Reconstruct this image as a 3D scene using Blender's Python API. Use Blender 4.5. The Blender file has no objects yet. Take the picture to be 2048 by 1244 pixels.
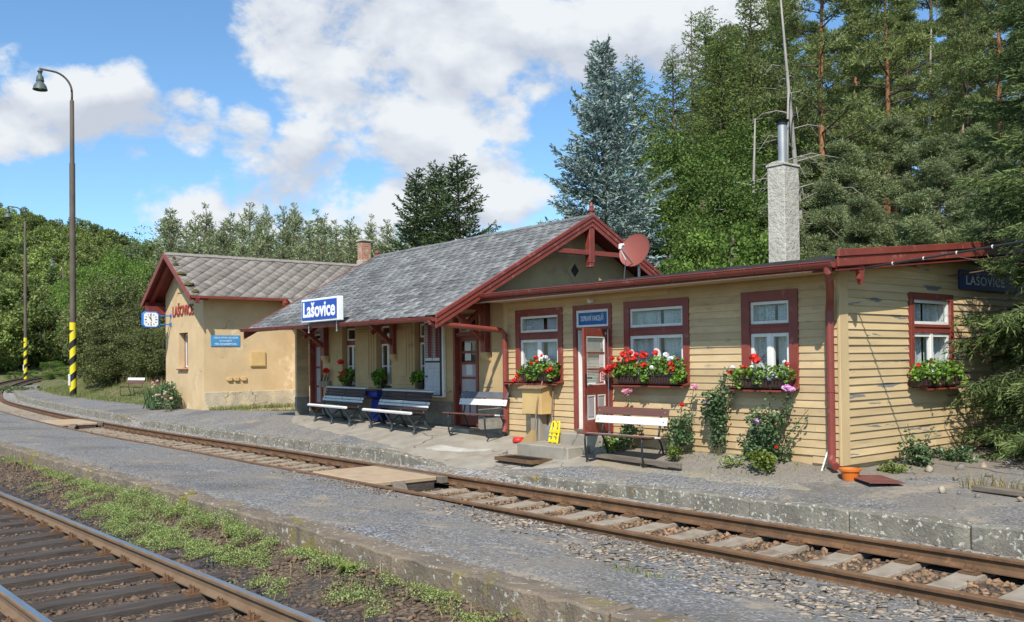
import bpy, bmesh, math, random
import numpy as np
from mathutils import Vector, Matrix, noise as mnoise

random.seed(7)
RNG = np.random.default_rng(7)
SC = bpy.context.scene
COL = SC.collection
PI = math.pi

# ------------------------------------------------------------------ camera
cam_d = bpy.data.cameras.new("camera")
cam = bpy.data.objects.new("camera", cam_d)
COL.objects.link(cam)
cam_d.sensor_width = 36.0
cam_d.lens = 32.168
cam_d.shift_y = 0.03328
cam_d.clip_start = 0.1
cam_d.clip_end = 5000
_r = Vector((0.62534, 0.780259, -0.012063)); _u = Vector((0.019951, -0.000532, 0.999801)); _f = Vector((-0.780097, 0.625456, 0.015899))
_m = Matrix((( _r.x, _u.x, -_f.x, 6.7668), (_r.y, _u.y, -_f.y, -11.0), (_r.z, _u.z, -_f.z, 1.865), (0, 0, 0, 1)))
cam.matrix_world = _m
SC.camera = cam

# ------------------------------------------------------------------ sun, sky, exposure
TOSUN = Vector((0.62, -0.72, 1.0)).normalized()
SUN_EL = math.asin(TOSUN.z)
SUN_AZ = math.atan2(TOSUN.x, TOSUN.y)
sl = bpy.data.lights.new("sun", 'SUN'); sl.energy = 5.0; sl.angle = math.radians(0.5); sl.color = (1.0, 0.955, 0.88)
so = bpy.data.objects.new("sun", sl); COL.objects.link(so)
so.rotation_euler = (-TOSUN).to_track_quat('-Z', 'Y').to_euler()
so.location = (20, -30, 40)
SC.view_settings.view_transform = 'Standard'
SC.view_settings.look = 'None'
SC.view_settings.exposure = 0.22
SC.view_settings.gamma = 1.0
SC.cycles.max_bounces = 6
SC.cycles.transparent_max_bounces = 12
SC.cycles.caustics_reflective = False
SC.cycles.caustics_refractive = False
SC.cycles.use_denoising = True

W = bpy.data.worlds.new("World"); SC.world = W; W.use_nodes = True
def build_world():
    nt = W.node_tree; N = nt.nodes; L = nt.links
    N.clear()
    out = N.new('ShaderNodeOutputWorld'); bg = N.new('ShaderNodeBackground')
    L.new(bg.outputs[0], out.inputs[0])
    STR = 0.075
    bg.inputs[1].default_value = STR
    sky = N.new('ShaderNodeTexSky'); sky.sky_type = 'NISHITA'; sky.sun_disc = False
    sky.sun_elevation = SUN_EL; sky.sun_rotation = SUN_AZ
    sky.air_density = 1.0; sky.dust_density = 0.4; sky.ozone_density = 2.0; sky.altitude = 300
    tint = N.new('ShaderNodeMixRGB'); tint.blend_type = 'MULTIPLY'; tint.inputs[0].default_value = 1.0
    tint.inputs[2].default_value = (1.42, 1.84, 2.06, 1)
    L.new(sky.outputs[0], tint.inputs[1])
    tc = N.new('ShaderNodeTexCoord')
    def vmath(op, a, b=None):
        n = N.new('ShaderNodeVectorMath'); n.operation = op
        for i, v in enumerate((a, b)):
            if v is None: continue
            if hasattr(v, 'links'): L.new(v, n.inputs[i])
            else: n.inputs[i].default_value = v
        return n
    def math_(op, a, b=None, clamp=False):
        n = N.new('ShaderNodeMath'); n.operation = op; n.use_clamp = clamp
        for i, v in enumerate((a, b)):
            if v is None: continue
            if hasattr(v, 'links'): L.new(v, n.inputs[i])
            else: n.inputs[i].default_value = v
        return n.outputs[0]
    def ramp(v, a, b, c=0.0, d=1.0, smooth=True):
        n = N.new('ShaderNodeMapRange'); n.interpolation_type = 'SMOOTHSTEP' if smooth else 'LINEAR'
        n.inputs[1].default_value = a; n.inputs[2].default_value = b; n.inputs[3].default_value = c; n.inputs[4].default_value = d
        L.new(v, n.inputs[0]); return n.outputs[0]
    d = vmath('NORMALIZE', tc.outputs['Generated']).outputs[0]
    # where the clouds stand: soft lobes of the sky dome (direction, angular radius in degrees, weight)
    lobes = [((-0.9577, 0.1773, 0.2265), 2.38, 0.92),
             ((-0.9465, 0.2227, 0.2335), 2.5, 0.98),
             ((-0.9314, 0.274, 0.2396), 2.44, 1.05),
             ((-0.9154, 0.3226, 0.2407), 2.32, 1.08),
             ((-0.8996, 0.3681, 0.2351), 1.88, 1.0),
             ((-0.9447, 0.1668, 0.2825), 1.06, 0.4),
             ((-0.9437, 0.1959, 0.2666), 1.25, 0.3),
             ((-0.9231, 0.2624, 0.2809), 1.25, 0.36),
             ((-0.8567, 0.393, 0.334), 3.44, 0.9),
             ((-0.8314, 0.4579, 0.3149), 4.7, 1.05),
             ((-0.7723, 0.5419, 0.3314), 6.26, 1.1),
             ((-0.6992, 0.6291, 0.3395), 6.26, 1.1),
             ((-0.6199, 0.7011, 0.3525), 5.64, 1.05),
             ((-0.838, 0.4728, 0.2725), 3.44, 0.95),
             ((-0.7899, 0.5533, 0.2644), 4.07, 1.05),
             ((-0.7568, 0.601, 0.2568), 2.5, 1.0),
             ((-0.8706, 0.4486, 0.2019), 3.44, 1.05),
             ((-0.825, 0.5251, 0.2087), 4.07, 1.1),
             ((-0.7796, 0.5974, 0.1882), 3.44, 1.0),
             ((-0.8963, 0.4096, 0.17), 3.76, 1.0),
             ((-0.9257, 0.3462, 0.1525), 3.13, 0.9),
             ((-0.9402, 0.3005, 0.1604), 2.19, 0.7),
             ((-0.8667, 0.4755, 0.151), 4.07, 1.0),
             ((-0.7627, 0.6249, 0.1669), 2.5, 1.0),
             ((-0.5754, 0.7402, 0.3479), 4.7, 0.95),
             ((-0.668, 0.6913, 0.2755), 3.44, 0.7),
             ((-0.8165, 0.5571, 0.1516), 3.44, 1.0), ((0.7, 0.5, 0.45), 14, 0.8)]
    tot = None
    for dv, rad, w in lobes:
        v = Vector(dv).normalized()
        dt = vmath('DOT_PRODUCT', d, tuple(v)).outputs['Value']
        m = ramp(dt, math.cos(math.radians(rad * 1.35)), math.cos(math.radians(rad * 0.2)), 0.0, w)
        tot = m if tot is None else math_('MAXIMUM', tot, m)
    sep = N.new('ShaderNodeSeparateXYZ'); L.new(d, sep.inputs[0])
    def cloud_noise(off, scale=7.0, detail=9.0, rough=.56):
        st = vmath('MULTIPLY', d, (1.0, 1.0, 1.55)).outputs[0]
        st = vmath('ADD', st, off).outputs[0]
        n = N.new('ShaderNodeTexNoise'); n.inputs['Scale'].default_value = scale; n.inputs['Detail'].default_value = detail
        n.inputs['Roughness'].default_value = rough; n.inputs['Distortion'].default_value = 0.15
        L.new(st, n.inputs['Vector']); return n.outputs[0]
    n0 = cloud_noise((0.3, 0.1, 0.0), 8.5, 12.0, .60); ns = cloud_noise((0.3, 0.1, 0.0), 8.5, 5.0, .52); n1 = cloud_noise((0.3 + .016, 0.1 - .012, 0.050), 8.5, 5.0, .52)
    dens = math_('ADD', tot, math_('MULTIPLY', math_('SUBTRACT', n0, .5), 3.4))
    alpha = ramp(dens, .46, 1.0)
    alpha = math_('MULTIPLY', alpha, ramp(sep.outputs[2], -.02, .05))
    big = cloud_noise((1.3, 2.1, .4), 3.2, 4.0)
    lit = math_('ADD', math_('MULTIPLY', math_('SUBTRACT', ns, n1), 4.6), .70)
    lit = math_('SUBTRACT', lit, ramp(math_('ADD', dens, math_('MULTIPLY', math_('SUBTRACT', big, .5), 2.2)), .95, 2.1, 0, .45))
    lit = math_('MINIMUM', math_('MAXIMUM', lit, 0.0), 1.0)
    cc = N.new('ShaderNodeMixRGB')
    k = 1.0 / STR
    cc.inputs[1].default_value = (.50 * k, .545 * k, .63 * k, 1); cc.inputs[2].default_value = (.74 * k, .775 * k, .81 * k, 1)
    L.new(lit, cc.inputs[0])
    mx = N.new('ShaderNodeMixRGB'); L.new(alpha, mx.inputs[0]); L.new(tint.outputs[0], mx.inputs[1]); L.new(cc.outputs[0], mx.inputs[2])
    L.new(mx.outputs[0], bg.inputs[0])
build_world()
# ------------------------------------------------------------------ helpers
def tag(o, label=None, cat=None, group=None, kind=None):
    if label: o['label'] = label
    if cat: o['category'] = cat
    if group: o['group'] = group
    if kind: o['kind'] = kind
    return o

def thing(name, label, cat, loc=(0, 0, 0), rz=0.0, group=None, kind=None):
    o = bpy.data.objects.new(name, None); COL.objects.link(o)
    o.empty_display_size = 0.2
    o.location = loc; o.rotation_euler = (0, 0, rz)
    return tag(o, label, cat, group, kind)

def root_of(o):
    while o.parent: o = o.parent
    return o

class MB:
    """collects simple solids in world (or thing-local) coordinates and links them as one mesh"""
    def __init__(s): s.v = []; s.f = []; s.t = []; s.m = []; s.tone = 1.0; s.mi = 0
    def add(s, vs, fs):
        b = len(s.v); s.v += [tuple(p) for p in vs]
        for f in fs: s.f.append([b + i for i in f]); s.t.append(s.tone); s.m.append(s.mi)
        return s
    def hexa(s, p):
        return s.add(p, [(0, 3, 2, 1), (4, 5, 6, 7), (0, 1, 5, 4), (1, 2, 6, 5), (2, 3, 7, 6), (3, 0, 4, 7)])
    def box(s, x0, x1, y0, y1, z0, z1):
        return s.hexa([(x0, y0, z0), (x1, y0, z0), (x1, y1, z0), (x0, y1, z0), (x0, y0, z1), (x1, y0, z1), (x1, y1, z1), (x0, y1, z1)])
    def fbox(s, F, u0, u1, d0, d1, z0, z1):
        P = lambda u, d, z: F.p(u, d, z)
        return s.hexa([P(u0, d0, z0), P(u1, d0, z0), P(u1, d1, z0), P(u0, d1, z0), P(u0, d0, z1), P(u1, d0, z1), P(u1, d1, z1), P(u0, d1, z1)])
    def bar(s, a, b, w, h, up=(0, 0, 1)):
        a = Vector(a); b = Vector(b); t = (b - a).normalized(); up = Vector(up)
        x = t.cross(up)
        if x.length < 1e-4: x = t.cross(Vector((1, 0, 0)))
        x.normalize(); y = x.cross(t)
        x *= w / 2; y *= h / 2
        return s.hexa([a - x - y, a + x - y, a + x + y, a - x + y, b - x - y, b + x - y, b + x + y, b - x + y])
    def tube(s, pts, r, n=8, caps=True):
        pts = [Vector(p) for p in pts]
        rs = r if isinstance(r, (list, tuple)) else [r] * len(pts)
        b = len(s.v); prev = None
        for i, p in enumerate(pts):
            t = (pts[min(i + 1, len(pts) - 1)] - pts[max(i - 1, 0)]).normalized()
            if prev is None:
                x = t.cross(Vector((0, 0, 1)))
                if x.length < .05: x = t.cross(Vector((1, 0, 0)))
            else: x = prev - t * prev.dot(t)
            x.normalize(); prev = x; y = t.cross(x)
            for k in range(n):
                a = 2 * PI * k / n
                s.v.append(tuple(p + (x * math.cos(a) + y * math.sin(a)) * rs[i]))
        for i in range(len(pts) - 1):
            for k in range(n):
                s.f.append([b + i * n + k, b + i * n + (k + 1) % n, b + (i + 1) * n + (k + 1) % n, b + (i + 1) * n + k]); s.t.append(s.tone); s.m.append(s.mi)
        if caps:
            s.f.append([b + k for k in range(n)][::-1]); s.t.append(s.tone); s.m.append(s.mi)
            e = b + (len(pts) - 1) * n
            s.f.append([e + k for k in range(n)]); s.t.append(s.tone); s.m.append(s.mi)
        return s
    def lathe(s, prof, c=(0, 0, 0), n=16, axis=None):
        """prof: (radius, height) pairs about z through c, or about axis (Matrix 3x3)"""
        b = len(s.v); c = Vector(c)
        for r, h in prof:
            for k in range(n):
                a = 2 * PI * k / n
                q = Vector((r * math.cos(a), r * math.sin(a), h))
                if axis is not None: q = axis @ q
                s.v.append(tuple(c + q))
        for i in range(len(prof) - 1):
            for k in range(n):
                s.f.append([b + i * n + k, b + i * n + (k + 1) % n, b + (i + 1) * n + (k + 1) % n, b + (i + 1) * n + k]); s.t.append(s.tone); s.m.append(s.mi)
        return s
    def prism(s, poly, ax, a0, a1):
        """poly of 2-d points swept along axis ax from a0 to a1; remaining two axes in order"""
        def P(q, a):
            if ax == 0: return (a, q[0], q[1])
            if ax == 1: return (q[0], a, q[1])
            return (q[0], q[1], a)
        n = len(poly)
        vs = [P(q, a0) for q in poly] + [P(q, a1) for q in poly]
        fs = [list(range(n))[::-1], list(range(n, 2 * n))] + [[i, (i + 1) % n, n + (i + 1) % n, n + i] for i in range(n)]
        return s.add(vs, fs)
    def build(s, name, mat, parent=None, smooth=False, bevel=0.0, local=False, kind=None, label=None, loc=None):
        me = bpy.data.meshes.new(name)
        off = Vector((0, 0, 0))
        if parent is not None and not local: off = Vector(root_of(parent).location)
        if loc is not None: off = Vector(loc)
        me.from_pydata([tuple(Vector(p) - off) for p in s.v], [], s.f)
        for m in (mat if isinstance(mat, (list, tuple)) else [mat]): me.materials.append(m)
        if isinstance(mat, (list, tuple)): me.polygons.foreach_set('material_index', s.m)
        at = me.attributes.new('tone', 'FLOAT', 'FACE'); at.data.foreach_set('value', s.t)
        bm = bmesh.new(); bm.from_mesh(me); bmesh.ops.recalc_face_normals(bm, faces=bm.faces)
        if bevel > 0:
            es = [e for e in bm.edges if len(e.link_faces) == 2 and e.calc_face_angle(0) > .5]
            bmesh.ops.bevel(bm, geom=es, offset=bevel, segments=1, affect='EDGES', profile=.5, clamp_overlap=True)
        bm.to_mesh(me); bm.free()
        if smooth: me.polygons.foreach_set('use_smooth', [True] * len(me.polygons))
        o = bpy.data.objects.new(name, me); COL.objects.link(o)
        if parent is not None: o.parent = parent
        if loc is not None: o.location = loc
        if kind: o['kind'] = kind
        if label: o['label'] = label
        return o

class Frame:
    """wall frame: u along the wall, d outward, z up"""
    def __init__(s, O, u, n): s.O = Vector(O); s.u = Vector(u); s.n = Vector(n)
    def p(s, u, d, z): return s.O + s.u * u + s.n * d + Vector((0, 0, z))

def np_mesh(name, V, F, mat, parent=None, tone=None, smooth=False, kind=None, loc=None):
    """V (n,3), F (m,k) with one k, fast"""
    me = bpy.data.meshes.new(name)
    V = np.asarray(V, np.float32); F = np.asarray(F, np.int32)
    m, k = F.shape
    me.vertices.add(len(V)); me.vertices.foreach_set('co', V.ravel())
    me.loops.add(m * k); me.loops.foreach_set('vertex_index', F.ravel())
    me.polygons.add(m)
    me.polygons.foreach_set('loop_start', np.arange(m, dtype=np.int32) * k)
    me.polygons.foreach_set('loop_total', np.full(m, k, np.int32))
    if smooth: me.polygons.foreach_set('use_smooth', np.ones(m, bool))
    me.update(calc_edges=True); me.validate()
    at = me.attributes.new('tone', 'FLOAT', 'FACE')
    at.data.foreach_set('value', np.ones(m, np.float32) if tone is None else np.asarray(tone, np.float32))
    for q in (mat if isinstance(mat, (list, tuple)) else [mat]): me.materials.append(q)
    o = bpy.data.objects.new(name, me); COL.objects.link(o)
    if parent is not None: o.parent = parent
    if loc is not None: o.location = loc
    if kind: o['kind'] = kind
    return o

def scatter(tv, tf, P, R, S):
    """template (tv,tf) at positions P (n,3), rotations R (n,3,3), scales S (n,) or (n,3)"""
    tv = np.asarray(tv, float); tf = np.asarray(tf, int)
    P = np.asarray(P, float); n = len(P)
    S = np.asarray(S, float)
    if S.ndim == 1: S = np.repeat(S[:, None], 3, 1)
    V = np.einsum('nij,nkj->nki', R, tv[None] * S[:, None, :]) + P[:, None, :]
    F = tf[None] + (np.arange(n) * len(tv))[:, None, None]
    return V.reshape(-1, 3), F.reshape(-1, tf.shape[1])

def rot_from_dir(D, roll):
    """matrices whose local x is D, with roll about it"""
    D = np.asarray(D, float); D = D / np.maximum(np.linalg.norm(D, axis=1, keepdims=True), 1e-9)
    up = np.tile(np.array([0, 0, 1.]), (len(D), 1)); bad = np.abs(D[:, 2]) > .97; up[bad] = (1, 0, 0)
    Y = np.cross(up, D); Y /= np.linalg.norm(Y, axis=1, keepdims=True); Z = np.cross(D, Y)
    c = np.cos(roll)[:, None]; s = np.sin(roll)[:, None]
    return np.stack([D, Y * c + Z * s, Z * c - Y * s], axis=2)

def rand_rot(n, rng=RNG):
    q = rng.normal(size=(n, 4)); q /= np.linalg.norm(q, axis=1, keepdims=True)
    w, x, y, z = q.T
    return np.stack([np.stack([1 - 2 * (y * y + z * z), 2 * (x * y - z * w), 2 * (x * z + y * w)], 1),
                     np.stack([2 * (x * y + z * w), 1 - 2 * (x * x + z * z), 2 * (y * z - x * w)], 1),
                     np.stack([2 * (x * z - y * w), 2 * (y * z + x * w), 1 - 2 * (x * x + y * y)], 1)], 1)

def copy_thing(o, loc, rz=None, scale=None, label=None):
    c = o.copy(); COL.objects.link(c); c.location = loc
    if rz is not None: c.rotation_euler = (0, 0, rz)
    if scale is not None: c.scale = (scale,) * 3 if not isinstance(scale, (tuple, list)) else scale
    if label: c['label'] = label
    for ch in list(o.children):
        k = ch.copy(); COL.objects.link(k); k.parent = c
        for g in list(ch.children):
            q = g.copy(); COL.objects.link(q); q.parent = k
    return c

def interp(x, tab):
    return float(np.interp(x, [t[0] for t in tab], [t[1] for t in tab]))

# ------------------------------------------------------------------ materials
def mk(name, c1, c2=None, scale=4.0, detail=5.0, rough=.75, bump=0.0, bscale=40.0, coord='Object', tone=False, metal=0.0,
       lo=.35, hi=.65, stretch=(1, 1, 1), c3=None, s3=20.0, t3=(.6, .66), spec=.35, transl=0.0, bdist=.01, c4=None, s4=3.0, t4=(.58, .62), randobj=0.0):
    m = bpy.data.materials.new(name); m.use_nodes = True
    nt = m.node_tree; N = nt.nodes; L = nt.links
    bs = N['Principled BSDF']; out = N['Material Output']
    bs.inputs['Roughness'].default_value = rough; bs.inputs['Metallic'].default_value = metal
    if 'Specular IOR Level' in bs.inputs: bs.inputs['Specular IOR Level'].default_value = spec
    if coord == 'World':
        g = N.new('ShaderNodeNewGeometry'); vec = g.outputs['Position']
    else:
        g = N.new('ShaderNodeTexCoord'); vec = g.outputs[coord]
    if tuple(stretch) != (1, 1, 1):
        q = N.new('ShaderNodeVectorMath'); q.operation = 'MULTIPLY'; q.inputs[1].default_value = stretch
        L.new(vec, q.inputs[0]); vec = q.outputs[0]
    def nz(sc, det=detail, ro=.6):
        n = N.new('ShaderNodeTexNoise'); n.inputs['Scale'].default_value = sc; n.inputs['Detail'].default_value = det; n.inputs['Roughness'].default_value = ro
        L.new(vec, n.inputs['Vector']); return n.outputs[0]
    def rg(v, a, b):
        n = N.new('ShaderNodeMapRange'); n.inputs[1].default_value = a; n.inputs[2].default_value = b; L.new(v, n.inputs[0]); return n.outputs[0]
    def mix(f, a, b, mode='MIX'):
        n = N.new('ShaderNodeMixRGB'); n.blend_type = mode
        for i, v in enumerate((f, a, b)):
            if hasattr(v, 'links'): L.new(v, n.inputs[i])
            elif i == 0: n.inputs[0].default_value = v
            else: n.inputs[i].default_value = (*v, 1)
        return n.outputs[0]
    col = None
    if c2 is not None: col = mix(rg(nz(scale), lo, hi), c1, c2)
    else:
        rgb = N.new('ShaderNodeRGB'); rgb.outputs[0].default_value = (*c1, 1); col = rgb.outputs[0]
    if c4 is not None: col = mix(rg(nz(s4, 6, .65), *t4), col, c4)
    if c3 is not None: col = mix(rg(nz(s3, 4, .6), *t3), col, c3)
    if tone:
        a = N.new('ShaderNodeAttribute'); a.attribute_name = 'tone'; a.attribute_type = 'GEOMETRY'
        cmb = N.new('ShaderNodeCombineXYZ')
        for i in range(3): L.new(a.outputs['Fac'], cmb.inputs[i])
        col = mix(1.0, col, cmb.outputs[0], 'MULTIPLY')
    if randobj:
        oi = N.new('ShaderNodeObjectInfo')
        r = N.new('ShaderNodeMapRange'); r.inputs[3].default_value = 1 - randobj; r.inputs[4].default_value = 1 + randobj; L.new(oi.outputs['Random'], r.inputs[0])
        cmb = N.new('ShaderNodeCombineXYZ')
        for i in range(3): L.new(r.outputs[0], cmb.inputs[i])
        col = mix(1.0, col, cmb.outputs[0], 'MULTIPLY')
    L.new(col, bs.inputs['Base Color'])
    if bump > 0:
        b = N.new('ShaderNodeBump'); b.inputs['Strength'].default_value = bump; b.inputs['Distance'].default_value = bdist
        L.new(nz(bscale, 6, .65), b.inputs['Height']); L.new(b.outputs[0], bs.inputs['Normal'])
    if transl > 0:
        t = N.new('ShaderNodeBsdfTranslucent'); L.new(col, t.inputs[0])
        ms = N.new('ShaderNodeMixShader'); ms.inputs[0].default_value = transl
        L.new(bs.outputs[0], ms.inputs[1]); L.new(t.outputs[0], ms.inputs[2]); L.new(ms.outputs[0], out.inputs[0])
    return m

def gravel(name, cols, cell=55.0, patch=None, bump=.5, big=None, patch_scale=1.2, patch_t=(.58, .66), bdist=.012, stain=None):
    """fine stone speckle: voronoi cells with random colours, plus worn patches"""
    m = bpy.data.materials.new(name); m.use_nodes = True
    nt = m.node_tree; N = nt.nodes; L = nt.links; bs = N['Principled BSDF']; bs.inputs['Roughness'].default_value = .9
    bs.inputs['Specular IOR Level'].default_value = .2
    g = N.new('ShaderNodeNewGeometry'); vec = g.outputs['Position']
    v = N.new('ShaderNodeTexVoronoi'); v.inputs['Scale'].default_value = cell; L.new(vec, v.inputs['Vector'])
    sp = N.new('ShaderNodeSeparateColor'); L.new(v.outputs['Color'], sp.inputs[0])
    cr = N.new('ShaderNodeValToRGB'); L.new(sp.outputs[0], cr.inputs[0])
    el = cr.color_ramp.elements; el[0].color = (*cols[0], 1); el[0].position = 0; el[1].color = (*cols[-1], 1); el[1].position = 1
    for i, c in enumerate(cols[1:-1]): e = el.new((i + 1) / (len(cols) - 1)); e.color = (*c, 1)
    col = cr.outputs[0]
    def nz(sc, det=6, ro=.62):
        n = N.new('ShaderNodeTexNoise'); n.inputs['Scale'].default_value = sc; n.inputs['Detail'].default_value = det; n.inputs['Roughness'].default_value = ro
        L.new(vec, n.inputs['Vector']); return n.outputs[0]
    def rg(x, a, b):
        n = N.new('ShaderNodeMapRange'); n.inputs[1].default_value = a; n.inputs[2].default_value = b; L.new(x, n.inputs[0]); return n.outputs[0]
    def mix(f, a, b, mode='MIX'):
        n = N.new('ShaderNodeMixRGB'); n.blend_type = mode
        for i, q in enumerate((f, a, b)):
            if hasattr(q, 'links'): L.new(q, n.inputs[i])
            elif i == 0: n.inputs[0].default_value = q
            else: n.inputs[i].default_value = (*q, 1)
        return n.outputs[0]
    if big is not None: col = mix(rg(nz(.7), .38, .62), col, mix(.75, col, big))
    if stain is not None: col = mix(rg(nz(.42, 5, .55), .53, .66), col, mix(.45, col, stain))
    if patch is not None: col = mix(rg(nz(patch_scale, 8, .7), *patch_t), col, mix(.7, col, patch))
    L.new(col, bs.inputs['Base Color'])
    b = N.new('ShaderNodeBump'); b.inputs['Strength'].default_value = bump; b.inputs['Distance'].default_value = bdist
    mm = N.new('ShaderNodeMath'); mm.operation = 'ADD'; L.new(v.outputs['Distance'], mm.inputs[0]); L.new(nz(9.0), mm.inputs[1])
    L.new(mm.outputs[0], b.inputs['Height']); L.new(b.outputs[0], bs.inputs['Normal'])
    return m

def glass_mat(name, tint=(.9, .95, .95), refl=1.0):
    m = bpy.data.materials.new(name); m.use_nodes = True
    nt = m.node_tree; N = nt.nodes; L = nt.links; N.remove(N['Principled BSDF']); out = N['Material Output']
    tr = N.new('ShaderNodeBsdfTransparent'); tr.inputs[0].default_value = (*tint, 1)
    gl = N.new('ShaderNodeBsdfGlossy'); gl.inputs['Roughness'].default_value = .02
    fr = N.new('ShaderNodeLayerWeight'); fr.inputs[0].default_value = .5
    pw = N.new('ShaderNodeMath'); pw.operation = 'POWER'; pw.inputs[1].default_value = 4.0; L.new(fr.outputs['Facing'], pw.inputs[0])
    ad = N.new('ShaderNodeMath'); ad.operation = 'MULTIPLY_ADD'; ad.inputs[1].default_value = .85; ad.inputs[2].default_value = .07 * refl; ad.use_clamp = True
    L.new(pw.outputs[0], ad.inputs[0])
    mx = N.new('ShaderNodeMixShader'); L.new(ad.outputs[0], mx.inputs[0]); L.new(tr.outputs[0], mx.inputs[1]); L.new(gl.outputs[0], mx.inputs[2])
    L.new(mx.outputs[0], out.inputs[0]); return m

def lace_mat(name):
    m = bpy.data.materials.new(name); m.use_nodes = True
    nt = m.node_tree; N = nt.nodes; L = nt.links; out = N['Material Output']; bs = N['Principled BSDF']
    bs.inputs['Base Color'].default_value = (.72, .74, .76, 1); bs.inputs['Roughness'].default_value = .9
    g = N.new('ShaderNodeNewGeometry')
    w = N.new('ShaderNodeTexVoronoi'); w.inputs['Scale'].default_value = 45; L.new(g.outputs['Position'], w.inputs['Vector'])
    n2 = N.new('ShaderNodeTexNoise'); n2.inputs['Scale'].default_value = 1.0
    vm = N.new('ShaderNodeVectorMath'); vm.operation = 'MULTIPLY'; vm.inputs[1].default_value = (7, 7, .25); L.new(g.outputs['Position'], vm.inputs[0]); L.new(vm.outputs[0], n2.inputs['Vector'])
    r = N.new('ShaderNodeMapRange'); r.inputs[1].default_value = .25; r.inputs[2].default_value = .6; r.inputs[3].default_value = .25; r.inputs[4].default_value = .8
    a = N.new('ShaderNodeMath'); a.operation = 'ADD'; L.new(w.outputs['Distance'], a.inputs[0]); L.new(n2.outputs[0], a.inputs[1])
    s = N.new('ShaderNodeMath'); s.operation = 'SUBTRACT'; s.inputs[1].default_value = .3; L.new(a.outputs[0], s.inputs[0]); L.new(s.outputs[0], r.inputs[0])
    tr = N.new('ShaderNodeBsdfTransparent'); mx = N.new('ShaderNodeMixShader')
    L.new(r.outputs[0], mx.inputs[0]); L.new(tr.outputs[0], mx.inputs[1]); L.new(bs.outputs[0], mx.inputs[2]); L.new(mx.outputs[0], out.inputs[0])
    return m

M = {}
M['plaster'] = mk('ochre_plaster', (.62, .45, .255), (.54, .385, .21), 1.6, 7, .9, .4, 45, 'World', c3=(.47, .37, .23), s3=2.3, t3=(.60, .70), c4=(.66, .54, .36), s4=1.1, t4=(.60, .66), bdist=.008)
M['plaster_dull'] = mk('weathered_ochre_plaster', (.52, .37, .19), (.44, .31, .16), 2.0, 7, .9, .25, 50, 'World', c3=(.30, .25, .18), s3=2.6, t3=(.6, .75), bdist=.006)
M['plinth'] = mk('flaking_plinth_render', (.55, .46, .33), (.42, .35, .25), 3.0, 8, .95, .8, 14, 'World', c3=(.62, .50, .31), s3=1.6, t3=(.5, .6), bdist=.03)
M['plinth_grey'] = mk('grey_plinth_render', (.30, .27, .22), (.21, .185, .15), 4.0, 8, .95, .8, 16, 'World', bdist=.03)
M['siding'] = mk('yellow_clapboard_paint', (.60, .44, .245), (.51, .36, .19), 2.2, 7, .7, .35, 90, 'World', tone=True, stretch=(1, 1, 3.0), c3=(.36, .285, .18), s3=3.4, t3=(.58, .72), c4=(.64, .50, .30), s4=1.3, t4=(.6, .7), bdist=.004)
M['siding_peel'] = mk('peeling_clapboard_paint', (.63, .46, .25), (.53, .38, .195), 2.2, 7, .72, .35, 90, 'World', tone=True, stretch=(1, .42, 3.8), c3=(.205, .19, .175), s3=1.7, t3=(.615, .625), c4=(.42, .34, .23), s4=3.6, t4=(.58, .7), bdist=.003)
M['trim_yellow'] = mk('yellow_board_paint', (.60, .44, .23), (.52, .37, .19), 4, 5, .6, .2, 60, 'World', stretch=(1, 1, .3), bdist=.003)
M['red'] = mk('oxide_red_paint', (.245, .055, .038), (.19, .042, .030), 3.0, 5, .42, .12, 70, 'World', c3=(.34, .13, .10), s3=7, t3=(.60, .72), bdist=.004, spec=.4)
M['red_dark'] = mk('oxide_red_boards', (.20, .035, .026), (.14, .027, .02), 4.0, 5, .6, .2, 40, 'World', stretch=(1, 1, 1), bdist=.004)
M['red_metal'] = mk('red_painted_sheet_metal', (.245, .055, .040), (.20, .045, .034), 2.0, 4, .4, .05, 30, 'World', c3=(.36, .15, .12), s3=6, t3=(.60, .75), spec=.4)
M['white'] = mk('white_paint', (.78, .77, .72), (.70, .68, .62), 6, 4, .5, .06, 60, 'World', bdist=.002)
M['white_worn'] = mk('worn_white_paint', (.78, .77, .74), (.66, .64, .6), 9, 6, .6, .2, 80, 'Object', bdist=.003)
M['glass'] = glass_mat('window_glass')
M['glass_dark'] = glass_mat('dark_window_glass', (.8, .82, .82), 1.3)
M['lace'] = lace_mat('lace_curtain')
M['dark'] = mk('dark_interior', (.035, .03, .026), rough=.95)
M['slate'] = mk('weathered_slate', (.20, .20, .193), (.14, .14, .137), 6, 6, .85, .6, 45, 'World', tone=True, c3=(.40, .40, .375), s3=24, t3=(.58, .68), bdist=.008)
M['eternit'] = mk('weathered_diamond_tile', (.27, .235, .20), (.195, .17, .145), 5, 7, .9, .4, 60, 'World', tone=True, c3=(.42, .395, .35), s3=30, t3=(.58, .68), bdist=.005)
M['moss'] = mk('roof_moss', (.115, .10, .02), (.07, .05, .015), 20, 5, .95, .8, 60, 'World')
M['felt'] = mk('black_roofing_felt', (.04, .04, .042), (.07, .07, .07), 3, 6, .85, .4, 40, 'World')
M['brick'] = None
M['cement'] = mk('grey_rough_render', (.55, .515, .44), (.43, .40, .335), 5, 8, .95, 1.0, 14, 'World', bdist=.04)
M['steel'] = mk('galvanised_steel', (.50, .49, .47), (.40, .39, .38), 3, 4, .45, 0, metal=.65)
M['dark_steel'] = mk('sooty_steel', (.03, .03, .03), rough=.6, metal=.5)
M['concrete'] = mk('pale_concrete', (.335, .30, .24), (.25, .22, .175), 2.4, 8, .92, .35, 60, 'World', c3=(.24, .20, .15), s3=1.4, t3=(.58, .72), bdist=.006)
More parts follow.
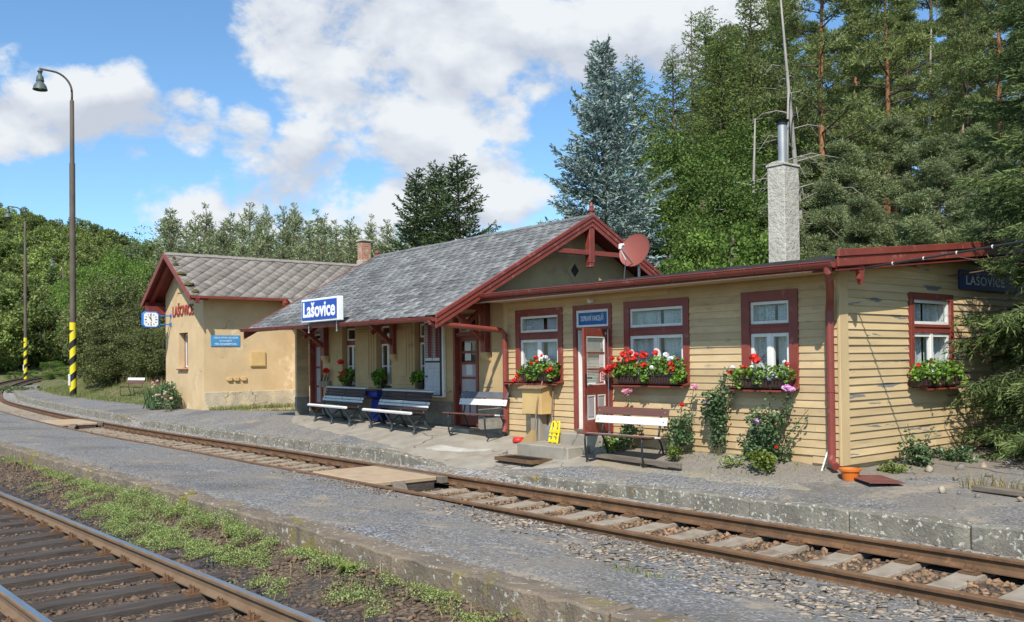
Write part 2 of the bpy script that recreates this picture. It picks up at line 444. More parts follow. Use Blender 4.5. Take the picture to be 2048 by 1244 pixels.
M['kerb'] = mk('lichened_kerb_concrete', (.255, .23, .18), (.135, .12, .095), 2.6, 9, .95, 1.0, 26, 'World', c3=(.50, .48, .40), s3=17, t3=(.585, .63), c4=(.30, .21, .055), s4=2.6, t4=(.60, .68), bdist=.022)
M['kerb_brown'] = mk('brown_stained_kerb', (.235, .18, .125), (.135, .11, .082), 2.4, 9, .95, 1.0, 24, 'World', c3=(.42, .39, .33), s3=19, t3=(.60, .645), c4=(.20, .165, .035), s4=1.9, t4=(.56, .66), bdist=.022)
M['asphalt'] = gravel('gravelled_asphalt', [(.075, .076, .078), (.125, .126, .126), (.165, .165, .163), (.215, .212, .205), (.40, .39, .37)], 42, patch=(.36, .29, .20), big=(.235, .205, .165), patch_t=(.575, .655), bump=.5, stain=(.085, .082, .078))
M['bed_gravel'] = gravel('trackside_gravel', [(.10, .10, .10), (.18, .175, .165), (.25, .24, .225), (.36, .35, .33), (.5, .49, .46)], 26, patch=(.30, .24, .17), patch_t=(.5, .62), bump=.8)
M['soil'] = gravel('dry_soil', [(.17, .145, .115), (.20, .172, .138), (.225, .195, .158), (.26, .228, .185)], 62, patch=(.30, .265, .22), patch_t=(.55, .7), bump=.45)
M['ballast_bed'] = gravel('dark_ballast_bed', [(.06, .043, .03), (.10, .072, .05), (.14, .10, .07), (.19, .145, .10)], 26, patch=(.06, .055, .05), patch_t=(.56, .66), bump=1.0, bdist=.03)
M['stone'] = mk('rusty_ballast_stone', (.19, .125, .078), (.10, .07, .048), 9, 5, .9, .5, 50, 'World', tone=True, bdist=.01)
M['stone_pale'] = mk('pale_platform_stone', (.40, .35, .275), (.33, .235, .15), 14, 5, .9, .5, 40, 'World', tone=True, bdist=.01)
M['rust'] = mk('rusty_rail_steel', (.175, .094, .046), (.105, .060, .033), 5, 6, .75, .3, 40, 'World', c3=(.26, .145, .08), s3=12, t3=(.6, .75), spec=.3, bdist=.003)
M['rail_brown'] = mk('brown_rail_steel', (.20, .13, .075), (.15, .095, .055), 4, 6, .7, .2, 40, 'World', spec=.35, bdist=.003)
M['rail_top'] = mk('polished_rail_head', (.66, .66, .65), (.5, .49, .47), 3, 4, .34, 0, metal=1.0, coord='World', stretch=(.4, 6, 1))
M['rail_top_rust'] = mk('lightly_rusted_rail_head', (.27, .165, .085), (.20, .115, .06), 6, 5, .5, 0, metal=.25, stretch=(.3, 3, 3), coord='World')
M['sleeper_wood'] = mk('tarred_timber', (.055, .043, .036), (.10, .08, .066), 3, 7, .85, .9, 30, 'World', stretch=(5, .6, 3), bdist=.012)
M['sleeper_conc'] = mk('weathered_concrete_sleeper', (.34, .29, .22), (.25, .205, .15), 5, 8, .95, .5, 50, 'World', c3=(.17, .12, .08), s3=3, t3=(.55, .7), bdist=.008)
M['panel_conc'] = mk('tan_crossing_concrete', (.46, .34, .22), (.37, .265, .165), 4, 8, .95, .6, 50, 'World', bdist=.008)
M['old_timber'] = mk('grey_old_timber', (.20, .165, .125), (.13, .105, .08), 4, 7, .9, .6, 30, 'World', stretch=(.6, 4, 4), bdist=.008)
M['blue_enamel'] = mk('blue_enamel', (.010, .055, .36), (.012, .065, .40), 3, 3, .3, spec=.5)
M['blue_sign'] = mk('faded_blue_sign', (.055, .24, .46), (.07, .28, .50), 6, 5, .5)
M['blue_paint'] = mk('blue_sign_paint', (.008, .10, .30), (.012, .14, .36), 8, 6, .45)
M['blue_dark'] = mk('dark_blue_board', (.010, .030, .16), (.012, .04, .18), 4, 4, .5)
M['letter'] = mk('white_lettering', (.84, .84, .82), rough=.5)
M['sign_white'] = mk('white_sign_casing', (.84, .85, .83), (.76, .77, .75), 3, 3, .4)
M['letter_red'] = mk('red_lettering', (.30, .05, .035), (.24, .045, .03), 8, 4, .6)
M['black'] = mk('black_paint', (.015, .015, .016), rough=.5)
M['clock_blue'] = mk('blue_clock_case', (.012, .17, .58), rough=.35, spec=.5)
M['panel_grey'] = mk('grey_lilac_panel', (.42, .38, .385), (.36, .33, .335), 4, 4, .6)
M['paper'] = mk('printed_paper', (.72, .72, .72), (.55, .55, .56), 90, 2, .8, coord='World')
M['cast_iron'] = mk('painted_cast_iron', (.045, .055, .058), (.03, .036, .038), 6, 4, .5)
M['slat_brown'] = mk('dark_brown_slat', (.055, .030, .024), (.038, .022, .018), 5, 5, .55, .2, 40, stretch=(.3, 3, 3))
M['plank_brown'] = mk('brown_bench_plank', (.16, .072, .055), (.125, .055, .042), 4, 5, .5, .15, 40, stretch=(.3, 3, 3))
M['plank_grey'] = mk('blue_grey_bench_plank', (.13, .14, .16), (.10, .108, .125), 4, 5, .55)
M['tube'] = mk('black_steel_tube', (.022, .022, .026), rough=.4, spec=.5)
M['blue_bin'] = mk('blue_bin_plastic', (.008, .018, .16), (.01, .022, .2), 3, 3, .45)
M['yellow_plastic'] = mk('yellow_plastic', (.82, .66, .02), (.75, .58, .02), 4, 3, .4)
M['orange'] = mk('orange_plastic', (.72, .19, .03), (.62, .15, .02), 4, 3, .45)
M['red_plastic'] = mk('red_plastic', (.55, .03, .025), rough=.4)
M['box_brown'] = mk('brown_planter_plastic', (.055, .030, .025), (.045, .024, .02), 4, 3, .5)
M['terracotta'] = mk('red_brown_chequer_plate', (.20, .075, .06), (.15, .055, .045), 6, 5, .6)
M['dish'] = mk('red_brown_dish', (.26, .075, .055), (.24, .07, .05), 1.5, 2, .5)
M['wood'] = mk('pale_worn_wood', (.32, .21, .12), (.22, .14, .08), 4, 5, .75, stretch=(3, 3, .5))
M['pole'] = mk('weathered_lamp_pole', (.085, .062, .045), (.13, .105, .08), 2.2, 7, .75, .2, 30, 'World', stretch=(1, 1, .4), bdist=.004)
M['pole_grey'] = mk('grey_lamp_shade', (.10, .125, .12), (.08, .10, .098), 4, 3, .5)
M['cabinet'] = mk('yellow_painted_cabinet', (.62, .43, .185), (.54, .365, .15), 3, 5, .6, .15, 50, 'World', bdist=.003)
M['leaf_ger'] = mk('geranium_leaf', (.20, .34, .045), (.13, .24, .034), 8, 3, .55, tone=True, transl=.3)
M['leaf_rose'] = mk('rose_leaf', (.135, .21, .085), (.08, .14, .058), 8, 3, .42, tone=True, transl=.22, spec=.5)
M['leaf_lime'] = mk('yellow_green_leaf', (.20, .25, .045), (.13, .18, .03), 8, 3, .5, tone=True, transl=.3)
M['stem'] = mk('green_brown_stem', (.10, .10, .04), (.07, .05, .03), 8, 3, .7)
M['bloom_red'] = mk('red_petal', (.68, .025, .02), (.78, .06, .04), 30, 3, .6, transl=.2)
M['bloom_white'] = mk('white_petal', (.85, .85, .84), (.75, .76, .78), 30, 3, .6, transl=.2)
M['bloom_pink'] = mk('pink_petal', (.80, .30, .42), (.85, .45, .55), 30, 3, .6, transl=.2)
M['bloom_lilac'] = mk('lilac_pink_petal', (.78, .33, .68), (.83, .50, .76), 30, 3, .6, transl=.2)
M['weed'] = mk('trackside_weed_leaf', (.36, .42, .14), (.25, .33, .09), 6, 3, .5, tone=True, transl=.3, coord='World')
M['grass'] = mk('grass_blade', (.15, .20, .045), (.22, .22, .07), 3, 4, .6, tone=True, transl=.3, coord='World')
M['grass_dry'] = mk('dry_grass_blade', (.36, .28, .13), (.26, .22, .09), 3, 4, .7, tone=True, transl=.3, coord='World')
M['cable'] = mk('black_cable', (.03, .03, .032), rough=.5)

def brick_mat():
    m = bpy.data.materials.new('red_chimney_brick'); m.use_nodes = True
    nt = m.node_tree; N = nt.nodes; L = nt.links; bs = N['Principled BSDF']; bs.inputs['Roughness'].default_value = .9
    g = N.new('ShaderNodeNewGeometry'); sp = N.new('ShaderNodeSeparateXYZ'); L.new(g.outputs['Position'], sp.inputs[0])
    ad = N.new('ShaderNodeMath'); ad.operation = 'ADD'; L.new(sp.outputs[0], ad.inputs[0]); L.new(sp.outputs[1], ad.inputs[1])
    cb = N.new('ShaderNodeCombineXYZ'); L.new(ad.outputs[0], cb.inputs[0]); L.new(sp.outputs[2], cb.inputs[1])
    b = N.new('ShaderNodeTexBrick'); L.new(cb.outputs[0], b.inputs['Vector'])
    b.inputs['Scale'].default_value = 1; b.inputs['Brick Width'].default_value = .25; b.inputs['Row Height'].default_value = .085; b.inputs['Mortar Size'].default_value = .012
    b.inputs['Color1'].default_value = (.50, .19, .10, 1); b.inputs['Color2'].default_value = (.38, .14, .08, 1); b.inputs['Mortar'].default_value = (.40, .33, .25, 1)
    n = N.new('ShaderNodeTexNoise'); n.inputs['Scale'].default_value = 4; L.new(g.outputs['Position'], n.inputs[0])
    r = N.new('ShaderNodeMapRange'); r.inputs[1].default_value = .52; r.inputs[2].default_value = .7; L.new(n.outputs[0], r.inputs[0])
    mx = N.new('ShaderNodeMixRGB'); L.new(r.outputs[0], mx.inputs[0]); L.new(b.outputs[0], mx.inputs[1]); mx.inputs[2].default_value = (.52, .42, .33, 1)
    L.new(mx.outputs[0], bs.inputs['Base Color'])
    bp = N.new('ShaderNodeBump'); bp.inputs['Distance'].default_value = .02; bp.invert = True; L.new(b.outputs['Fac'], bp.inputs['Height']); L.new(bp.outputs[0], bs.inputs['Normal'])
    return m
M['brick'] = brick_mat()
def add_cracks(m, scale, width, col, amount):
    """hairline cracks: edges of a warped cell pattern, kept only in places"""
    nt = m.node_tree; N = nt.nodes; L = nt.links; bs = N['Principled BSDF']
    old = bs.inputs['Base Color'].links[0].from_socket
    g = N.new('ShaderNodeNewGeometry'); n = N.new('ShaderNodeTexNoise'); n.inputs['Scale'].default_value = 3; n.inputs['Detail'].default_value = 6; L.new(g.outputs['Position'], n.inputs['Vector'])
    a = N.new('ShaderNodeVectorMath'); a.operation = 'MULTIPLY_ADD'; a.inputs[1].default_value = (.5, .5, .5); L.new(n.outputs['Color'], a.inputs[0]); L.new(g.outputs['Position'], a.inputs[2])
    v = N.new('ShaderNodeTexVoronoi'); v.feature = 'DISTANCE_TO_EDGE'; v.inputs['Scale'].default_value = scale; L.new(a.outputs[0], v.inputs['Vector'])
    r = N.new('ShaderNodeMapRange'); r.inputs[1].default_value = width * .4; r.inputs[2].default_value = width; r.inputs[3].default_value = 1; r.inputs[4].default_value = 0; L.new(v.outputs['Distance'], r.inputs[0])
    n2 = N.new('ShaderNodeTexNoise'); n2.inputs['Scale'].default_value = .8; n2.inputs['Detail'].default_value = 3; L.new(g.outputs['Position'], n2.inputs['Vector'])
    k = N.new('ShaderNodeMapRange'); k.inputs[1].default_value = amount; k.inputs[2].default_value = amount + .06; L.new(n2.outputs[0], k.inputs[0])
    f = N.new('ShaderNodeMath'); f.operation = 'MULTIPLY'; L.new(r.outputs[0], f.inputs[0]); L.new(k.outputs[0], f.inputs[1])
    mx = N.new('ShaderNodeMixRGB'); L.new(f.outputs[0], mx.inputs[0]); L.new(old, mx.inputs[1]); mx.inputs[2].default_value = (*col, 1); L.new(mx.outputs[0], bs.inputs['Base Color'])
for k_, s_, w_, a_ in (('plaster', .6, .007, .60), ('plinth', 1.6, .02, .50), ('plinth_grey', 2.2, .02, .5), ('concrete', .55, .012, .50)):
    add_cracks(M[k_], s_, w_, (.20, .155, .10) if k_ != 'concrete' else (.12, .105, .085), a_)

def text(name, s, mat, parent, origin, ux, uz, width, height, depth=.004, bold=0.0, align='L', spacing=1.0):
    """lettering as flat solid glyphs: origin = lower left, ux/uz unit vectors, fitted to width x height (cap height box)"""
    cu = bpy.data.curves.new(name, 'FONT'); cu.body = s; cu.size = 1.0; cu.extrude = 0.5; cu.offset = bold; cu.space_character = spacing
    cu.resolution_u = 3
    ob = bpy.data.objects.new(name, cu); COL.objects.link(ob)
    dg = bpy.context.evaluated_depsgraph_get(); dg.update()
    me = bpy.data.meshes.new_from_object(ob.evaluated_get(dg))
    bpy.data.objects.remove(ob)
    n = len(me.vertices); co = np.empty(n * 3, np.float32); me.vertices.foreach_get('co', co); co = co.reshape(-1, 3)
    mn = co.min(0); mx = co.max(0)
    q = (co - mn) / (mx - mn)
    ux = np.array(ux, float); uz = np.array(uz, float); nn = np.cross(ux, uz)
    off = np.array(root_of(parent).location) if parent is not None else np.zeros(3)
    P = np.array(origin, float) - off + q[:, :1] * width * ux + q[:, 1:2] * height * uz + q[:, 2:3] * depth * nn
    me.vertices.foreach_set('co', P.astype(np.float32).ravel()); me.update()
    me.materials.clear(); me.materials.append(mat)
    o = bpy.data.objects.new(name, me); COL.objects.link(o)
    if parent is not None: o.parent = parent
    return o
# ------------------------------------------------------------------ ground, tracks, platforms
PTS = [(12, -2.84, 0), (0, -3.08, 0), (-12, -3.32, 0), (-23, -3.53, 0), (-37, -3.0, 0), (-52, -1.75, 0), (-70, 1.4, .18), (-90, 6.8, .5), (-110, 14.6, .75), (-130, 25, .9), (-152, 40, 1.0)]
def catmull(P, step):
    P = [Vector(p) for p in P]; P = [P[0] * 2 - P[1]] + P + [P[-1] * 2 - P[-2]]
    out = []
    for i in range(1, len(P) - 2):
        n = max(2, int((P[i + 1] - P[i]).length / step))
        for k in range(n):
            t = k / n
            out.append(.5 * ((2 * P[i]) + (P[i + 1] - P[i - 1]) * t + (2 * P[i - 1] - 5 * P[i] + 4 * P[i + 1] - P[i + 2]) * t * t + (3 * P[i] - P[i - 1] - 3 * P[i + 1] + P[i + 2]) * t ** 3))
    out.append(P[-2]); return out
PATH = catmull(PTS, .5)
_px = np.array([p.x for p in PATH])[::-1]; _py = np.array([p.y for p in PATH])[::-1]; _pz = np.array([p.z for p in PATH])[::-1]
def YC(x): return np.interp(x, _px, _py)
def ZC(x): return np.interp(x, _px, _pz)
def tangent(x):
    d = Vector((-.5, float(YC(x - .25) - YC(x + .25)), float(ZC(x - .25) - ZC(x + .25)))); return d.normalized()
def offset(x, lat, z=0.0):
    """point beside the main track at lateral distance lat (towards the station)"""
    t = tangent(x); n = Vector((t.y, -t.x, 0)).normalized()
    return Vector((x, float(YC(x)), float(ZC(x)) + z)) + n * lat
KOFF = [(-60, 1.5), (-24, 1.46), (0, 1.26), (12, 1.2)]
EDGE = [(-60, .2), (-28, .17), (-24.9, .16), (-24.4, .02), (-23.3, .02), (-22.7, .13), (-14, .11), (-9.2, .15), (-7.7, .12), (-7.1, -.01), (-5.0, -.01), (-4.3, .06), (-2, .11), (3, .19), (9, .2)]
WALLZ = [(-60, .45), (-45, .28), (-28, .32), (-23, .31), (-17, .45), (-15, .50), (-9, .50), (-8, .45), (-7, .40), (-5.4, .33), (-4, .30), (-3, .27), (-1, .30), (0, .29), (4, .24), (12, .22)]
def zplat(x, y):
    yk = float(YC(x)) + interp(x, KOFF)
    e = interp(x, EDGE); w = interp(x, WALLZ)
    yw = 0.0 if x > -26 else float(YC(x)) + 4.2
    t = (y - yk - .1) / max(yw - yk - .1, .3)
    t = max(0.0, min(1.0, t))
    tt = t * .8 + .2 * t * t * (3 - 2 * t)
    return e + (w - e) * tt + (max(0, y - yw) * .015)

def sstep(a, b, x):
    t = np.clip((x - a) / (b - a), 0, 1); return t * t * (3 - 2 * t)
def T(x, y):
    x = np.asarray(x, float); y = np.asarray(y, float)
    lat = y - YC(x)
    base = -.55 + .45 * sstep(1.55, 2.0, lat) + .29 * sstep(2.6, 4.2, lat) + ZC(x) * sstep(-12, -2, lat)
    base = base + sstep(-26, -32, x) * sstep(3.2, 6.5, lat) * .55 * (1 + .5 * np.sin(x * .7))
    start = np.interp(x, [-200, -90, -60, -26, -14, 20], [20, 15, 14, 14, 9.0, 9.0])
    slope = np.interp(x, [-200, -90, -60, -26, -14, 20], [.30, .28, .14, .16, .55, .55])
    sy = np.where(x < -50, lat, y)
    r = np.maximum(0, sy - start)
    r = r * r / (r + 2.0)
    up = slope * r
    cap = np.interp(x, [-200, -120, -60, -26, -14, 20], [70, 40, 12, 8, 9, 9])
    up = cap * np.tanh(up / cap)
    hill = np.maximum(0, -118 - x); hill = hill * hill / (hill + 10) * .245
    hill = hill * (.55 + .45 * sstep(120, 20, y)) * sstep(-160, -40, y)
    return base + np.maximum(up, np.minimum(hill, 46)) + .35 * np.sin(x * .13 + y * .07) * np.minimum(1, up * .2)

def grid_obj(name, xs, ys, zf, mat, kind='structure'):
    xs = np.asarray(xs, float); ys = np.asarray(ys, float)
    X, Y = np.meshgrid(xs, ys, indexing='ij')
    Z = zf(X, Y)
    nx, ny = X.shape
    V = np.stack([X.ravel(), Y.ravel(), Z.ravel()], 1)
    i = np.arange(nx - 1)[:, None] * ny + np.arange(ny - 1)[None]
    F = np.stack([i, i + ny, i + ny + 1, i + 1], -1).reshape(-1, 4)
    return np_mesh(name, V, F, mat, smooth=True, kind=kind)

M['terrain'] = mk('grassy_ground', (.11, .125, .035), (.17, .14, .07), .8, 8, .95, .8, 6, 'World', c3=(.07, .085, .025), s3=2.5, t3=(.5, .6), bdist=.08)
xs = np.unique(np.concatenate([np.arange(-900, -260, 60), np.arange(-260, -70, 6), np.arange(-70, 16, 1.0), np.arange(16, 60, 6), np.arange(60, 700, 60)]))
ys = np.unique(np.concatenate([np.arange(-700, -60, 60), np.arange(-60, -12, 6), np.arange(-12, 14, .45), np.arange(14, 60, 2.5), np.arange(60, 160, 8), np.arange(160, 900, 60)]))
grid_obj('ground', xs, ys, T, M['terrain'])

# station platform surface: columns follow the kerb
def pnoise(x, y): return .012 * mnoise.noise(Vector((x * .8, y * .8, 1)))
def plat_sheet(name, x0, x1, n, lat0, lat1f, m, mat, dz=0.0, abs0=None):
    V = []; F = []
    for i in range(n + 1):
        x = x0 + (x1 - x0) * i / n
        l0 = abs0 if abs0 else interp(x, KOFF) + lat0; l1 = lat1f(x)
        for j in range(m + 1):
            p = offset(x, l0 + (l1 - l0) * j / m)
            zz = zplat(p.x, p.y) + dz + pnoise(p.x, p.y) - (.05 if (j == 0 and lat0 > 0) else 0)
            V.append((p.x, p.y, zz))
    for i in range(n):
        for j in range(m):
            a = i * (m + 1) + j; F.append((a, a + 1, a + m + 2, a + m + 1))
    return np_mesh(name, V, F, mat, smooth=True, kind='structure')
plat_sheet('station_platform', -75, 9, 300, .16, lambda x: np.interp(x, [-60, -50, -26, -23.5, -15, -1, 0, 9], [2.9, 3.1, 3.55, 3.75, 4.6, 4.6, 9.5, 9.5]), 22, M['asphalt'])
# gravel strip between rail and kerb, and the ramp of the crossings
plat_sheet('trackside_strip', -75, 9, 340, -.62, lambda x: interp(x, KOFF) + .30, 6, M['bed_gravel'], 0, abs0=.835)
s_ = bpy.data.objects['trackside_strip']
for v in s_.data.vertices:
    e = interp(v.co.x, EDGE)
    k = 1 - min(1, max(0, (e - .0) / .08))
    lt = v.co.y - float(YC(v.co.x)) - interp(v.co.x, KOFF)
    zk = -.03 + max(0, min(1, (lt + .2) / .42)) * (e + .012 - -.03)
    v.co.z = (-.075 + .02 * mnoise.noise(v.co * 3)) * (1 - k) + zk * k + float(ZC(v.co.x))

# concrete apron in front of the hall, pale, with an irregular front edge
AP = [(-15.9, .25), (-15.9, -.35), (-14.9, -.85), (-12.9, -1.12), (-11.2, -1.22), (-9.6, -1.45), (-8.4, -1.62), (-7.4, -1.75), (-6.4, -1.72), (-5.6, -1.62), (-5.0, -1.45), (-4.3, -1.30), (-3.95, -1.0), (-3.7, -.62), (-4.0, -.45), (-4.05, .1)]
def pnoise(x, y): return .012 * mnoise.noise(Vector((x * .8, y * .8, 1)))
def poly_sheet(name, poly, mat, dz, step=.09, zf=None, jit=.10, kind='structure', fade=.12):
    """a thin layer that comes up out of the surface below along an irregular edge"""
    P = np.array(poly, float); Q = np.roll(P, -1, 0)
    x0, y0 = P.min(0) - .25; x1, y1 = P.max(0) + .25
    xs = np.arange(x0, x1, step); ys = np.arange(y0, y1, step)
    X, Y = np.meshgrid(xs, ys, indexing='ij'); pt = np.stack([X, Y], -1)
    dm = np.full(X.shape, 1e9); ins = np.zeros(X.shape, bool)
    for a, b in zip(P, Q):
        ab = b - a; t = np.clip(((pt - a) @ ab) / max(ab @ ab, 1e-9), 0, 1)
        dm = np.minimum(dm, np.linalg.norm(pt - a - t[..., None] * ab, axis=-1))
        c = ((a[1] > Y) != (b[1] > Y)) & (X < (b[0] - a[0]) * (Y - a[1]) / (b[1] - a[1] + 1e-12) + a[0]); ins ^= c
    sd = np.where(ins, dm, -dm)
    f = zf or zplat; Z = np.zeros(X.shape)
    for i in range(X.shape[0]):
        for j in range(X.shape[1]):
            x, y = X[i, j], Y[i, j]
            if sd[i, j] > -.35:
                s = sd[i, j] + jit * mnoise.noise(Vector((x * 3.1, y * 3.1, dz * 99)))
                Z[i, j] = f(x, y) + pnoise(x, y) + min(dz, max(-.06, s / fade * dz))
    keep = (sd[:-1, :-1] > -.2) & (sd[1:, 1:] > -.2) & (sd[1:, :-1] > -.2) & (sd[:-1, 1:] > -.2)
    ny = X.shape[1]; idx = np.arange(X.size).reshape(X.shape)
    F = np.stack([idx[:-1, :-1], idx[1:, :-1], idx[1:, 1:], idx[:-1, 1:]], -1)[keep]
    used = np.unique(F); mp = np.zeros(X.size, int); mp[used] = np.arange(len(used))
    V = np.stack([X.ravel(), Y.ravel(), Z.ravel()], 1)[used]
    return np_mesh(name, V, mp[F], mat, smooth=True, kind=kind)
poly_sheet('concrete_apron', AP, M['concrete'], .016)
poly_sheet('pale_cement_strip', [(-7.9, -1.05), (-6.6, -.62), (-6.35, -.82), (-7.1, -1.25), (-7.7, -1.62), (-8.2, -1.55)], mk('white_cement_patch', (.47, .45, .40), (.36, .335, .285), 3, 7, .95, .3, 50, 'World', bdist=.004), .022, fade=.2)
def zbed_soil(x, y):
    k = max(0.0, min(1.0, (y + .72) / .55)) * float(np.interp(x, [-4.1, -3.6, -1.6, -.6, .1, .4], [.05, .13, .13, .08, .02, 0]))
    return zplat(x, y) + k + .02 * mnoise.noise(Vector((x * 4, y * 4, 8)))
poly_sheet('flower_bed_soil', [(-4.0, .12), (-4.02, -.42), (-3.6, -.6), (-2.6, -.70), (-1.6, -.76), (-.7, -.80), (-.2, -.7), (.1, -.4), (.35, .0), (.9, .5), (1.2, 1.2), (1.5, 2.2), (1.9, 3.6), (2.2, 6.0), (0.0, 6.2), (-.05, .12)], M['soil'], .022, zf=zbed_soil)
poly_sheet('soil_stained_strip', [(-4.2, -.95), (-3.3, -.92), (-2.2, -.98), (-1.0, -1.12), (.2, -1.05), (-.2, -.72), (-1.6, -.72), (-2.6, -.66), (-3.6, -.52), (-4.0, -.5)], gravel('dusty_gravel', [(.16, .145, .12), (.22, .20, .16), (.28, .25, .20), (.36, .33, .28)], 44, patch=(.33, .265, .16), patch_t=(.46, .58)), .012)

# kerb stones of the station platform (end stones slope down into the crossings)
def stone_block(name, a, b, w, zt_a, zt_b, zb, mat, jit=.012, kind='structure', bev=.02):
    a = Vector(a); b = Vector(b); t = (b - a); t.z = 0; n = Vector((-t.y, t.x, 0)).normalized()
    if n.y < 0: n = -n
    mb = MB()
    rj = lambda s=1: random.uniform(-jit, jit) * s
    NS = 9
    vs = []
    for i in range(NS + 1):
        p = a.lerp(b, i / NS); zt = zt_a + (zt_b - zt_a) * i / NS
        o = rj(.8)
        if i in (0, NS): zt -= random.uniform(0, .02)
        vs += [p + Vector((0, 0, zb)) + n * o, p + n * (w + rj(.5)) + Vector((0, 0, zb)), p + n * (w + rj()) + Vector((0, 0, zt + rj(.6))), p + n * (o + rj(.5)) + Vector((0, 0, zt + rj(.6)))]
    fs = [(0, 1, 2, 3), tuple(NS * 4 + k for k in (3, 2, 1, 0))]
    for i in range(NS):
        for k in range(4): fs.append((i * 4 + k, i * 4 + (k + 1) % 4, i * 4 + 4 + (k + 1) % 4, i * 4 + 4 + k))
    mb.add(vs, fs)
    o = mb.build(name, mat, bevel=bev, smooth=False)
    if kind: o['kind'] = kind
    return o
x = 9.0
while x > -62:
    L_ = 1.3 + random.uniform(-.05, .05)
    if -24.6 < x - L_ / 2 < -23.0 or -7.15 < x - L_ / 2 < -5.0: x -= .3; continue
    xa, xb = x - .006, x - L_ + .006
    pa = offset(xa, interp(xa, KOFF)); pb = offset(xb, interp(xb, KOFF))
    stone_block('platform_kerb_stone', pa, pb, .24, interp(xa, EDGE) - float(ZC(xa)) * 0 + random.uniform(-.012, .012), interp(xb, EDGE) + random.uniform(-.012, .012), -.22, M['kerb'], jit=.018)
    x -= L_

# ---- middle platform
MKY = lambda x: -6.57 + .035 * x
def zmid(x, y):
    yk = MKY(x); yr = YC(x) - .80
    t = np.clip((y - yk - .3) / (yr - yk - .3), 0, 1)
    r = np.interp(x, [-40, -6, -2, 3, 10], [-.02, -.03, -.075, -.115, -.13])
    return .092 + (r - .092) * (t ** 1.15)
V = []; F = []; nx, ny = 150, 16
for i in range(nx + 1):
    x = -62 + 72 * i / nx
    y0 = MKY(x) + .27; y1 = float(YC(x)) - .80
    for j in range(ny + 1):
        y = y0 + (y1 - y0) * j / ny
        V.append((x, y, float(zmid(x, y)) + .012 * mnoise.noise(Vector((x * .9, y * .9, 3))) - (.04 if j == 0 else 0)))
for i in range(nx):
    for j in range(ny):
        a = i * (ny + 1) + j; F.append((a, a + 1, a + ny + 2, a + ny + 1))
np_mesh('middle_platform', V, F, M['asphalt'], smooth=True, kind='structure')
x = 7.5; kk = 0
while x > -34:
    L_ = 1.32 + random.uniform(-.04, .04)
    pa = Vector((x - .007, MKY(x), 0)); pb = Vector((x - L_ + .007, MKY(x - L_), 0))
    d = random.uniform(-.012, .012)
    stone_block('middle_platform_kerb_stone', pa, pb, .30, .095 + d, .095 + d + random.uniform(-.01, .01), -.42, M['kerb_brown'], jit=.022)
    x -= L_; kk += 1

# ---- rails
def rail_profile(h=.149, hw=.036):
    # (lateral, height below top) clockwise; material 1 = running surface
    return [(-.062, -h), (.062, -h), (.062, -h + .011), (.018, -h + .028), (.0085, -h + .045), (.0085, -.048), (.030, -.040), (hw, -.032), (hw, -.009), (hw - .010, 0.0), (-hw + .010, 0.0), (-hw, -.009), (-hw, -.032), (-.030, -.040), (-.0085, -.048), (-.0085, -h + .045), (-.018, -h + .028), (-.062, -h + .011)]
def sweep_rail(name, pts, mats, parent, top=(9,)):
    pr = rail_profile(); n = len(pr); mb = MB()
    for i, p in enumerate(pts):
        t = (pts[min(i + 1, len(pts) - 1)] - pts[max(i - 1, 0)]).normalized(); s = Vector((t.y, -t.x, 0)).normalized()
        for a, h in pr: mb.v.append(tuple(p + s * a + Vector((0, 0, h))))
    for i in range(len(pts) - 1):
        for k in range(n):
            mb.f.append([i * n + k, i * n + (k + 1) % n, i * n + n + (k + 1) % n, i * n + n + k]); mb.t.append(1.0); mb.m.append(1 if k in top else 0)
    return mb.build(name, mats, parent)

main = thing('railway_track', 'rusty railway track on pale concrete sleepers running past the station platform', 'railway track', (-6, -3.2, 0))
G2 = .7525 
xsr = list(np.arange(11, -24, -3.0)) + list(np.arange(-24, -150, -1.5))
for s in (-1, 1):
    sweep_rail('rail', [offset(x, s * G2) for x in xsr], [M['rust'], M['rail_top_rust']], main)

FGZ = -.085
def FGC(x): return Vector((x, -8.60 + .052 * x, FGZ))
fg = thing('railway_track', 'railway track with shiny rail heads on dark timber sleepers in the foreground', 'railway track', (-3, -8.8, FGZ))
fgn = Vector((-.052, 1, 0)).normalized()
for s in (-1, 1):
    sweep_rail('rail', [FGC(x) + fgn * s * G2 for x in np.arange(9, -32, -2.0)], [M['rail_brown'], M['rail_top']], fg)

# ---- sleepers with their rail chairs
def chair_mb():
    mb = MB()
    mb.box(-.085, .085, -.17, .17, 0, .018)
    for q in (-1, 1):
        mb.box(-.055, .055, q * .075 - .022, q * .075 + .022, .017, .048)
        for w in (-.035, .035):
            mb.lathe([(.019, .017), (.019, .062), (.010, .063), (.010, .082), (.0, .083)], (w, q * .105, 0), 6)
        mb.tube([(-.05, q * .135, .026), (.05, q * .135, .026)], .016, 6)
    return mb
def sleeper_proto(name, w, l, h, mat, cham):
    mb = MB()
    n = 8; vs = []
    for i in range(n + 1):
        y = -l / 2 + l * i / n
        hh = h - (.02 if (mat is M['sleeper_conc'] and abs(y) < .45) else 0)
        rw = lambda: random.uniform(-.006, .006)
        vs += [(-w / 2, y, -.10), (w / 2, y, -.10), (w / 2 - cham + rw(), y, hh - cham * .6), (w / 2 - cham * 2, y, hh + rw() * .5), (-w / 2 + cham * 2, y, hh + rw() * .5), (-w / 2 + cham + rw(), y, hh - cham * .6)]
    fs = [tuple(range(6)), tuple(n * 6 + k for k in range(5, -1, -1))]
    for i in range(n):
        for k in range(6): fs.append((i * 6 + k, i * 6 + (k + 1) % 6, i * 6 + 6 + (k + 1) % 6, i * 6 + 6 + k))
    mb.add(vs, fs); return mb
zs_main = -.149 - .018
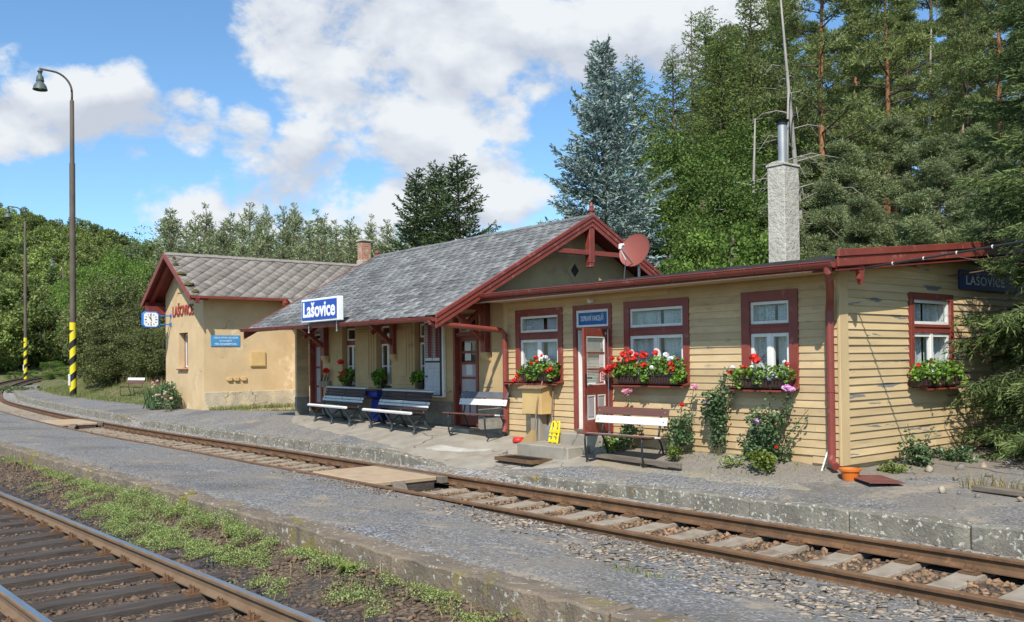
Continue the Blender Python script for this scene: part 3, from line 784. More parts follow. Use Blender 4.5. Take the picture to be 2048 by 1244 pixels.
def add_sleepers(track, proto_mb, mat, h, posf, angf, xs):
    first = None
    rl = Vector(track.location)
    for x in xs:
        p = posf(x); a = angf(x) + random.uniform(-.012, .012)
        if first is None:
            first = proto_mb.build('sleeper', mat, track, local=True)
            ch = [chair_mb().build('rail_chair', M['rust'], first, local=True)]; ch[0].location = (0, -G2, h)
            c = ch[0].copy(); COL.objects.link(c); c.parent = first; c.location = (0, G2, h); ch.append(c)
            o = first
        else:
            o = first.copy(); COL.objects.link(o); o.parent = track
            for q in ch:
                c = q.copy(); COL.objects.link(c); c.parent = o
        o.location = p - rl; o.rotation_euler = (0, 0, a)
xs_main = [x for x in np.arange(4.6, -52, -.61) if not (-7.6 < x < -5.6) and not (-27.4 < x < -24.7)]
add_sleepers(main, sleeper_proto('sleeper', .26, 2.42, 0.0, M['sleeper_conc'], .012), M['sleeper_conc'], 0.0,
             lambda x: Vector((x, float(YC(x)), zs_main)), lambda x: math.atan2(tangent(x).y, tangent(x).x) + PI, xs_main)
add_sleepers(fg, sleeper_proto('sleeper', .25, 2.5, 0.0, M['sleeper_wood'], .012), M['sleeper_wood'], 0.0,
             lambda x: FGC(x) + Vector((0, 0, -.149 - .018)), lambda x: .052, np.arange(3.2, -14.5, -.605))

# ---- ballast beds
def bed_sheet(name, x0, x1, n, y0f, y1f, m, zf, mat):
    V = []; F = []
    for i in range(n + 1):
        x = x0 + (x1 - x0) * i / n
        for j in range(m + 1):
            y = y0f(x) + (y1f(x) - y0f(x)) * j / m
            V.append((x, y, zf(x, y)))
    for i in range(n):
        for j in range(m):
            a = i * (m + 1) + j; F.append((a, a + 1, a + m + 2, a + m + 1))
    return np_mesh(name, V, F, mat, smooth=True, kind='structure')
zbed_main = lambda x, y: float(ZC(x)) - .215 + .018 * mnoise.noise(Vector((x * 2.5, y * 2.5, 0)))
bed_sheet('track_bed', -151, 11, 400, lambda x: float(YC(x)) - 1.45, lambda x: float(YC(x)) + 1.35, 10, zbed_main, M['ballast_bed'])
def zbed_fg(x, y):
    k = float(sstep(.75, 1.5, abs(y - FGC(x).y)))
    k2 = float(sstep(1.1, 2.0, y - FGC(x).y)) if y > FGC(x).y else 0.0
    return -.305 + .03 * k + .125 * k2 + .03 * mnoise.noise(Vector((x * 2.0, y * 2.0, 5))) * (1 + k)
bed_sheet('foreground_track_bed', -40, 10, 170, lambda x: -13.5, lambda x: MKY(x) + .1, 30, zbed_fg, M['ballast_bed'])

# ---- loose stones
def stone_templates(k=7):
    out = []; rg = np.random.default_rng(3)
    for _ in range(k):
        bm = bmesh.new(); P = rg.normal(size=(9, 3)); P /= np.linalg.norm(P, axis=1, keepdims=True); P *= rg.uniform(.75, 1.1, (9, 1)) * rg.uniform(.7, 1.25, (1, 3))
        for p in P: bm.verts.new(p)
        r = bmesh.ops.convex_hull(bm, input=bm.verts[:]); bmesh.ops.triangulate(bm, faces=bm.faces[:])
        bmesh.ops.recalc_face_normals(bm, faces=bm.faces[:])
        bm.verts.index_update(); out.append((np.array([v.co[:] for v in bm.verts]), np.array([[v.index for v in f.verts] for f in bm.faces]))); bm.free()
    return out
ST = stone_templates()
def stones(name, pts, size, mat, flat=.7, kind='stuff', tone=(.6, 1.35), sink=.25, tilt=.5, rng=RNG):
    pts = np.asarray(pts, float); n = len(pts)
    which = rng.integers(0, len(ST), n)
    Vs = []; Fs = []; Ts = []; off = 0
    for k in range(len(ST)):
        P = pts[which == k]
        if not len(P): continue
        s = size[0] + (size[1] - size[0]) * rng.random(len(P)) ** 1.6
        S = np.stack([s * rng.uniform(.8, 1.5, len(P)), s * rng.uniform(.7, 1.2, len(P)), s * flat * rng.uniform(.6, 1.2, len(P))], 1)
        a = rng.uniform(0, 2 * PI, len(P)); D = np.stack([np.cos(a), np.sin(a), rng.normal(0, tilt, len(P)) * .6], 1)
        R = rot_from_dir(D, rng.normal(0, tilt, len(P)))
        P = P.copy(); P[:, 2] += S[:, 2] * (1 - 2 * sink) * .5
        V, F = scatter(ST[k][0], ST[k][1], P, R, S)
        Vs.append(V); Fs.append(F + off); off += len(V)
        Ts.append(np.repeat(rng.uniform(tone[0], tone[1], len(P)), len(ST[k][1])))
    return np_mesh(name, np.concatenate(Vs), np.concatenate(Fs), mat, tone=np.concatenate(Ts), kind=kind)
def field(n, x0, x1, y0f, y1f, zf, rng=RNG, keep=None, pw=1.0):
    x = x1 - (x1 - x0) * rng.random(n) ** pw
    t = rng.random(n)
    a = np.array([y0f(q) for q in x]); b = np.array([y1f(q) for q in x]); y = a + (b - a) * t
    P = np.stack([x, y, [zf(p, q) for p, q in zip(x, y)]], 1)
    if keep is not None: P = P[np.array([keep(p, q) for p, q in zip(x, y)], bool)]
    return P
def near_sleeper(x, x0, pitch, half): 
    d = (x0 - x) % pitch; return d < half or d > pitch - half
stones('foreground_ballast', field(17000, -15, 3.2, lambda x: -11.2, lambda x: MKY(x) - .05, zbed_fg,
       keep=lambda x, y: not (abs(y - FGC(x).y) < 1.22 and near_sleeper(x, 3.2 + (y - FGC(x).y) * .052, .605, .10) and random.random() < .93), pw=1.15), (.014, .044), M['stone'])
ym = lambda x: float(YC(x))
stones('main_track_ballast', np.concatenate([
    field(3800, -8, 5, lambda x: ym(x) - .72, lambda x: ym(x) + .72, zbed_main, keep=lambda x, y: not near_sleeper(x, 4.6, .61, .12) and not (-7.7 < x < -5.5)),
    field(4200, -30, -7.5, lambda x: ym(x) - .72, lambda x: ym(x) + .72, zbed_main, keep=lambda x, y: not near_sleeper(x, 4.6, .61, .11) and not (-27.5 < x < -24.6)),
    field(2200, -62, -27, lambda x: ym(x) - 1.3, lambda x: ym(x) + 1.2, zbed_main)]), (.022, .055), mk('tan_ballast_stone', (.29, .18, .10), (.18, .115, .07), 9, 5, .9, .5, 50, 'World', tone=True, bdist=.01))
stones('trackside_stones', np.concatenate([
    field(1500, -24, 8, lambda x: ym(x) + .84, lambda x: ym(x) + interp(x, KOFF) - .03, lambda x, y: -.07 if interp(x, EDGE) > .07 else -.03),
    field(500, -60, -24, lambda x: ym(x) + .84, lambda x: ym(x) + interp(x, KOFF) - .03, lambda x, y: -.07)]), (.010, .03), M['stone_pale'], flat=.6, tone=(.45, 1.0))
# pale flat stones bedded in the middle platform beside the near rail
def strip_keep(x, y):
    t = (ym(x) - .8 - y)
    c = .15 + .62 * float(sstep(-6, 3, x)) 
    wdt = .12 + .50 * float(sstep(-6, 1.5, x))
    return abs(t - c) < wdt * (1.0 + .5 * mnoise.noise(Vector((x * 1.4, y * 1.4, 2)))) and random.random() < (.35 + .65 * float(sstep(-6, 0, x)))
stones('bedded_platform_stones', field(3900, -6.2, 5.5, lambda x: ym(x) - 2.3, lambda x: ym(x) - .82, lambda x, y: float(zmid(x, y)), keep=strip_keep), (.02, .072), M['stone_pale'], flat=.13, tone=(.5, 1.25), sink=.42, tilt=.12)
stones('rail_foot_stones', field(900, -8, 6, lambda x: ym(x) - 1.25, lambda x: ym(x) - .80, lambda x, y: float(zmid(x, y))), (.012, .04), mk('grey_brown_chip', (.24, .20, .16), (.16, .13, .10), 9, 4, .9, .4, tone=True), flat=.6, tone=(.6, 1.4))

# ---- crossing panels between the rails
def crossing(label, xa, xb, end_timber):
    c = (xa + xb) / 2
    t = thing('track_crossing', label, 'crossing', (c, ym(c), 0))
    mb = MB(); n = 2
    L_ = (xb - xa) / n
    y0, y1 = ym(c) - .665, ym(c) + .52
    mb.box(xa, xb, y0, y1, -.075, -.004)
    mb.build('concrete_panel', M['panel_conc'], t, bevel=.012)
    mb = MB(); mb.box(xa - .05, xb + .12, y1 + .012, y1 + .135, -.11, -.008); mb.build('edge_timber', M['old_timber'], t, bevel=.006)
    mb = MB(); mb.box(xa + .02, xb - .02, y0 + .05, y1 - .04, -.21, -.077); mb.build('packing_timber', M['sleeper_wood'], t)
    mb = MB()
    yy = ym(c) - .12
    mb.hexa([(xb - .02, yy - .20, -.095), (xb + .52, yy - .42, -.215), (xb + .56, yy - .22, -.215), (xb + .02, yy + .02, -.095), (xb - .02, yy - .20, -.012), (xb + .52, yy - .42, -.165), (xb + .56, yy - .22, -.165), (xb + .02, yy + .02, -.012)])
    mb.build('ramp_timber', M['old_timber'], t, bevel=.006)
crossing('tan concrete level crossing slab between the rails near the office door', -7.62, -5.58, True)
crossing('far tan crossing slab between the rails, beside the yellow and black lamp post', -27.5, -24.75, True)

# ---- weeds between the foreground track and the middle kerb
def leaf_cards(P, N, size, rng=RNG, aspect=.6, upw=.6, tone=(.6, 1.3)):
    """N folded leaf quads around points P (n,3)"""
    n = len(P)
    D = rng.normal(size=(n, 3)); D[:, 2] = np.abs(D[:, 2]) * upw
    R = rot_from_dir(D, rng.normal(0, .6, n))
    tv = np.array([(0, -.0, 0), (.5, -aspect / 2, .06), (1, 0, -.05), (.5, aspect / 2, .06)]); tf = np.array([[0, 1, 2, 3]])
    s = rng.uniform(size[0], size[1], n)
    V, F = scatter(tv, tf, P, R, s)
    return V, F, rng.uniform(tone[0], tone[1], n)
WP = [(-14.5, -7.2, .8, .12, .08), (-13, -7.0, 1.2, .14, .08), (-11.3, -7.05, 1.2, .16, .09), (-9.6, -7.0, 1.0, .22, .10), (-8.2, -6.98, .9, .25, .12), (-7.0, -6.98, .8, .28, .16), (-5.9, -6.92, .9, .30, .17),
      (-5.0, -6.9, .9, .28, .16), (-4.1, -6.85, .8, .26, .17), (-3.3, -6.85, .7, .24, .15), (-6.4, -7.45, 1.0, .24, .12), (-5.2, -7.5, .9, .26, .14), (-4.3, -7.45, .8, .22, .11), (-3.3, -7.3, .6, .2, .09), (-8.2, -7.5, .8, .18, .08),
      (-2.5, -7.15, .55, .2, .09), (-2.1, -6.75, .6, .12, .08), (-1.4, -6.80, .5, .14, .10), (-.7, -6.72, .5, .14, .08), (-1.5, -7.4, .5, .16, .07), (-.3, -7.1, .5, .16, .07), (.4, -6.7, .5, .12, .07), (-10.3, -7.6, .6, .16, .06), (1.1, -6.85, .5, .18, .06), (1.6, -6.7, .5, .12, .07), (.9, -7.3, .35, .12, .05)]
pp = []
for (cx, cy, rx, ry, h) in WP:
    n = int(23000 * rx * (ry + .1) * (1.0 if h > .085 else .7))
    a = RNG.random(n) * 2 * PI; r = np.sqrt(RNG.random(n)); q = RNG.random(n)
    X = cx + rx * r * np.cos(a) + RNG.normal(0, .07, n); Yy = cy + ry * 1.15 * r * np.sin(a) + RNG.normal(0, .05, n)
    lump = np.array([.55 + .9 * abs(mnoise.noise(Vector((x * 5, y * 5, 0)))) for x, y in zip(X, Yy)])
    keep = np.array([mnoise.noise(Vector((x * 3.2, y * 3.2, 7))) > -.22 + .35 * rr * rr for x, y, rr in zip(X, Yy, r)])
    Zz = np.array([zbed_fg(x, y) for x, y in zip(X, Yy)]) + .012 + h * (1.5 if h > .11 else 1.1) * (1 - r ** 2 * .8) * lump * np.sqrt(q)
    ok = keep & (Yy < np.array([MKY(x) - .012 for x in X]))
    pp.append(np.stack([X, Yy, Zz], 1)[ok])
pp = np.concatenate(pp)
V, F, tn = leaf_cards(pp, 1, (.011, .024), aspect=.65, upw=1.0)
np_mesh('trackside_weeds', V, F, M['weed'], tone=tn, kind='stuff')
# a thistle rosette and a few blades growing from the kerb foot
def rosette(label, loc, n, l, w, mat, name='weed_rosette'):
    r = thing(name, label, 'weed', loc); mb = MB()
    for i in range(n):
        a = 2 * PI * i / n * 1.618 + random.uniform(-.2, .2); e = random.uniform(.3, 1.0)
        d = Vector((math.cos(a) * math.cos(e), math.sin(a) * math.cos(e), math.sin(e))); s = Vector((-d.y, d.x, 0)).normalized()
        ll = l * random.uniform(.7, 1.1); p = Vector(loc)
        mid = p + d * ll * .55; tip = p + d * ll + Vector((0, 0, -ll * .25))
        mb.tone = random.uniform(.8, 1.2)
        mb.add([p - s * w * .2, p + s * w * .2, mid + s * w * .5 + Vector((0, 0, .006)), tip, mid - s * w * .5 + Vector((0, 0, .006)), mid], [(0, 1, 2, 5), (0, 5, 4), (5, 2, 3), (4, 5, 3)])
    mb.build('leaves', mat, r)
rosette('pale green leafy rosette growing at the foot of the middle platform kerb', (-1.02, -6.80, zbed_fg(-1.02, -6.80)), 26, .20, .045, M['leaf_lime'])
# grass blades
def blades(name, P, hgt, mat, rng=RNG, lean=.35, w=.006, tone=(.6, 1.4), kind='stuff', parent=None):
    n = len(P)
    a = rng.uniform(0, 2 * PI, n); h = rng.uniform(hgt[0], hgt[1], n)
    s = np.stack([np.cos(a), np.sin(a), np.zeros(n)], 1); l = rng.normal(0, lean, (n, 2))
    tip = P + np.stack([l[:, 0] * h, l[:, 1] * h, h], 1)
    mid = P + (tip - P) * .5 + np.stack([-l[:, 0] * h * .15, -l[:, 1] * h * .15, h * .08], 1)
    ww = (w * (.6 + .8 * rng.random(n)))[:, None]
    V = np.stack([P - s * ww, P + s * ww, mid + s * ww * .7, mid - s * ww * .7, tip], 1).reshape(-1, 3)
    b = np.arange(n)[:, None] * 5
    F = np.concatenate([b + np.array([[0, 1, 2, 3]]), b + np.array([[3, 2, 4, 4]])])
    F3 = np.concatenate([b + np.array([[0, 1, 2]]), b + np.array([[0, 2, 3]]), b + np.array([[3, 2, 4]])])
    t = rng.uniform(tone[0], tone[1], n)
    return np_mesh(name, V, F3, mat, tone=np.concatenate([t, t, t]), kind=kind, parent=parent)
def zg(x, y): return max(float(T(x, y)), 0) if False else float(T(x, y))
Gp = field(26000, -60, -16.5, lambda x: float(YC(x)) + float(np.interp(x, [-60, -50, -26, -23.5, -16], [2.7, 2.9, 3.3, 3.45, 5.2])), lambda x: float(YC(x)) + 11, lambda x, y: zplat(x, y) - .01 if y < float(YC(x)) + 4.4 else float(T(x, y)) - .01,
           keep=lambda x, y: not (-27.3 < x < -23.2 and y > 0) and not (x > -23.3 and y > 3.1) and mnoise.noise(Vector((x * .8, y * .8, 4))) > -.32)
for i in range(len(Gp)):
    Gp[i, 2] = max(Gp[i, 2], float(T(Gp[i, 0], Gp[i, 1])) - .01)
blades('platform_grass', Gp, (.05, .16), M['grass'], w=.009)
Gd = field(9000, -62, -30, lambda x: float(YC(x)) + 5.5, lambda x: float(YC(x)) + 12, lambda x, y: float(T(x, y)) - .01, keep=lambda x, y: mnoise.noise(Vector((x * .45, y * .45, 9))) > -.05)
blades('dry_grass', Gd, (.2, .65), M['grass_dry'], w=.012)
Gs = np.concatenate([field(260, -22.8, -16.6, lambda x: 2.2, lambda x: 3.1, lambda x, y: .30), field(900, -23.2, -22.7, lambda x: .1, lambda x: 3.0, lambda x, y: .31)])
blades('wall_foot_grass', Gs, (.05, .2), M['grass'], w=.008)

stones('platform_grit', np.concatenate([field(2600, -14, 6, lambda x: MKY(x) + .32, lambda x: float(YC(x)) - .9, lambda x, y: float(zmid(x, y))), field(1500, -22, 6, lambda x: float(YC(x)) + interp(x, KOFF) + .28, lambda x: -.5, lambda x, y: zplat(x, y))]), (.006, .02), M['stone_pale'], flat=.5, tone=(.35, 1.0), sink=.3)
stones('cinder_strip', field(5200, -16, 2.5, lambda x: FGC(x).y + 1.12 + .10 * math.sin(x * 1.3), lambda x: FGC(x).y + 1.40 + .12 * math.sin(x * 1.7), zbed_fg), (.010, .032), mk('dark_cinder', (.062, .058, .06), (.035, .033, .036), 9, 5, .9, .4, tone=True), flat=.6, tone=(.6, 1.5))

blades('trackside_grass', np.concatenate([field(420, -15, 2.4, lambda x: MKY(x) - .42, lambda x: MKY(x) - .02, zbed_fg, keep=lambda x, y: mnoise.noise(Vector((x * 1.1, y * 2, 3))) > -.05), field(160, -12, 2.0, lambda x: MKY(x) - 1.1, lambda x: MKY(x) - .3, zbed_fg, keep=lambda x, y: mnoise.noise(Vector((x * 1.5, y * 2, 6))) > .1)]), (.06, .22), M['grass_dry'], w=.005, lean=.5)
# ------------------------------------------------------------------ buildings
def wall_panels(mb, F, u0, u1, z0, z1, ops, d0, d1):
    """solid wall with rectangular openings (ua, ub, za, zb)"""
    us = sorted(set([u0, u1] + [o[0] for o in ops] + [o[1] for o in ops]))
    for a, b in zip(us[:-1], us[1:]):
        m = (a + b) / 2
        hs = sorted([(o[2], o[3]) for o in ops if o[0] <= m <= o[1]])
        z = z0
        for (za, zb) in hs + [(z1, z1)]:
            if za > z + 1e-4: mb.fbox(F, a, b, d0, d1, z, za)
            z = max(z, zb)
def siding(mb, F, u0, u1, z0, z1, ops, pitch=.107, top=None, lip=.027, seg=1.1, wob=.004):
    k = 0; z = z0
    while z < z1 - .01:
        zt = min(z + pitch + .012, z1 + .01)
        ua = u0
        if top: ua = max(u0, top(z + pitch))
        cuts = [(o[0], o[1]) for o in ops if min(zt, o[3]) - max(z, o[2]) > pitch * .5]
        ivs = []; c = ua
        for a, b in sorted(cuts):
            if a > c: ivs.append((c, a))
            c = max(c, b)
        if u1 > c: ivs.append((c, u1))
        for a, b in ivs:
            js = [a]; 
            x = a
            while x < b:
                x += random.uniform(2.2, 4.2); js.append(min(x, b))
            for ja, jb in zip(js[:-1], js[1:]):
                if jb - ja < .02: continue
                mb.tone = random.uniform(.84, 1.08)
                n = max(1, int((jb - ja) / seg)); dz = random.uniform(-.003, .003)
                vs = []
                for i in range(n + 1):
                    u = ja + .0015 + (jb - ja - .003) * i / n
                    w = wob * mnoise.noise(Vector((u * .9, z * 7, k))) + dz
                    l = lip + .008 * mnoise.noise(Vector((u * 1.3, z * 5, 3)))
                    vs += [F.p(u, 0.001, z + w), F.p(u, l, z + w), F.p(u, l * .92, z + w + .006), F.p(u, .004, zt + w)]
                fs = [(0, 1, 2, 3), tuple(n * 4 + q for q in (3, 2, 1, 0))]
                for i in range(n):
                    for q in range(4): fs.append((i * 4 + q, i * 4 + (q + 1) % 4, i * 4 + 4 + (q + 1) % 4, i * 4 + 4 + q))
                mb.add(vs, fs)
        z += pitch; k += 1
    mb.tone = 1.0

def curtain(F, u0, u1, z0, z1, d, parent, mat, amp=.018):
    n = 40; V = []; Fc = []
    ph = random.random() * 9
    for i in range(n + 1):
        u = u0 + (u1 - u0) * i / n
        dd = d + amp * math.sin(u * 38 + ph + 1.5 * math.sin(u * 9))
        V += [tuple(F.p(u, dd, z0)), tuple(F.p(u, dd, z1))]
    for i in range(n): Fc.append((2 * i, 2 * i + 2, 2 * i + 3, 2 * i + 1))
    off = Vector(root_of(parent).location)
    return np_mesh('curtain', [tuple(Vector(v) - off) for v in V], Fc, mat, parent, smooth=True)

def casing(mb, F, u0, u1, z0, z1, w, d0, d1, bottom=True):
    mb.fbox(F, u0, u0 + w, d0, d1, z0, z1); mb.fbox(F, u1 - w, u1, d0, d1, z0, z1)
    mb.fbox(F, u0 + w, u1 - w, d0, d1, z1 - w * 1.0, z1)
    if bottom: mb.fbox(F, u0 + w, u1 - w, d0, d1, z0, z0 + w * .8)
def sash(F, u0, u1, z0, z1, d, parent, fw=.045, name='sash', bars=(), mat=None, gmat=None, th=.045):
    mb = MB()
    mb.fbox(F, u0, u0 + fw, d, d + th, z0, z1); mb.fbox(F, u1 - fw, u1, d, d + th, z0, z1)
    mb.fbox(F, u0 + fw, u1 - fw, d, d + th, z1 - fw, z1); mb.fbox(F, u0 + fw, u1 - fw, d, d + th, z0, z0 + fw)
    for zb in bars: mb.fbox(F, u0 + fw, u1 - fw, d + .004, d + th - .004, zb - .013, zb + .013)
    s = mb.build(name, mat or M['white'], parent)
    g = MB(); g.add([F.p(u0 + fw - .004, d + th * .4, z0 + fw - .004), F.p(u1 - fw + .004, d + th * .4, z0 + fw - .004), F.p(u1 - fw + .004, d + th * .4, z1 - fw + .004), F.p(u0 + fw - .004, d + th * .4, z1 - fw + .004)], [(0, 1, 2, 3)])
    g.build('pane', gmat or M['glass'], s)
    return s

# ================= wooden annex
AX0, AX1, AD = -7.19, 0.0, 6.2
FF = Frame((0, 0, 0), (1, 0, 0), (0, -1, 0))        # front wall: u = X
FR = Frame((0, 0, 0), (0, 1, 0), (1, 0, 0))         # right wall: u = Y
annex = thing('wooden_annex', 'low yellow clapboard annex with red window frames and single-pitch felt roof', 'building', (-3.6, 3.0, .3))
W1 = (-6.81, -5.47, 1.45, 2.80); W2 = (-3.94, -2.55, 1.45, 2.80); W3 = (-1.56, -.61, 1.42, 2.80); AD_ = (-5.19, -4.23, .62, 2.80)
WR = (1.83, 3.13, 1.40, 2.78)
ops = [W1, W2, W3, AD_]
roofz = lambda y: 3.075 + .095 * (y + .65)
mb = MB()
shr = lambda o, e=.05: (o[0] + e, o[1] - e, o[2] + e, o[3] - e)
wall_panels(mb, FF, AX0 + .012, AX1 - .03, .30, 3.0, [shr(W1), shr(W2), shr(W3), (AD_[0] + .05, AD_[1] - .05, .30, AD_[3] - .05)], -.10, -.002)
wall_panels(mb, FR, .10, AD, .30, 2.98, [shr(WR)], -.10, -.032)
mb.hexa([(-.10, .0, 2.982), (-.032, .0, 2.982), (-.032, AD, 2.982), (-.10, AD, 2.982), (-.10, .0, roofz(0) - .02), (-.032, .0, roofz(0) - .02), (-.032, AD, roofz(AD) - .02), (-.10, AD, roofz(AD) - .02)])
mb.box(AX0, -.10, AD - .1, AD, .0, roofz(AD) - .03)
mb.box(AX0 + .01, AX0 + .1, .12, AD - .1, .0, 3.0)
mb.build('wall', M['trim_yellow'], annex)
mb = MB()
siding(mb, FF, AX0 + .13, -.015, .52, 2.97, [W1, W2, W3, AD_], lip=.021)
mb.build('front_cladding', M['siding'], annex)
mb = MB()
siding(mb, FR, .185, AD, .405, 3.62, [WR], top=lambda z: (z - roofz(0) + .02) / .095 if z > roofz(0) - .02 else 0)
mb.build('side_cladding', M['siding_peel'], annex)
mb = MB()
siding(mb, FF, -.42, -.03, .415, .519, [], wob=.003); mb.build('skirt_board', M['siding'], annex)
mb = MB(); mb.box(AX0 + .002, AX0 + .128, -.020, .10, .50, 2.97); mb.build('corner_board', M['trim_yellow'], annex, bevel=.004)
mb = MB(); mb.hexa([(-.012, -.028, .40), (.030, -.028, .40), (.030, .182, .40), (-.012, .182, .40), (-.012, -.028, roofz(-.02) - .03), (.030, -.028, roofz(-.02) - .03), (.030, .182, roofz(.1) - .03), (-.012, .182, roofz(.1) - .03)])
mb.build('corner_board', M['trim_yellow'], annex, bevel=.005)
mb = MB(); mb.box(AX0 + .03, -.05, .025, .30, -.3, .56); mb.box(-.32, -.045, .31, AD - .05, -.3, .45); mb.build('foundation', M['plinth_grey'], annex)
# roof deck, felt, soffit, fascia
Y0, Y1, X0, X1 = -.60, AD + .3, AX0 - .40, .40
mb = MB(); mb.prism([(Y0 + .02, roofz(Y0) - .105), (Y1, roofz(Y1) - .105), (Y1, roofz(Y1) - .01), (Y0 + .02, roofz(Y0) - .01)], 0, X0 + .05, X1 - .035)
mb.build('roof_deck', M['red_dark'], annex)
mb = MB(); ny_ = 14; nx_ = 36
for j in range(ny_ + 1):
    y = Y0 - .03 + (Y1 - Y0 + .05) * j / ny_
    for i in range(nx_ + 1):
        x = X0 + (X1 - X0 - .05) * i / nx_
        mb.v.append((x, y, roofz(y) + .046 + .024 * mnoise.noise(Vector((x * 1.1, y * 1.3, 0))) + (.015 * mnoise.noise(Vector((x * 3, 0, 0))) if j == 0 else 0)))
for j in range(ny_):
    for i in range(nx_):
        a = j * (nx_ + 1) + i; mb.f.append([a, a + 1, a + nx_ + 2, a + nx_ + 1]); mb.t.append(1); mb.m.append(0)
b = len(mb.v)
for i in range(nx_ + 1):
    x, y, z = mb.v[i]; mb.v.append((x, y + .012, z - .085))
for i in range(nx_): mb.f.append([i, b + i, b + i + 1, i + 1]); mb.t.append(1); mb.m.append(0)
mb.build('roofing_felt', M['felt'], annex)
mb = MB(); mb.prism([(Y0 + .05, 2.965), (-.03, 2.965), (-.03, 3.0), (Y0 + .05, 2.985)], 0, AX0 + .02, .0); mb.build('soffit', M['trim_yellow'], annex)
mb = MB(); mb.box(AX0 + .02, .02, Y0 + .015, Y0 + .048, 2.955, 2.985); mb.build('eaves_batten', M['white'], annex)
mb = MB(); mb.box(AX0 + .0, X1 - .04, Y0 - .005, Y0 + .012, 2.965, 3.085); mb.build('fascia', M['red'], annex, bevel=.004)
# verge boards on the right
for (za, zb, dx, nm) in ((.0, .092, .03, 'verge_board'), (-.125, -.003, .012, 'verge_board')):
    mb = MB(); mb.prism([(Y0 - .03, roofz(Y0) + za + .03), (Y1, roofz(Y1) + za + .03), (Y1, roofz(Y1) + zb + .03), (Y0 - .03, roofz(Y0) + zb + .03)], 0, X1 - .03, X1 - .03 + dx + .012)
    mb.build(nm, M['red'], annex, bevel=.005)
mb = MB(); mb.prism([(Y0, roofz(Y0) - .12), (AD, roofz(AD) - .12), (AD, roofz(AD) - .145), (Y0, roofz(Y0) - .145)], 0, .0, X1 - .03); mb.build('side_soffit', M['red_dark'], annex)
# purlin end bracket with carved tail
mb = MB(); mb.prism([(-.10, 3.05), (.04, 3.05), (.03, 2.90), (.0, 2.80), (-.03, 2.78), (-.05, 2.84), (-.085, 2.86), (-.07, 2.93), (-.10, 2.96)], 0, X1 - .10, X1 - .04); mb.build('purlin_end', M['red'], annex, bevel=.004)
# half-round gutter with brackets
def gutter(name, a, b, r, mat, parent, brk=.9, n=10):
    a = Vector(a); b = Vector(b); t = (b - a).normalized(); s = Vector((t.y, -t.x, 0)).normalized(); up = Vector((0, 0, 1))
    mb = MB(); vs = []
    for p in (a, b):
        for k in range(n + 1):
            an = PI + PI * k / n
            vs.append(p + s * r * math.cos(an) + up * r * math.sin(an))
        for k in range(n, -1, -1):
            an = PI + PI * k / n; rr = r - .006
            vs.append(p + s * rr * math.cos(an) + up * rr * math.sin(an))
    m = 2 * (n + 1)
    fs = [(i, (i + 1) % m, m + (i + 1) % m, m + i) for i in range(m)]
    mb.add(vs, fs)
    for p, o in ((a, 0), (b, m)):
        mb.add([p + s * (r) * math.cos(PI + PI * k / n) + up * (r) * math.sin(PI + PI * k / n) for k in range(n + 1)], [tuple(range(n + 1))])
    mb.tube([a + s * r + up * .004, b + s * r + up * .004], .009, 6)
    g = mb.build(name, mat, parent)
    L = (b - a).length; k = int(L / brk)
    for i in range(k + 1):
        p = a + t * (L * (i + .4) / (k + 1)); mb = MB()
        pts = [p + s * (r + .004) * math.cos(PI + PI * q / 8) + up * (r + .004) * math.sin(PI + PI * q / 8) for q in range(9)]
        mb.tube(pts, .007, 5); mb.build('gutter_bracket', mat, g)
    return g
gutter('gutter', (AX0 + .12, Y0 - .075, 3.095), (X1 - .04, Y0 - .075, 3.045), .072, M['red_metal'], annex, .75)
mb = MB()
mb.tube([(.27, Y0 - .07, 3.0), (.27, Y0 - .07, 2.93), (.13, -.40, 2.76), (-.04, -.14, 2.58), (-.075, -.10, 2.46), (-.075, -.10, .55), (-.06, -.13, .46), (.06, -.22, .415)], .052, 10)
for z in (2.30, 1.38): mb.tube([(-.075, -.10, z), (-.075, -.10, z + .03)], .058, 10)
mb.build('downpipe', M['red_metal'], annex, smooth=False)

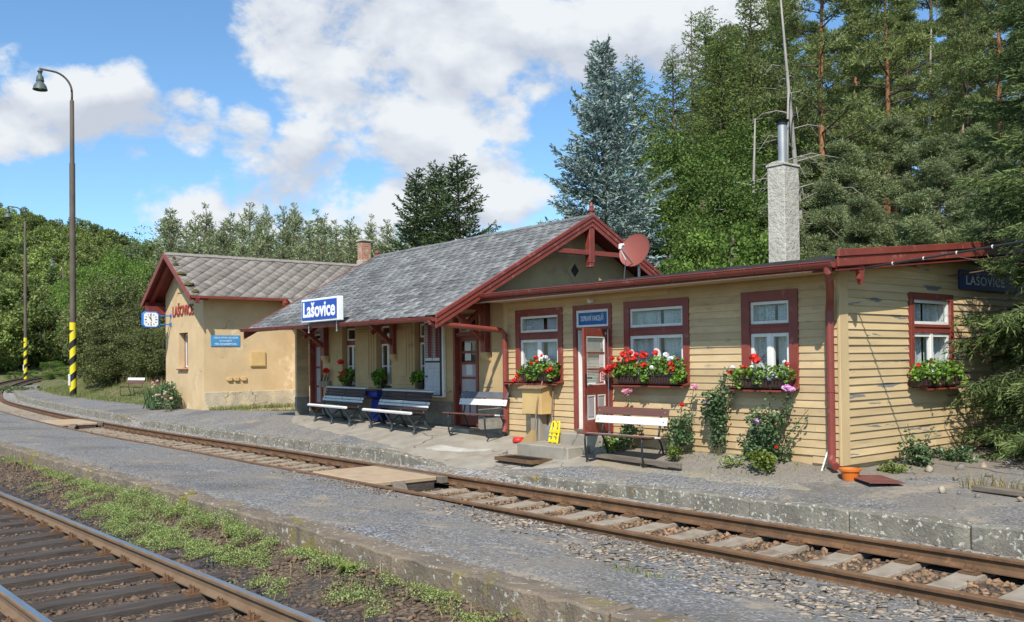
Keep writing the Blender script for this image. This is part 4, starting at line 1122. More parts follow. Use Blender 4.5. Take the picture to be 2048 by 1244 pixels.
def sill_board(F, u0, u1, z, d, parent, name='sill'):
    mb = MB(); mb.hexa([F.p(u0, .03, z - .008), F.p(u1, .03, z - .008), F.p(u1, d, z - .035), F.p(u0, d, z - .035), F.p(u0, .03, z + .012), F.p(u1, .03, z + .012), F.p(u1, d, z - .015), F.p(u0, d, z - .015)])
    mb.fbox(F, u0, u1, d - .004, d, z - .06, z - .016)
    return mb.build(name, M['red'], parent)
def annex_window(F, w, cw, zt, two=True, mull=.06, parent=annex, sill_l=.12, sill_r=.02, open_left=False):
    u0, u1, z0, z1 = w
    g = MB(); casing(g, F, u0, u1, z0, z1, cw, -.05, .036)
    g.fbox(F, u0 + cw, u1 - cw, -.05, .020, zt - .065, zt + .065)
    g.fbox(F, u0 + cw, u1 - cw, -.02, .034, zt + .02, zt + .04)
    win = g.build('window', M['red'], parent, bevel=.004)
    a, b = u0 + cw + .004, u1 - cw - .004
    sash(F, a, b, zt + .068, z1 - cw - .004, -.045, win, .042, 'top_sash')
    zb = z0 + cw * .8 + .004
    m = (a + b) / 2
    sash(F, a, m - .006, zb, zt - .068, -.045, win, .05)
    sash(F, m + .006, b, zb, zt - .068, -.045, win, .05)
    r = MB(); r.fbox(F, m - .035, m + .03, -.002, .012, zb, zt - .069); r.build('meeting_stile', M['white'], win)
    # white reveals and inner lining
    r = MB()
    r.fbox(F, a - .002, a + .012, -.20, -.048, z0 + .06, z1 - cw + .03); r.fbox(F, b - .012, b + .002, -.20, -.048, z0 + .06, z1 - cw + .03)
    r.fbox(F, a + .012, b - .012, -.20, -.048, z0 + .03, z0 + .055)
    r.build('reveal', M['white'], win)
    curtain(F, a + .02, a + (b - a) * .47, z0 + .12, z1 - cw - .05, -.15, win, M['lace'])
    curtain(F, a + (b - a) * .53, b - .02, z0 + .12, z1 - cw - .05, -.155, win, M['lace'])
    sill_board(F, u0 - sill_l, u1 + sill_r, z0 + .01, .20, win)
    return win
annex_window(FF, W1, .125, 2.30, sill_l=.16, sill_r=.03)
annex_window(FF, W2, .12, 2.30, sill_l=.12, sill_r=.02)
annex_window(FF, W3, .145, 2.265, sill_l=.09, sill_r=.02)
wr = annex_window(FR, WR, .10, 2.25, sill_l=-.12, sill_r=.08)
r = MB(); r.fbox(FR, WR[0] - .05, WR[0] - .002, -.03, .03, WR[2], WR[3]); r.build('casing_strip', M['red'], wr)

# annex door: casing, transom sign, inner white door, open leaf
g = MB(); u0, u1, z0, z1 = AD_
g.fbox(FF, u0, u0 + .075, -.06, .036, z0, z1); g.fbox(FF, u1 - .075, u1, -.06, .036, z0, z1); g.fbox(FF, u0 + .075, u1 - .075, -.06, .036, z1 - .085, z1)
g.fbox(FF, u0 + .075, u1 - .075, -.05, .02, 2.375, 2.415)
dr = g.build('door', M['red'], annex, bevel=.004)
g = MB(); casing(g, FF, u0 + .077, u1 - .077, 2.417, z1 - .087, .045, -.03, .012); g.build('transom_frame', M['white'], dr)
g = MB(); g.fbox(FF, u0 + .115, u1 - .115, -.015, -.004, 2.445, z1 - .12); g.build('name_panel', M['blue_paint'], dr)
text('door_lettering', 'DOPRAVNÍ  KANCELÁŘ', M['letter'], dr, (u0 + .18, .0035, 2.52), (1, 0, 0), (0, 0, 1), .56, .125, .003, bold=0.0)
g = MB(); g.fbox(FF, u0 + .077, u1 - .077, -.17, -.13, z0 + .01, 2.37); g.fbox(FF, u0 + .077, u0 + .105, -.13, -.02, z0 + .01, 2.37); g.build('inner_door', M['white'], dr, bevel=.003)
g = MB(); g.fbox(FF, u0 + .05, u1 - .05, -.16, .05, z0 - .03, z0 + .008); g.build('threshold', M['old_timber'], dr)
# the leaf, hinged on the right jamb and swung out past square
ang = math.radians(106)
ld = Vector((-math.cos(ang), -math.sin(ang), 0)); ln = Vector((ld.y, -ld.x, 0))
FL = Frame((u1 - .08, -.045, 0), ld, ln)     # u from hinge; outward normal faces the camera's left or right
if FL.n.x < 0: FL.n = -FL.n
lw = .775; lz0, lz1 = .635, 2.365
g = MB(); t = .042
g.fbox(FL, 0, .085, -t, 0, lz0, lz1); g.fbox(FL, lw - .085, lw, -t, 0, lz0, lz1)
g.fbox(FL, .085, lw - .085, -t, 0, lz0, lz0 + .23); g.fbox(FL, .085, lw - .085, -t, 0, 1.27, 1.43); g.fbox(FL, .085, lw - .085, -t, 0, lz1 - .13, lz1)
for zb in (1.69, 1.965): g.fbox(FL, .085, lw - .085, -t + .004, -.004, zb - .014, zb + .014)
g.fbox(FL, lw / 2 - .035, lw / 2 + .035, -t, 0, lz0 + .23, 1.27)
leaf = g.build('door_leaf', M['red'], dr, bevel=.004)
for a, b in ((.085, lw / 2 - .035), (lw / 2 + .035, lw - .085)):
    g = MB(); g.fbox(FL, a + .002, b - .002, -t + .012, -.012, lz0 + .232, 1.268); g.fbox(FL, a + .05, b - .05, -.012, -.006, lz0 + .28, 1.22); g.build('door_panel', M['panel_grey'], leaf, bevel=.004)
    g = MB(); casing(g, FL, a + .001, b - .001, lz0 + .231, 1.269, .022, -.012, -.003); g.build('panel_bead', M['white'], leaf)
g = MB(); g.add([FL.p(.083, -t / 2, 1.43), FL.p(lw - .083, -t / 2, 1.43), FL.p(lw - .083, -t / 2, lz1 - .13), FL.p(.083, -t / 2, lz1 - .13)], [(0, 1, 2, 3)]); g.build('pane', M['glass'], leaf)
g = MB(); casing(g, FL, .086, lw - .086, 1.431, lz1 - .131, .02, -t + .002, -.004); g.build('glazing_bead', M['white'], leaf)
g = MB()
for i in range(30): g.fbox(FL, .11, lw - .14, -t + .006, -t + .009, 1.47 + i * .0255, 1.47 + i * .0255 + .021)
g.build('venetian_blind', mk('cream_blind', (.62, .60, .48), (.55, .53, .42), 5, 2, .6), leaf)
g = MB(); g.fbox(FL, .12, .26, -t / 2 + .004, -t / 2 + .008, 1.77, 1.93); g.fbox(FL, .12, .25, -t / 2 + .004, -t / 2 + .008, 1.72, 1.765); g.build('notice', M['paper'], leaf)
g = MB(); g.fbox(FL, .14, .205, -t / 2 + .004, -t / 2 + .008, 2.03, 2.13); g.build('notice', mk('grey_sticker', (.25, .27, .30), (.55, .56, .58), 60, 2, .6), leaf)
g = MB(); g.fbox(FL, .115, .265, -t / 2 + .0035, -t / 2 + .006, 1.455, 1.665); g.build('sign_plate', M['red_plastic'], leaf)
for k, (ua, ub, za, zb) in enumerate(((.205, .245, 1.475, 1.60), (.215, .235, 1.60, 1.635))):
    g = MB(); g.fbox(FL, ua, ub, -t / 2 + .0062, -t / 2 + .008, za, zb); g.build('pictogram', M['letter'], leaf)
for k in range(4):
    g = MB(); g.add([FL.p(.13, -t / 2 + .0075, 1.475 + k * .045), FL.p(.13, -t / 2 + .0075, 1.497 + k * .045), FL.p(.185, -t / 2 + .0075, 1.517 + k * .045), FL.p(.185, -t / 2 + .0075, 1.495 + k * .045)], [(0, 1, 2, 3)]); g.build('pictogram', M['letter'], leaf)
g = MB(); g.fbox(FL, lw - .06, lw - .025, 0, .008, 1.40, 1.62); g.tube([FL.p(lw - .042, .004, 1.555), FL.p(lw - .042, .045, 1.555), FL.p(lw - .15, .05, 1.55)], .010, 6); g.build('handle', M['dark_steel'], leaf)
g = MB(); g.fbox(FL, .05, .085, .001, .007, 2.27, 2.31); g.build('tag', M['white'], leaf)
mb = MB(); mb.lathe([(.0, 0), (.04, .0), (.045, .02), (.042, .07), (.025, .085), (0, .085)], (-4.70, -.03, 2.865), 12, Matrix(((1, 0, 0), (0, 0, -1), (0, 1, 0)))); mb.box(-4.735, -4.665, -.03, -.004, 2.83, 2.90)
mb.build('door_lamp', M['white_worn'], annex, smooth=False)

# ================= main hall
HX0, HX1 = -15.70, -7.60
HY0, HY1 = .06, 4.40
RX0, RX1 = -15.78, -7.0
RY, RZ, EY, EZ = 2.23, 4.83, -1.66, 2.69
sl_ = (RZ - EZ) / (RY - EY); BY = 2 * RY - EY
hall = thing('station_hall', 'ochre plastered station hall with grey slate gable roof, red barge boards and a bracketed canopy', 'building', (-11.5, 2.2, .4))
FH = Frame((0, HY0, 0), (1, 0, 0), (0, -1, 0))
LD = (-15.61, -14.93, .60, 2.66); w1 = (-13.86, -13.20, 1.24, 2.74); w2 = (-12.18, -11.50, 1.24, 2.74); w3 = (-10.50, -9.80, 1.24, 2.74); RD = (-8.98, -8.11, .52, 2.80)
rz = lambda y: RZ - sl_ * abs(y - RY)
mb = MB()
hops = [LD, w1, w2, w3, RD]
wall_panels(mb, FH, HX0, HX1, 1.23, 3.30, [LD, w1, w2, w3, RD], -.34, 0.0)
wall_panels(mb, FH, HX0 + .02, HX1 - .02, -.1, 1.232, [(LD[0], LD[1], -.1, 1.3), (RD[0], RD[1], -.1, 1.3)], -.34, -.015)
mb.prism([(HY0 + .001, -.1), (HY1, -.1), (HY1, rz(HY1) - .08), (RY, RZ - .08), (HY0 + .001, rz(HY0) - .08)], 0, HX1 - .30, HX1 - .001)
mb.prism([(HY0 + .36, -.1), (HY1, -.1), (HY1, rz(HY1) - .08), (RY, RZ - .08), (HY0 + .36, rz(HY0) - .08)], 0, HX0 + .002, HX0 + .30)
mb.box(HX0 + .31, HX1 - .31, HY1 - .3, HY1, -.1, rz(HY1) - .1)
mb.box(HX1 + .001, AX0 - .002, .012, .30, .3, 3.0)
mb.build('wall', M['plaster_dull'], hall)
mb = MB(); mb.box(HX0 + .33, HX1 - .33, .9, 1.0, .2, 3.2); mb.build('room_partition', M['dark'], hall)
# plinth, string ledge, wall panels
mb = MB()
for a, b in ((LD[1] + .02, RD[0] - .08),): mb.box(a, b, HY0 - .035, HY0 + .012, .2, .98)
mb.box(RD[1] + .08, AX0 - .05, -.035, .010, .2, 1.04)
mb.build('plinth', M['plinth_grey'], hall, bevel=.01)
mb = MB(); mb.fbox(FH, LD[1] + .1, RD[0] - .12, -.012, .05, 1.20, 1.24); mb.build('ledge', M['plaster_dull'], hall, bevel=.008)
for a, b in ((-13.12, -12.28), (-11.42, -10.60)):
    for e, d in ((0, .018), (.09, .034), (.18, .05)):
        g = MB(); g.fbox(FH, a + e, b - e, d - .017, d, 1.33 + e, 2.70 - e * .7); g.build('wall_panel', M['plaster_dull'], hall, bevel=.006)
g = MB(); g.fbox(FH, -7.98, -7.62, .0, .014, 1.32, 1.9); g.build('wall_panel', M['plaster_dull'], hall, bevel=.006)
def hall_window(w):
    u0, u1, z0, z1 = w; F = FH
    g = MB(); casing(g, F, u0, u1, z0, z1, .045, -.20, -.13); g.fbox(F, u0 + .045, u1 - .045, -.20, -.125, 2.275, 2.385)
    win = g.build('window', M['red'], hall, bevel=.003)
    a, b = u0 + .048, u1 - .048; m = (a + b) / 2
    sash(F, a, b, 2.388, z1 - .048, -.17, win, .04, 'top_sash', gmat=M['glass_dark'])
    sash(F, a, m - .004, z0 + .05, 2.272, -.17, win, .042, bars=(1.75,), gmat=M['glass_dark'])
    sash(F, m + .004, b, z0 + .05, 2.272, -.17, win, .042, bars=(1.75,), gmat=M['glass_dark'])
    return win
for w in (w1, w2, w3): hall_window(w)
def hall_door(w, glass_top, notices):
    u0, u1, z0, z1 = w; F = FH
    g = MB(); g.fbox(F, u0, u0 + .07, -.16, .03, z0, z1); g.fbox(F, u1 - .07, u1, -.16, .03, z0, z1); g.fbox(F, u0 + .07, u1 - .07, -.16, .03, z1 - .05, z1); g.fbox(F, u0 + .07, u1 - .07, -.16, .0, 2.36, 2.44)
    d = g.build('door', M['red'], hall, bevel=.004)
    sash(F, u0 + .073, u1 - .073, 2.443, z1 - .053, -.13, d, .045, 'transom_sash', gmat=M['glass_dark'])
    a, b = u0 + .073, u1 - .073
    g = MB(); g.fbox(F, a, a + .085, -.12, -.08, z0, 2.357); g.fbox(F, b - .085, b, -.12, -.08, z0, 2.357)
    rails = [(z0, z0 + .2)] + [(q - .025, q + .025) for q in glass_top] + [(2.26, 2.357)]
    for p, q in rails: g.fbox(F, a + .085, b - .085, -.12, -.08, p, q)
    leaf = g.build('door_leaf', M['red'], d, bevel=.003)
    return d, leaf, a + .085, b - .085, rails
d, leaf, a, b, rails = hall_door(RD, (1.13, 1.50, 1.80, 2.03), 0)
for i in range(len(rails) - 1):
    za, zb = rails[i][1], rails[i + 1][0]
    g = MB()
    if i == 0:
        g.fbox(FH, a + .002, (a + b) / 2 - .02, -.11, -.09, za, zb); g.build('door_panel', M['panel_grey'], leaf)
        g = MB(); g.fbox(FH, (a + b) / 2 + .02, b - .002, -.11, -.09, za, zb); g.build('door_panel', M['panel_grey'], leaf)
        g = MB(); g.fbox(FH, (a + b) / 2 - .02, (a + b) / 2 + .02, -.115, -.083, za, zb); g.build('muntin', M['red'], leaf)
    elif i <= 2: g.fbox(FH, a + .002, b - .002, -.11, -.09, za, zb); g.build('door_panel', M['panel_grey'], leaf)
    else: g.add([FH.p(a, -.10, za), FH.p(b, -.10, za), FH.p(b, -.10, zb), FH.p(a, -.10, zb)], [(0, 1, 2, 3)]); g.build('pane', M['glass_dark'], leaf)
for (ua, za, zb) in ((-8.66, 1.56, 1.78), (-8.70, 1.86, 2.01), (-8.70, 2.06, 2.22)):
    g = MB(); g.fbox(FH, ua, ua + .21, -.089, -.086, za, zb); g.build('notice', M['paper'], leaf)
g = MB(); g.tube([FH.p(RD[0] + .10, -.08, 1.26), FH.p(RD[0] + .10, -.02, 1.26), FH.p(RD[0] + .19, -.015, 1.255)], .010, 6); g.fbox(FH, RD[0] + .085, RD[0] + .115, -.08, -.072, 1.15, 1.34); g.build('handle', M['dark_steel'], leaf)
d, leaf, a, b, rails = hall_door(LD, (1.22, 1.72), 0)
for i in range(len(rails) - 1):
    za, zb = rails[i][1], rails[i + 1][0]
    g = MB(); g.fbox(FH, a + .002, b - .002, -.11, -.09, za, zb); g.build('door_panel', M['panel_grey'], leaf)
# boarded wind screen at the far end
mb = MB(); FW = Frame((HX0 + .0, 0, 0), (0, 1, 0), (1, 0, 0))
siding(mb, FW, -.30, .05, .95, 2.78, [], pitch=.10, seg=.4); mb.box(HX0 - .09, HX0 - .002, -.30, .05, .5, 2.8)
mb.build('wind_screen', M['siding'], hall)
mb = MB(); mb.box(HX0 - .10, HX0 + .02, -.31, .05, .2, .948); mb.build('wind_screen_base', M['plinth_grey'], hall)
# diamond vent in the gable
FG_ = Frame((HX1, 0, 0), (0, 1, 0), (1, 0, 0))
for rr, d0, mt, nm in ((.30, .012, M['plaster_dull'], 'vent_surround'), (.145, .016, M['black'], 'vent_hole')):
    g = MB(); c = (RY + .02, 3.75)
    g.add([FG_.p(c[0] + rr * .8 * q[0], d, c[1] + rr * q[1]) for d in (-.01, d0) for q in ((0, -1), (1, 0), (0, 1), (-1, 0))], [(0, 1, 2, 3), (4, 5, 6, 7), (0, 1, 5, 4), (1, 2, 6, 5), (2, 3, 7, 6), (3, 0, 4, 7)])
    g.build(nm, mt, hall)
# roof: boarded deck, slates, ridge
mb = MB()
mb.prism([(EY, EZ - .055), (RY, RZ - .06), (BY, EZ - .055), (BY, EZ - .005), (RY, RZ - .005), (EY, EZ - .005)], 0, RX0 + .02, RX1 - .03)
mb.build('roof_deck', M['red_dark'], hall)
def tile_field(name, origin, u, v, n, U, Vv, expo, wid, thick, mat, parent, off=.5, jit=.012, tr=(.62, 1.28), lift=.014, clip=None):
    origin = np.array(origin, float); u = np.array(u, float); v = np.array(v, float); n = np.array(n, float)
    rows = int(Vv / expo); tv = []; P = []; tn = []
    rg = np.random.default_rng(11)
    for r in range(rows + 1):
        k = int(U / wid) + 2
        for c in range(k):
            a = (c - (off if r % 2 else 0)) * wid + rg.uniform(-jit, jit); b = a + wid - .006
            a = max(a, 0); b = min(b, U)
            if b - a < .03: continue
            v0 = r * expo - .01 + rg.uniform(-jit, jit); v1 = min(v0 + expo * 1.35, Vv)
            if v1 - v0 < .03: continue
            if clip and not clip((a + b) / 2, (v0 + v1) / 2): continue
            l0 = lift + thick + rg.uniform(0, .010); l0b = l0 + rg.uniform(-.006, .006); h1 = .002
            q = [origin + u * a + v * v0 + n * (l0 - thick), origin + u * b + v * (v0 + rg.uniform(-.008, .008)) + n * (l0b - thick), origin + u * b + v * v1 + n * h1, origin + u * a + v * v1 + n * h1]
            q2 = [p + n * thick for p in q]
            tv += q + q2; tn.append(rg.uniform(*tr) * (1.0 + .22 * mnoise.noise(Vector((a * .8, v0 * 1.1, 0)))))
    nq = len(tn); V = np.array(tv)
    f = np.array([[4, 5, 6, 7], [0, 1, 5, 4], [1, 2, 6, 5], [3, 0, 4, 7]])
    F = (f[None] + (np.arange(nq) * 8)[:, None, None]).reshape(-1, 4)
    V = V - np.array(root_of(parent).location)
    return np_mesh(name, V, F, mat, parent, tone=np.repeat(tn, 4))
slen = math.hypot(RY - EY, RZ - EZ); cs, sn = (RY - EY) / slen, (RZ - EZ) / slen
tile_field('slate_covering', (RX0, EY - .03, EZ - .012), (1, 0, 0), (0, cs, sn), (0, -sn, cs), RX1 - RX0 - .01, slen, .185, .29, .013, M['slate'], hall)
tile_field('slate_covering', (RX0, BY + .03, EZ - .012), (1, 0, 0), (0, -cs, sn), (0, sn, cs), RX1 - RX0 - .01, slen, .185, .29, .013, M['slate'], hall)
mb = MB(); n_ = 26
for i in range(n_):
    xa = RX0 + (RX1 - RX0) * i / n_; xb = RX0 + (RX1 - RX0) * (i + 1.08) / n_
    d = random.uniform(-.008, .008); mb.tone = random.uniform(.7, 1.2)
    for s in (-1, 1):
        mb.hexa([(xa, RY, RZ + .022 + d), (xb, RY, RZ + .030 + d), (xb, RY + s * .15, RZ - .15 * sl_ + .045 + d), (xa, RY + s * .15, RZ - .15 * sl_ + .037 + d), (xa, RY, RZ + .045 + d), (xb, RY, RZ + .053 + d), (xb, RY + s * .15, RZ - .15 * sl_ + .062 + d), (xa, RY + s * .15, RZ - .15 * sl_ + .055 + d)])
mb.build('ridge_covering', M['slate'], hall)
# barge boards: three stepped mouldings on each rake, both gables
def barge(x, s, side, parts=((.07, .0, .045), (-.03, .068, .03), (-.13, -.032, .018))):
    for (zb, zt, dx) in ((-.02, .055, .055), (-.115, -.022, .038), (-.215, -.117, .022)):
        g = MB(); y0 = EY - .06; 
        ya = RY; yb = RY + s * (RY - y0)
        pa, pb = RZ, RZ - sl_ * (RY - y0)
        g.prism([(ya, pa + zb), (yb, pb + zb), (yb, pb + zt), (ya, pa + zt)], 0, min(x, x + side * dx), max(x, x + side * dx))
        g.build('barge_board', M['red'], hall, bevel=.006)
for s in (-1, 1): barge(RX1 - .028, s, 1)
for s in (-1, 1):
    g = MB(); y0 = EY - .05
    g.prism([(RY, RZ - .20), (RY + s * (RY - y0), RZ - sl_ * (RY - y0) - .20), (RY + s * (RY - y0), RZ - sl_ * (RY - y0) + .05), (RY, RZ + .05)], 0, RX0 - .03, RX0 + .018)
    g.build('barge_board', M['red'], hall, bevel=.004)
# gable truss: king post, collar, finial
g = MB(); xk = RX1 - .09
g.box(xk - .075, xk + .075, RY - .075, RY + .075, 3.86, RZ - .24); g.prism([(RY - .075, 3.86), (RY + .075, 3.86), (RY + .055, 3.82), (RY + .07, 3.77), (RY - .07, 3.77), (RY - .055, 3.82)], 0, xk - .07, xk + .07)
g.build('king_post', M['red'], hall, bevel=.012)
for s in (-1, 1):
    g = MB(); g.box(xk - .05, xk + .05, min(RY + s * .077, RY + s * 1.30), max(RY + s * .077, RY + s * 1.30), 4.02, 4.12); g.build('collar_beam', M['red'], hall, bevel=.006)
g = MB(); g.lathe([(.055, RZ - .02), (.055, RZ + .10), (.075, RZ + .11), (.075, RZ + .14), (.045, RZ + .16), (.05, RZ + .22), (.02, RZ + .29), (.0, RZ + .31)], (RX1 - .03, RY, 0), 10); g.build('finial', M['red'], hall)
g = MB(); g.lathe([(.05, RZ - .02), (.05, RZ + .08), (.065, RZ + .09), (.03, RZ + .17), (.0, RZ + .19)], (RX0 + .0, RY, 0), 10); g.build('finial', M['red'], hall)
# purlins carrying the overhang
for y in (EY + .35, .3, 4.2, BY - .3, RY):
    z = rz(y) - .06
    g = MB(); g.box(HX1 + .002, RX1 - .05, y - .06, y + .06, z - .14, z - .002); g.build('purlin', M['red_dark'], hall, bevel=.008)
g = MB(); g.box(HX0 - .05, RX1 - .1, -.98, -.86, 2.86 + .112, rz(-.98) - .062); g.build('purlin', M['red_dark'], hall, bevel=.008)
# canopy brackets on stone corbels
for X in (-14.64, -11.26, -7.78):
    y = HY0 if X < -8 else HY0
    g = MB(); w = .075
    g.box(X - w, X + w, y - .15, y - .001, 2.03, 2.98)
    br = g.build('canopy_bracket', M['red'], hall, bevel=.01)
    g = MB(); g.box(X - .05, X + .05, -.92, y - .151, 2.86, 2.97); g.build('tie_beam', M['red'], br, bevel=.008)
    g = MB(); g.bar((X, y - .10, 2.24), (X, -.86, 2.90), .09, .10); g.build('strut', M['red'], br, bevel=.008)
    g = MB(); g.bar((X, y - .13, 2.90), (X, y - .66, 2.48), .07, .085); g.build('counter_brace', M['red'], br, bevel=.006)
    g = MB(); g.prism([(y - .16, 2.028), (y + .0, 2.028), (y, 1.82), (y - .06, 1.84), (y - .14, 1.93)], 0, X - .11, X + .11); g.build('corbel', M['plaster_dull'], br, bevel=.02)
gutter('gutter', (RX0 + .0, EY - .10, EZ + .03), (RX1 - .02, EY - .10, EZ - .045), .07, M['red_metal'], hall, .95)
mb = MB(); mb.tube([(RX1 - .12, EY - .10, EZ - .06), (RX1 - .12, EY - .10, EZ - .14), (RX1 - .10, EY + .0, EZ - .15), (-7.04, -.20, 2.43), (-7.02, -.12, 2.36), (-7.02, -.12, .60), (-7.02, -.16, .48)], .050, 10)
mb.build('downpipe', M['red_metal'], hall)
mb = MB(); mb.lathe([(.065, 0), (.055, -.06), (.052, -.10)], (RX1 - .12, EY - .10, EZ - .03), 10); mb.build('gutter_outlet', M['red_metal'], hall)

# ================= plastered wing
wing = thing('station_wing', 'ochre plastered wing with a diamond-tiled roof and red LAŠOVICE lettering on its gable', 'building', (-25.2, 3.5, .3))
GX0, GX1, GY0, GY1 = -27.1, -23.3, 0.0, 7.6
WRX, WRZ, WEZ, WEX = -25.2, 5.66, 4.07, -22.72
sw = (WRZ - WEZ) / (WEX - WRX); VX0 = 2 * WRX - WEX; VY0, VY1 = -.66, 7.7
wz = lambda x: WRZ - sw * abs(x - WRX)
FWG = Frame((0, GY0, 0), (1, 0, 0), (0, -1, 0)); FWS = Frame((GX1, 0, 0), (0, 1, 0), (1, 0, 0))
GW = (-25.70, -24.80, 1.70, 2.94)
mb = MB()
wall_panels(mb, FWG, GX0, GX1, -.1, 3.9, [GW], -.4, 0)
mb.prism([(GX0, 3.902), (GX1, 3.902), (GX1, wz(GX1) - .08), (WRX, WRZ - .08), (GX0, wz(GX0) - .08)], 1, GY0, GY0 + .4)
mb.box(GX1 - .4, GX1 - .001, GY0 + .401, GY1, -.1, wz(GX1) - .08)
mb.box(GX0 + .001, GX0 + .4, GY0 + .401, GY1, -.1, wz(GX0) - .08)
mb.prism([(GX0, -.1), (GX1 - .41, -.1), (GX1 - .41, wz(GX1) - .08), (WRX, WRZ - .08), (GX0, wz(GX0) - .08)], 1, GY1 + .002, GY1 + .3)
mb.build('wall', M['plaster'], wing)
mb = MB(); mb.box(GX1 + .002, -15.8, 3.13, 3.5, -.1, 2.5); mb.box(GX1 + .002, -21.5, 3.5, 7, 2.0, 3.4); mb.build('link_wall', M['plaster'], wing)
mb = MB(); mb.box(GX1 - .02, GX1 + .022, .02, 3.128, -.1, .90); mb.box(GX1 + .0, -21.4, 3.10, 3.13, -.1, .92)
mb.build('plinth', M['plinth'], wing, bevel=.01)
# gable window
g = MB(); u0, u1, z0, z1 = GW
g.fbox(FWG, u0 + .0, u0 + .03, -.30, -.20, z0, z1); g.fbox(FWG, u1 - .03, u1, -.30, -.20, z0, z1); g.fbox(FWG, u0 + .03, u1 - .03, -.30, -.20, z1 - .03, z1); g.fbox(FWG, u0 + .03, u1 - .03, -.30, -.20, z0, z0 + .03)
win = g.build('window', M['red'], wing)
m = (u0 + u1) / 2
sash(FWG, u0 + .033, m - .003, z0 + .033, z1 - .033, -.27, win, .05, gmat=M['glass_dark']); sash(FWG, m + .003, u1 - .033, z0 + .033, z1 - .033, -.27, win, .05, gmat=M['glass_dark'])
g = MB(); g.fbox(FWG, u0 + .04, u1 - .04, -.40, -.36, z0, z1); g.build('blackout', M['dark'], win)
g = MB(); g.hexa([FWG.p(u0 - .05, -.20, z0 - .02), FWG.p(u1 + .05, -.20, z0 - .02), FWG.p(u1 + .05, .09, z0 - .06), FWG.p(u0 - .05, .09, z0 - .06), FWG.p(u0 - .05, -.20, z0 + .02), FWG.p(u1 + .05, -.20, z0 + .02), FWG.p(u1 + .05, .09, z0 - .03), FWG.p(u0 - .05, .09, z0 - .03)]); g.build('sill', M['red'], win)
text('wall_lettering', 'LAŠOVICE', M['letter_red'], wing, (-26.27, -.001, 3.53), (1, 0, 0), (0, 0, 1), 2.06, .46, .03, bold=.015)
g = MB(); g.fbox(FWG, -25.75, -25.15, .0, .03, 4.35, 4.39); g.fbox(FWG, -25.6, -25.3, 0, .012, 4.39, 4.7); g.build('vent_slot', M['plaster_dull'], wing)
# roof
mb = MB()
for s in (-1, 1):
    xe = WRX + s * (WEX - WRX)
    mb.prism([(WRX, WRZ - .06), (xe, WEZ - .055), (xe, WEZ - .005), (WRX, WRZ - .005)], 1, VY0 + .03, VY1)
mb.build('roof_deck', M['red_dark'], wing)
xe2 = -21.3; ze2 = WRZ - sw * (xe2 - WRX)
mb = MB(); mb.prism([(WEX, WEZ - .055), (xe2, ze2 - .055), (xe2, ze2 - .005), (WEX, WEZ - .005)], 1, 2.72, VY1); mb.build('link_roof_deck', M['red_dark'], wing)
def diamond_field(name, origin, u, v, n, U, Vv, a, mat, parent, clip=None):
    origin = np.array(origin, float); u = np.array(u, float); v = np.array(v, float); n = np.array(n, float)
    h = a / math.sqrt(2); rg = np.random.default_rng(5); tv = []; tn = []
    j = 0; vv = -h
    while vv < Vv:
        uu = -h + (h if j % 2 else 0) - h * 1.0
        while uu < U + h:
            c = np.array([uu, vv + h])
            pts = [(0, -h * .98), (h * .965, 0), (0, h * 1.0), (-h * .965, 0)]
            lv = [.019 + rg.uniform(-.004, .007), .0125, .004, .0125]
            P = []
            for (pu, pv), l in zip(pts, lv):
                q = c + np.array([pu, pv]) + rg.uniform(-.004, .004, 2)
                qu = min(max(q[0], 0), U); qv = min(max(q[1], 0), Vv)
                P.append((qu, qv, l))
            ar = abs((P[2][0] - P[0][0]) * (P[3][1] - P[1][1]) - (P[3][0] - P[1][0]) * (P[2][1] - P[0][1])) / 2
            if ar > .01 and (clip is None or clip(c[0], c[1])):
                tv += [origin + u * p[0] + v * p[1] + n * (p[2] - .009) for p in P] + [origin + u * p[0] + v * p[1] + n * p[2] for p in P]; tn.append(rg.uniform(.80, 1.12))
            uu += 2 * h
        vv += h; j += 1
    nq = len(tn); f = np.array([[4, 5, 6, 7], [0, 1, 5, 4], [3, 0, 4, 7]])
    F = (f[None] + (np.arange(nq) * 8)[:, None, None]).reshape(-1, 4)
    return np_mesh(name, np.array(tv) - np.array(root_of(parent).location), F, mat, parent, tone=np.repeat(tn, 3))
wl = math.hypot(WEX - WRX, WRZ - WEZ); wc, wsn = (WEX - WRX) / wl, (WRZ - WEZ) / wl
wl2 = math.hypot(xe2 - WRX, WRZ - ze2)
diamond_field('tile_covering', (WEX + .03 * wc, VY0, WEZ - .015), (0, 1, 0), (-wc, 0, wsn), (wsn, 0, wc), VY1 - VY0, wl, .33, M['eternit'], wing)
diamond_field('tile_covering', (VX0 - .03 * wc, VY0, WEZ - .015), (0, 1, 0), (wc, 0, wsn), (-wsn, 0, wc), VY1 - VY0, wl, .33, M['eternit'], wing)
diamond_field('link_tile_covering', (xe2, 2.72, ze2 - .008), (0, 1, 0), (-wc, 0, wsn), (wsn, 0, wc), VY1 - 2.72, wl2 - wl, .36, M['eternit'], wing)
mb = MB()
for i in range(18):
    ya = VY0 + (VY1 - VY0) * i / 18; yb = VY0 + (VY1 - VY0) * (i + 1.06) / 18; d = random.uniform(-.006, .006)
    for s in (-1, 1):
        mb.hexa([(WRX, ya, WRZ + .024 + d), (WRX, yb, WRZ + .032 + d), (WRX + s * .16, yb, WRZ - .16 * sw + .042 + d), (WRX + s * .16, ya, WRZ - .16 * sw + .036 + d), (WRX, ya, WRZ + .05 + d), (WRX, yb, WRZ + .058 + d), (WRX + s * .16, yb, WRZ - .16 * sw + .060 + d), (WRX + s * .16, ya, WRZ - .16 * sw + .055 + d)])
mb.build('ridge_covering', M['eternit'], wing)
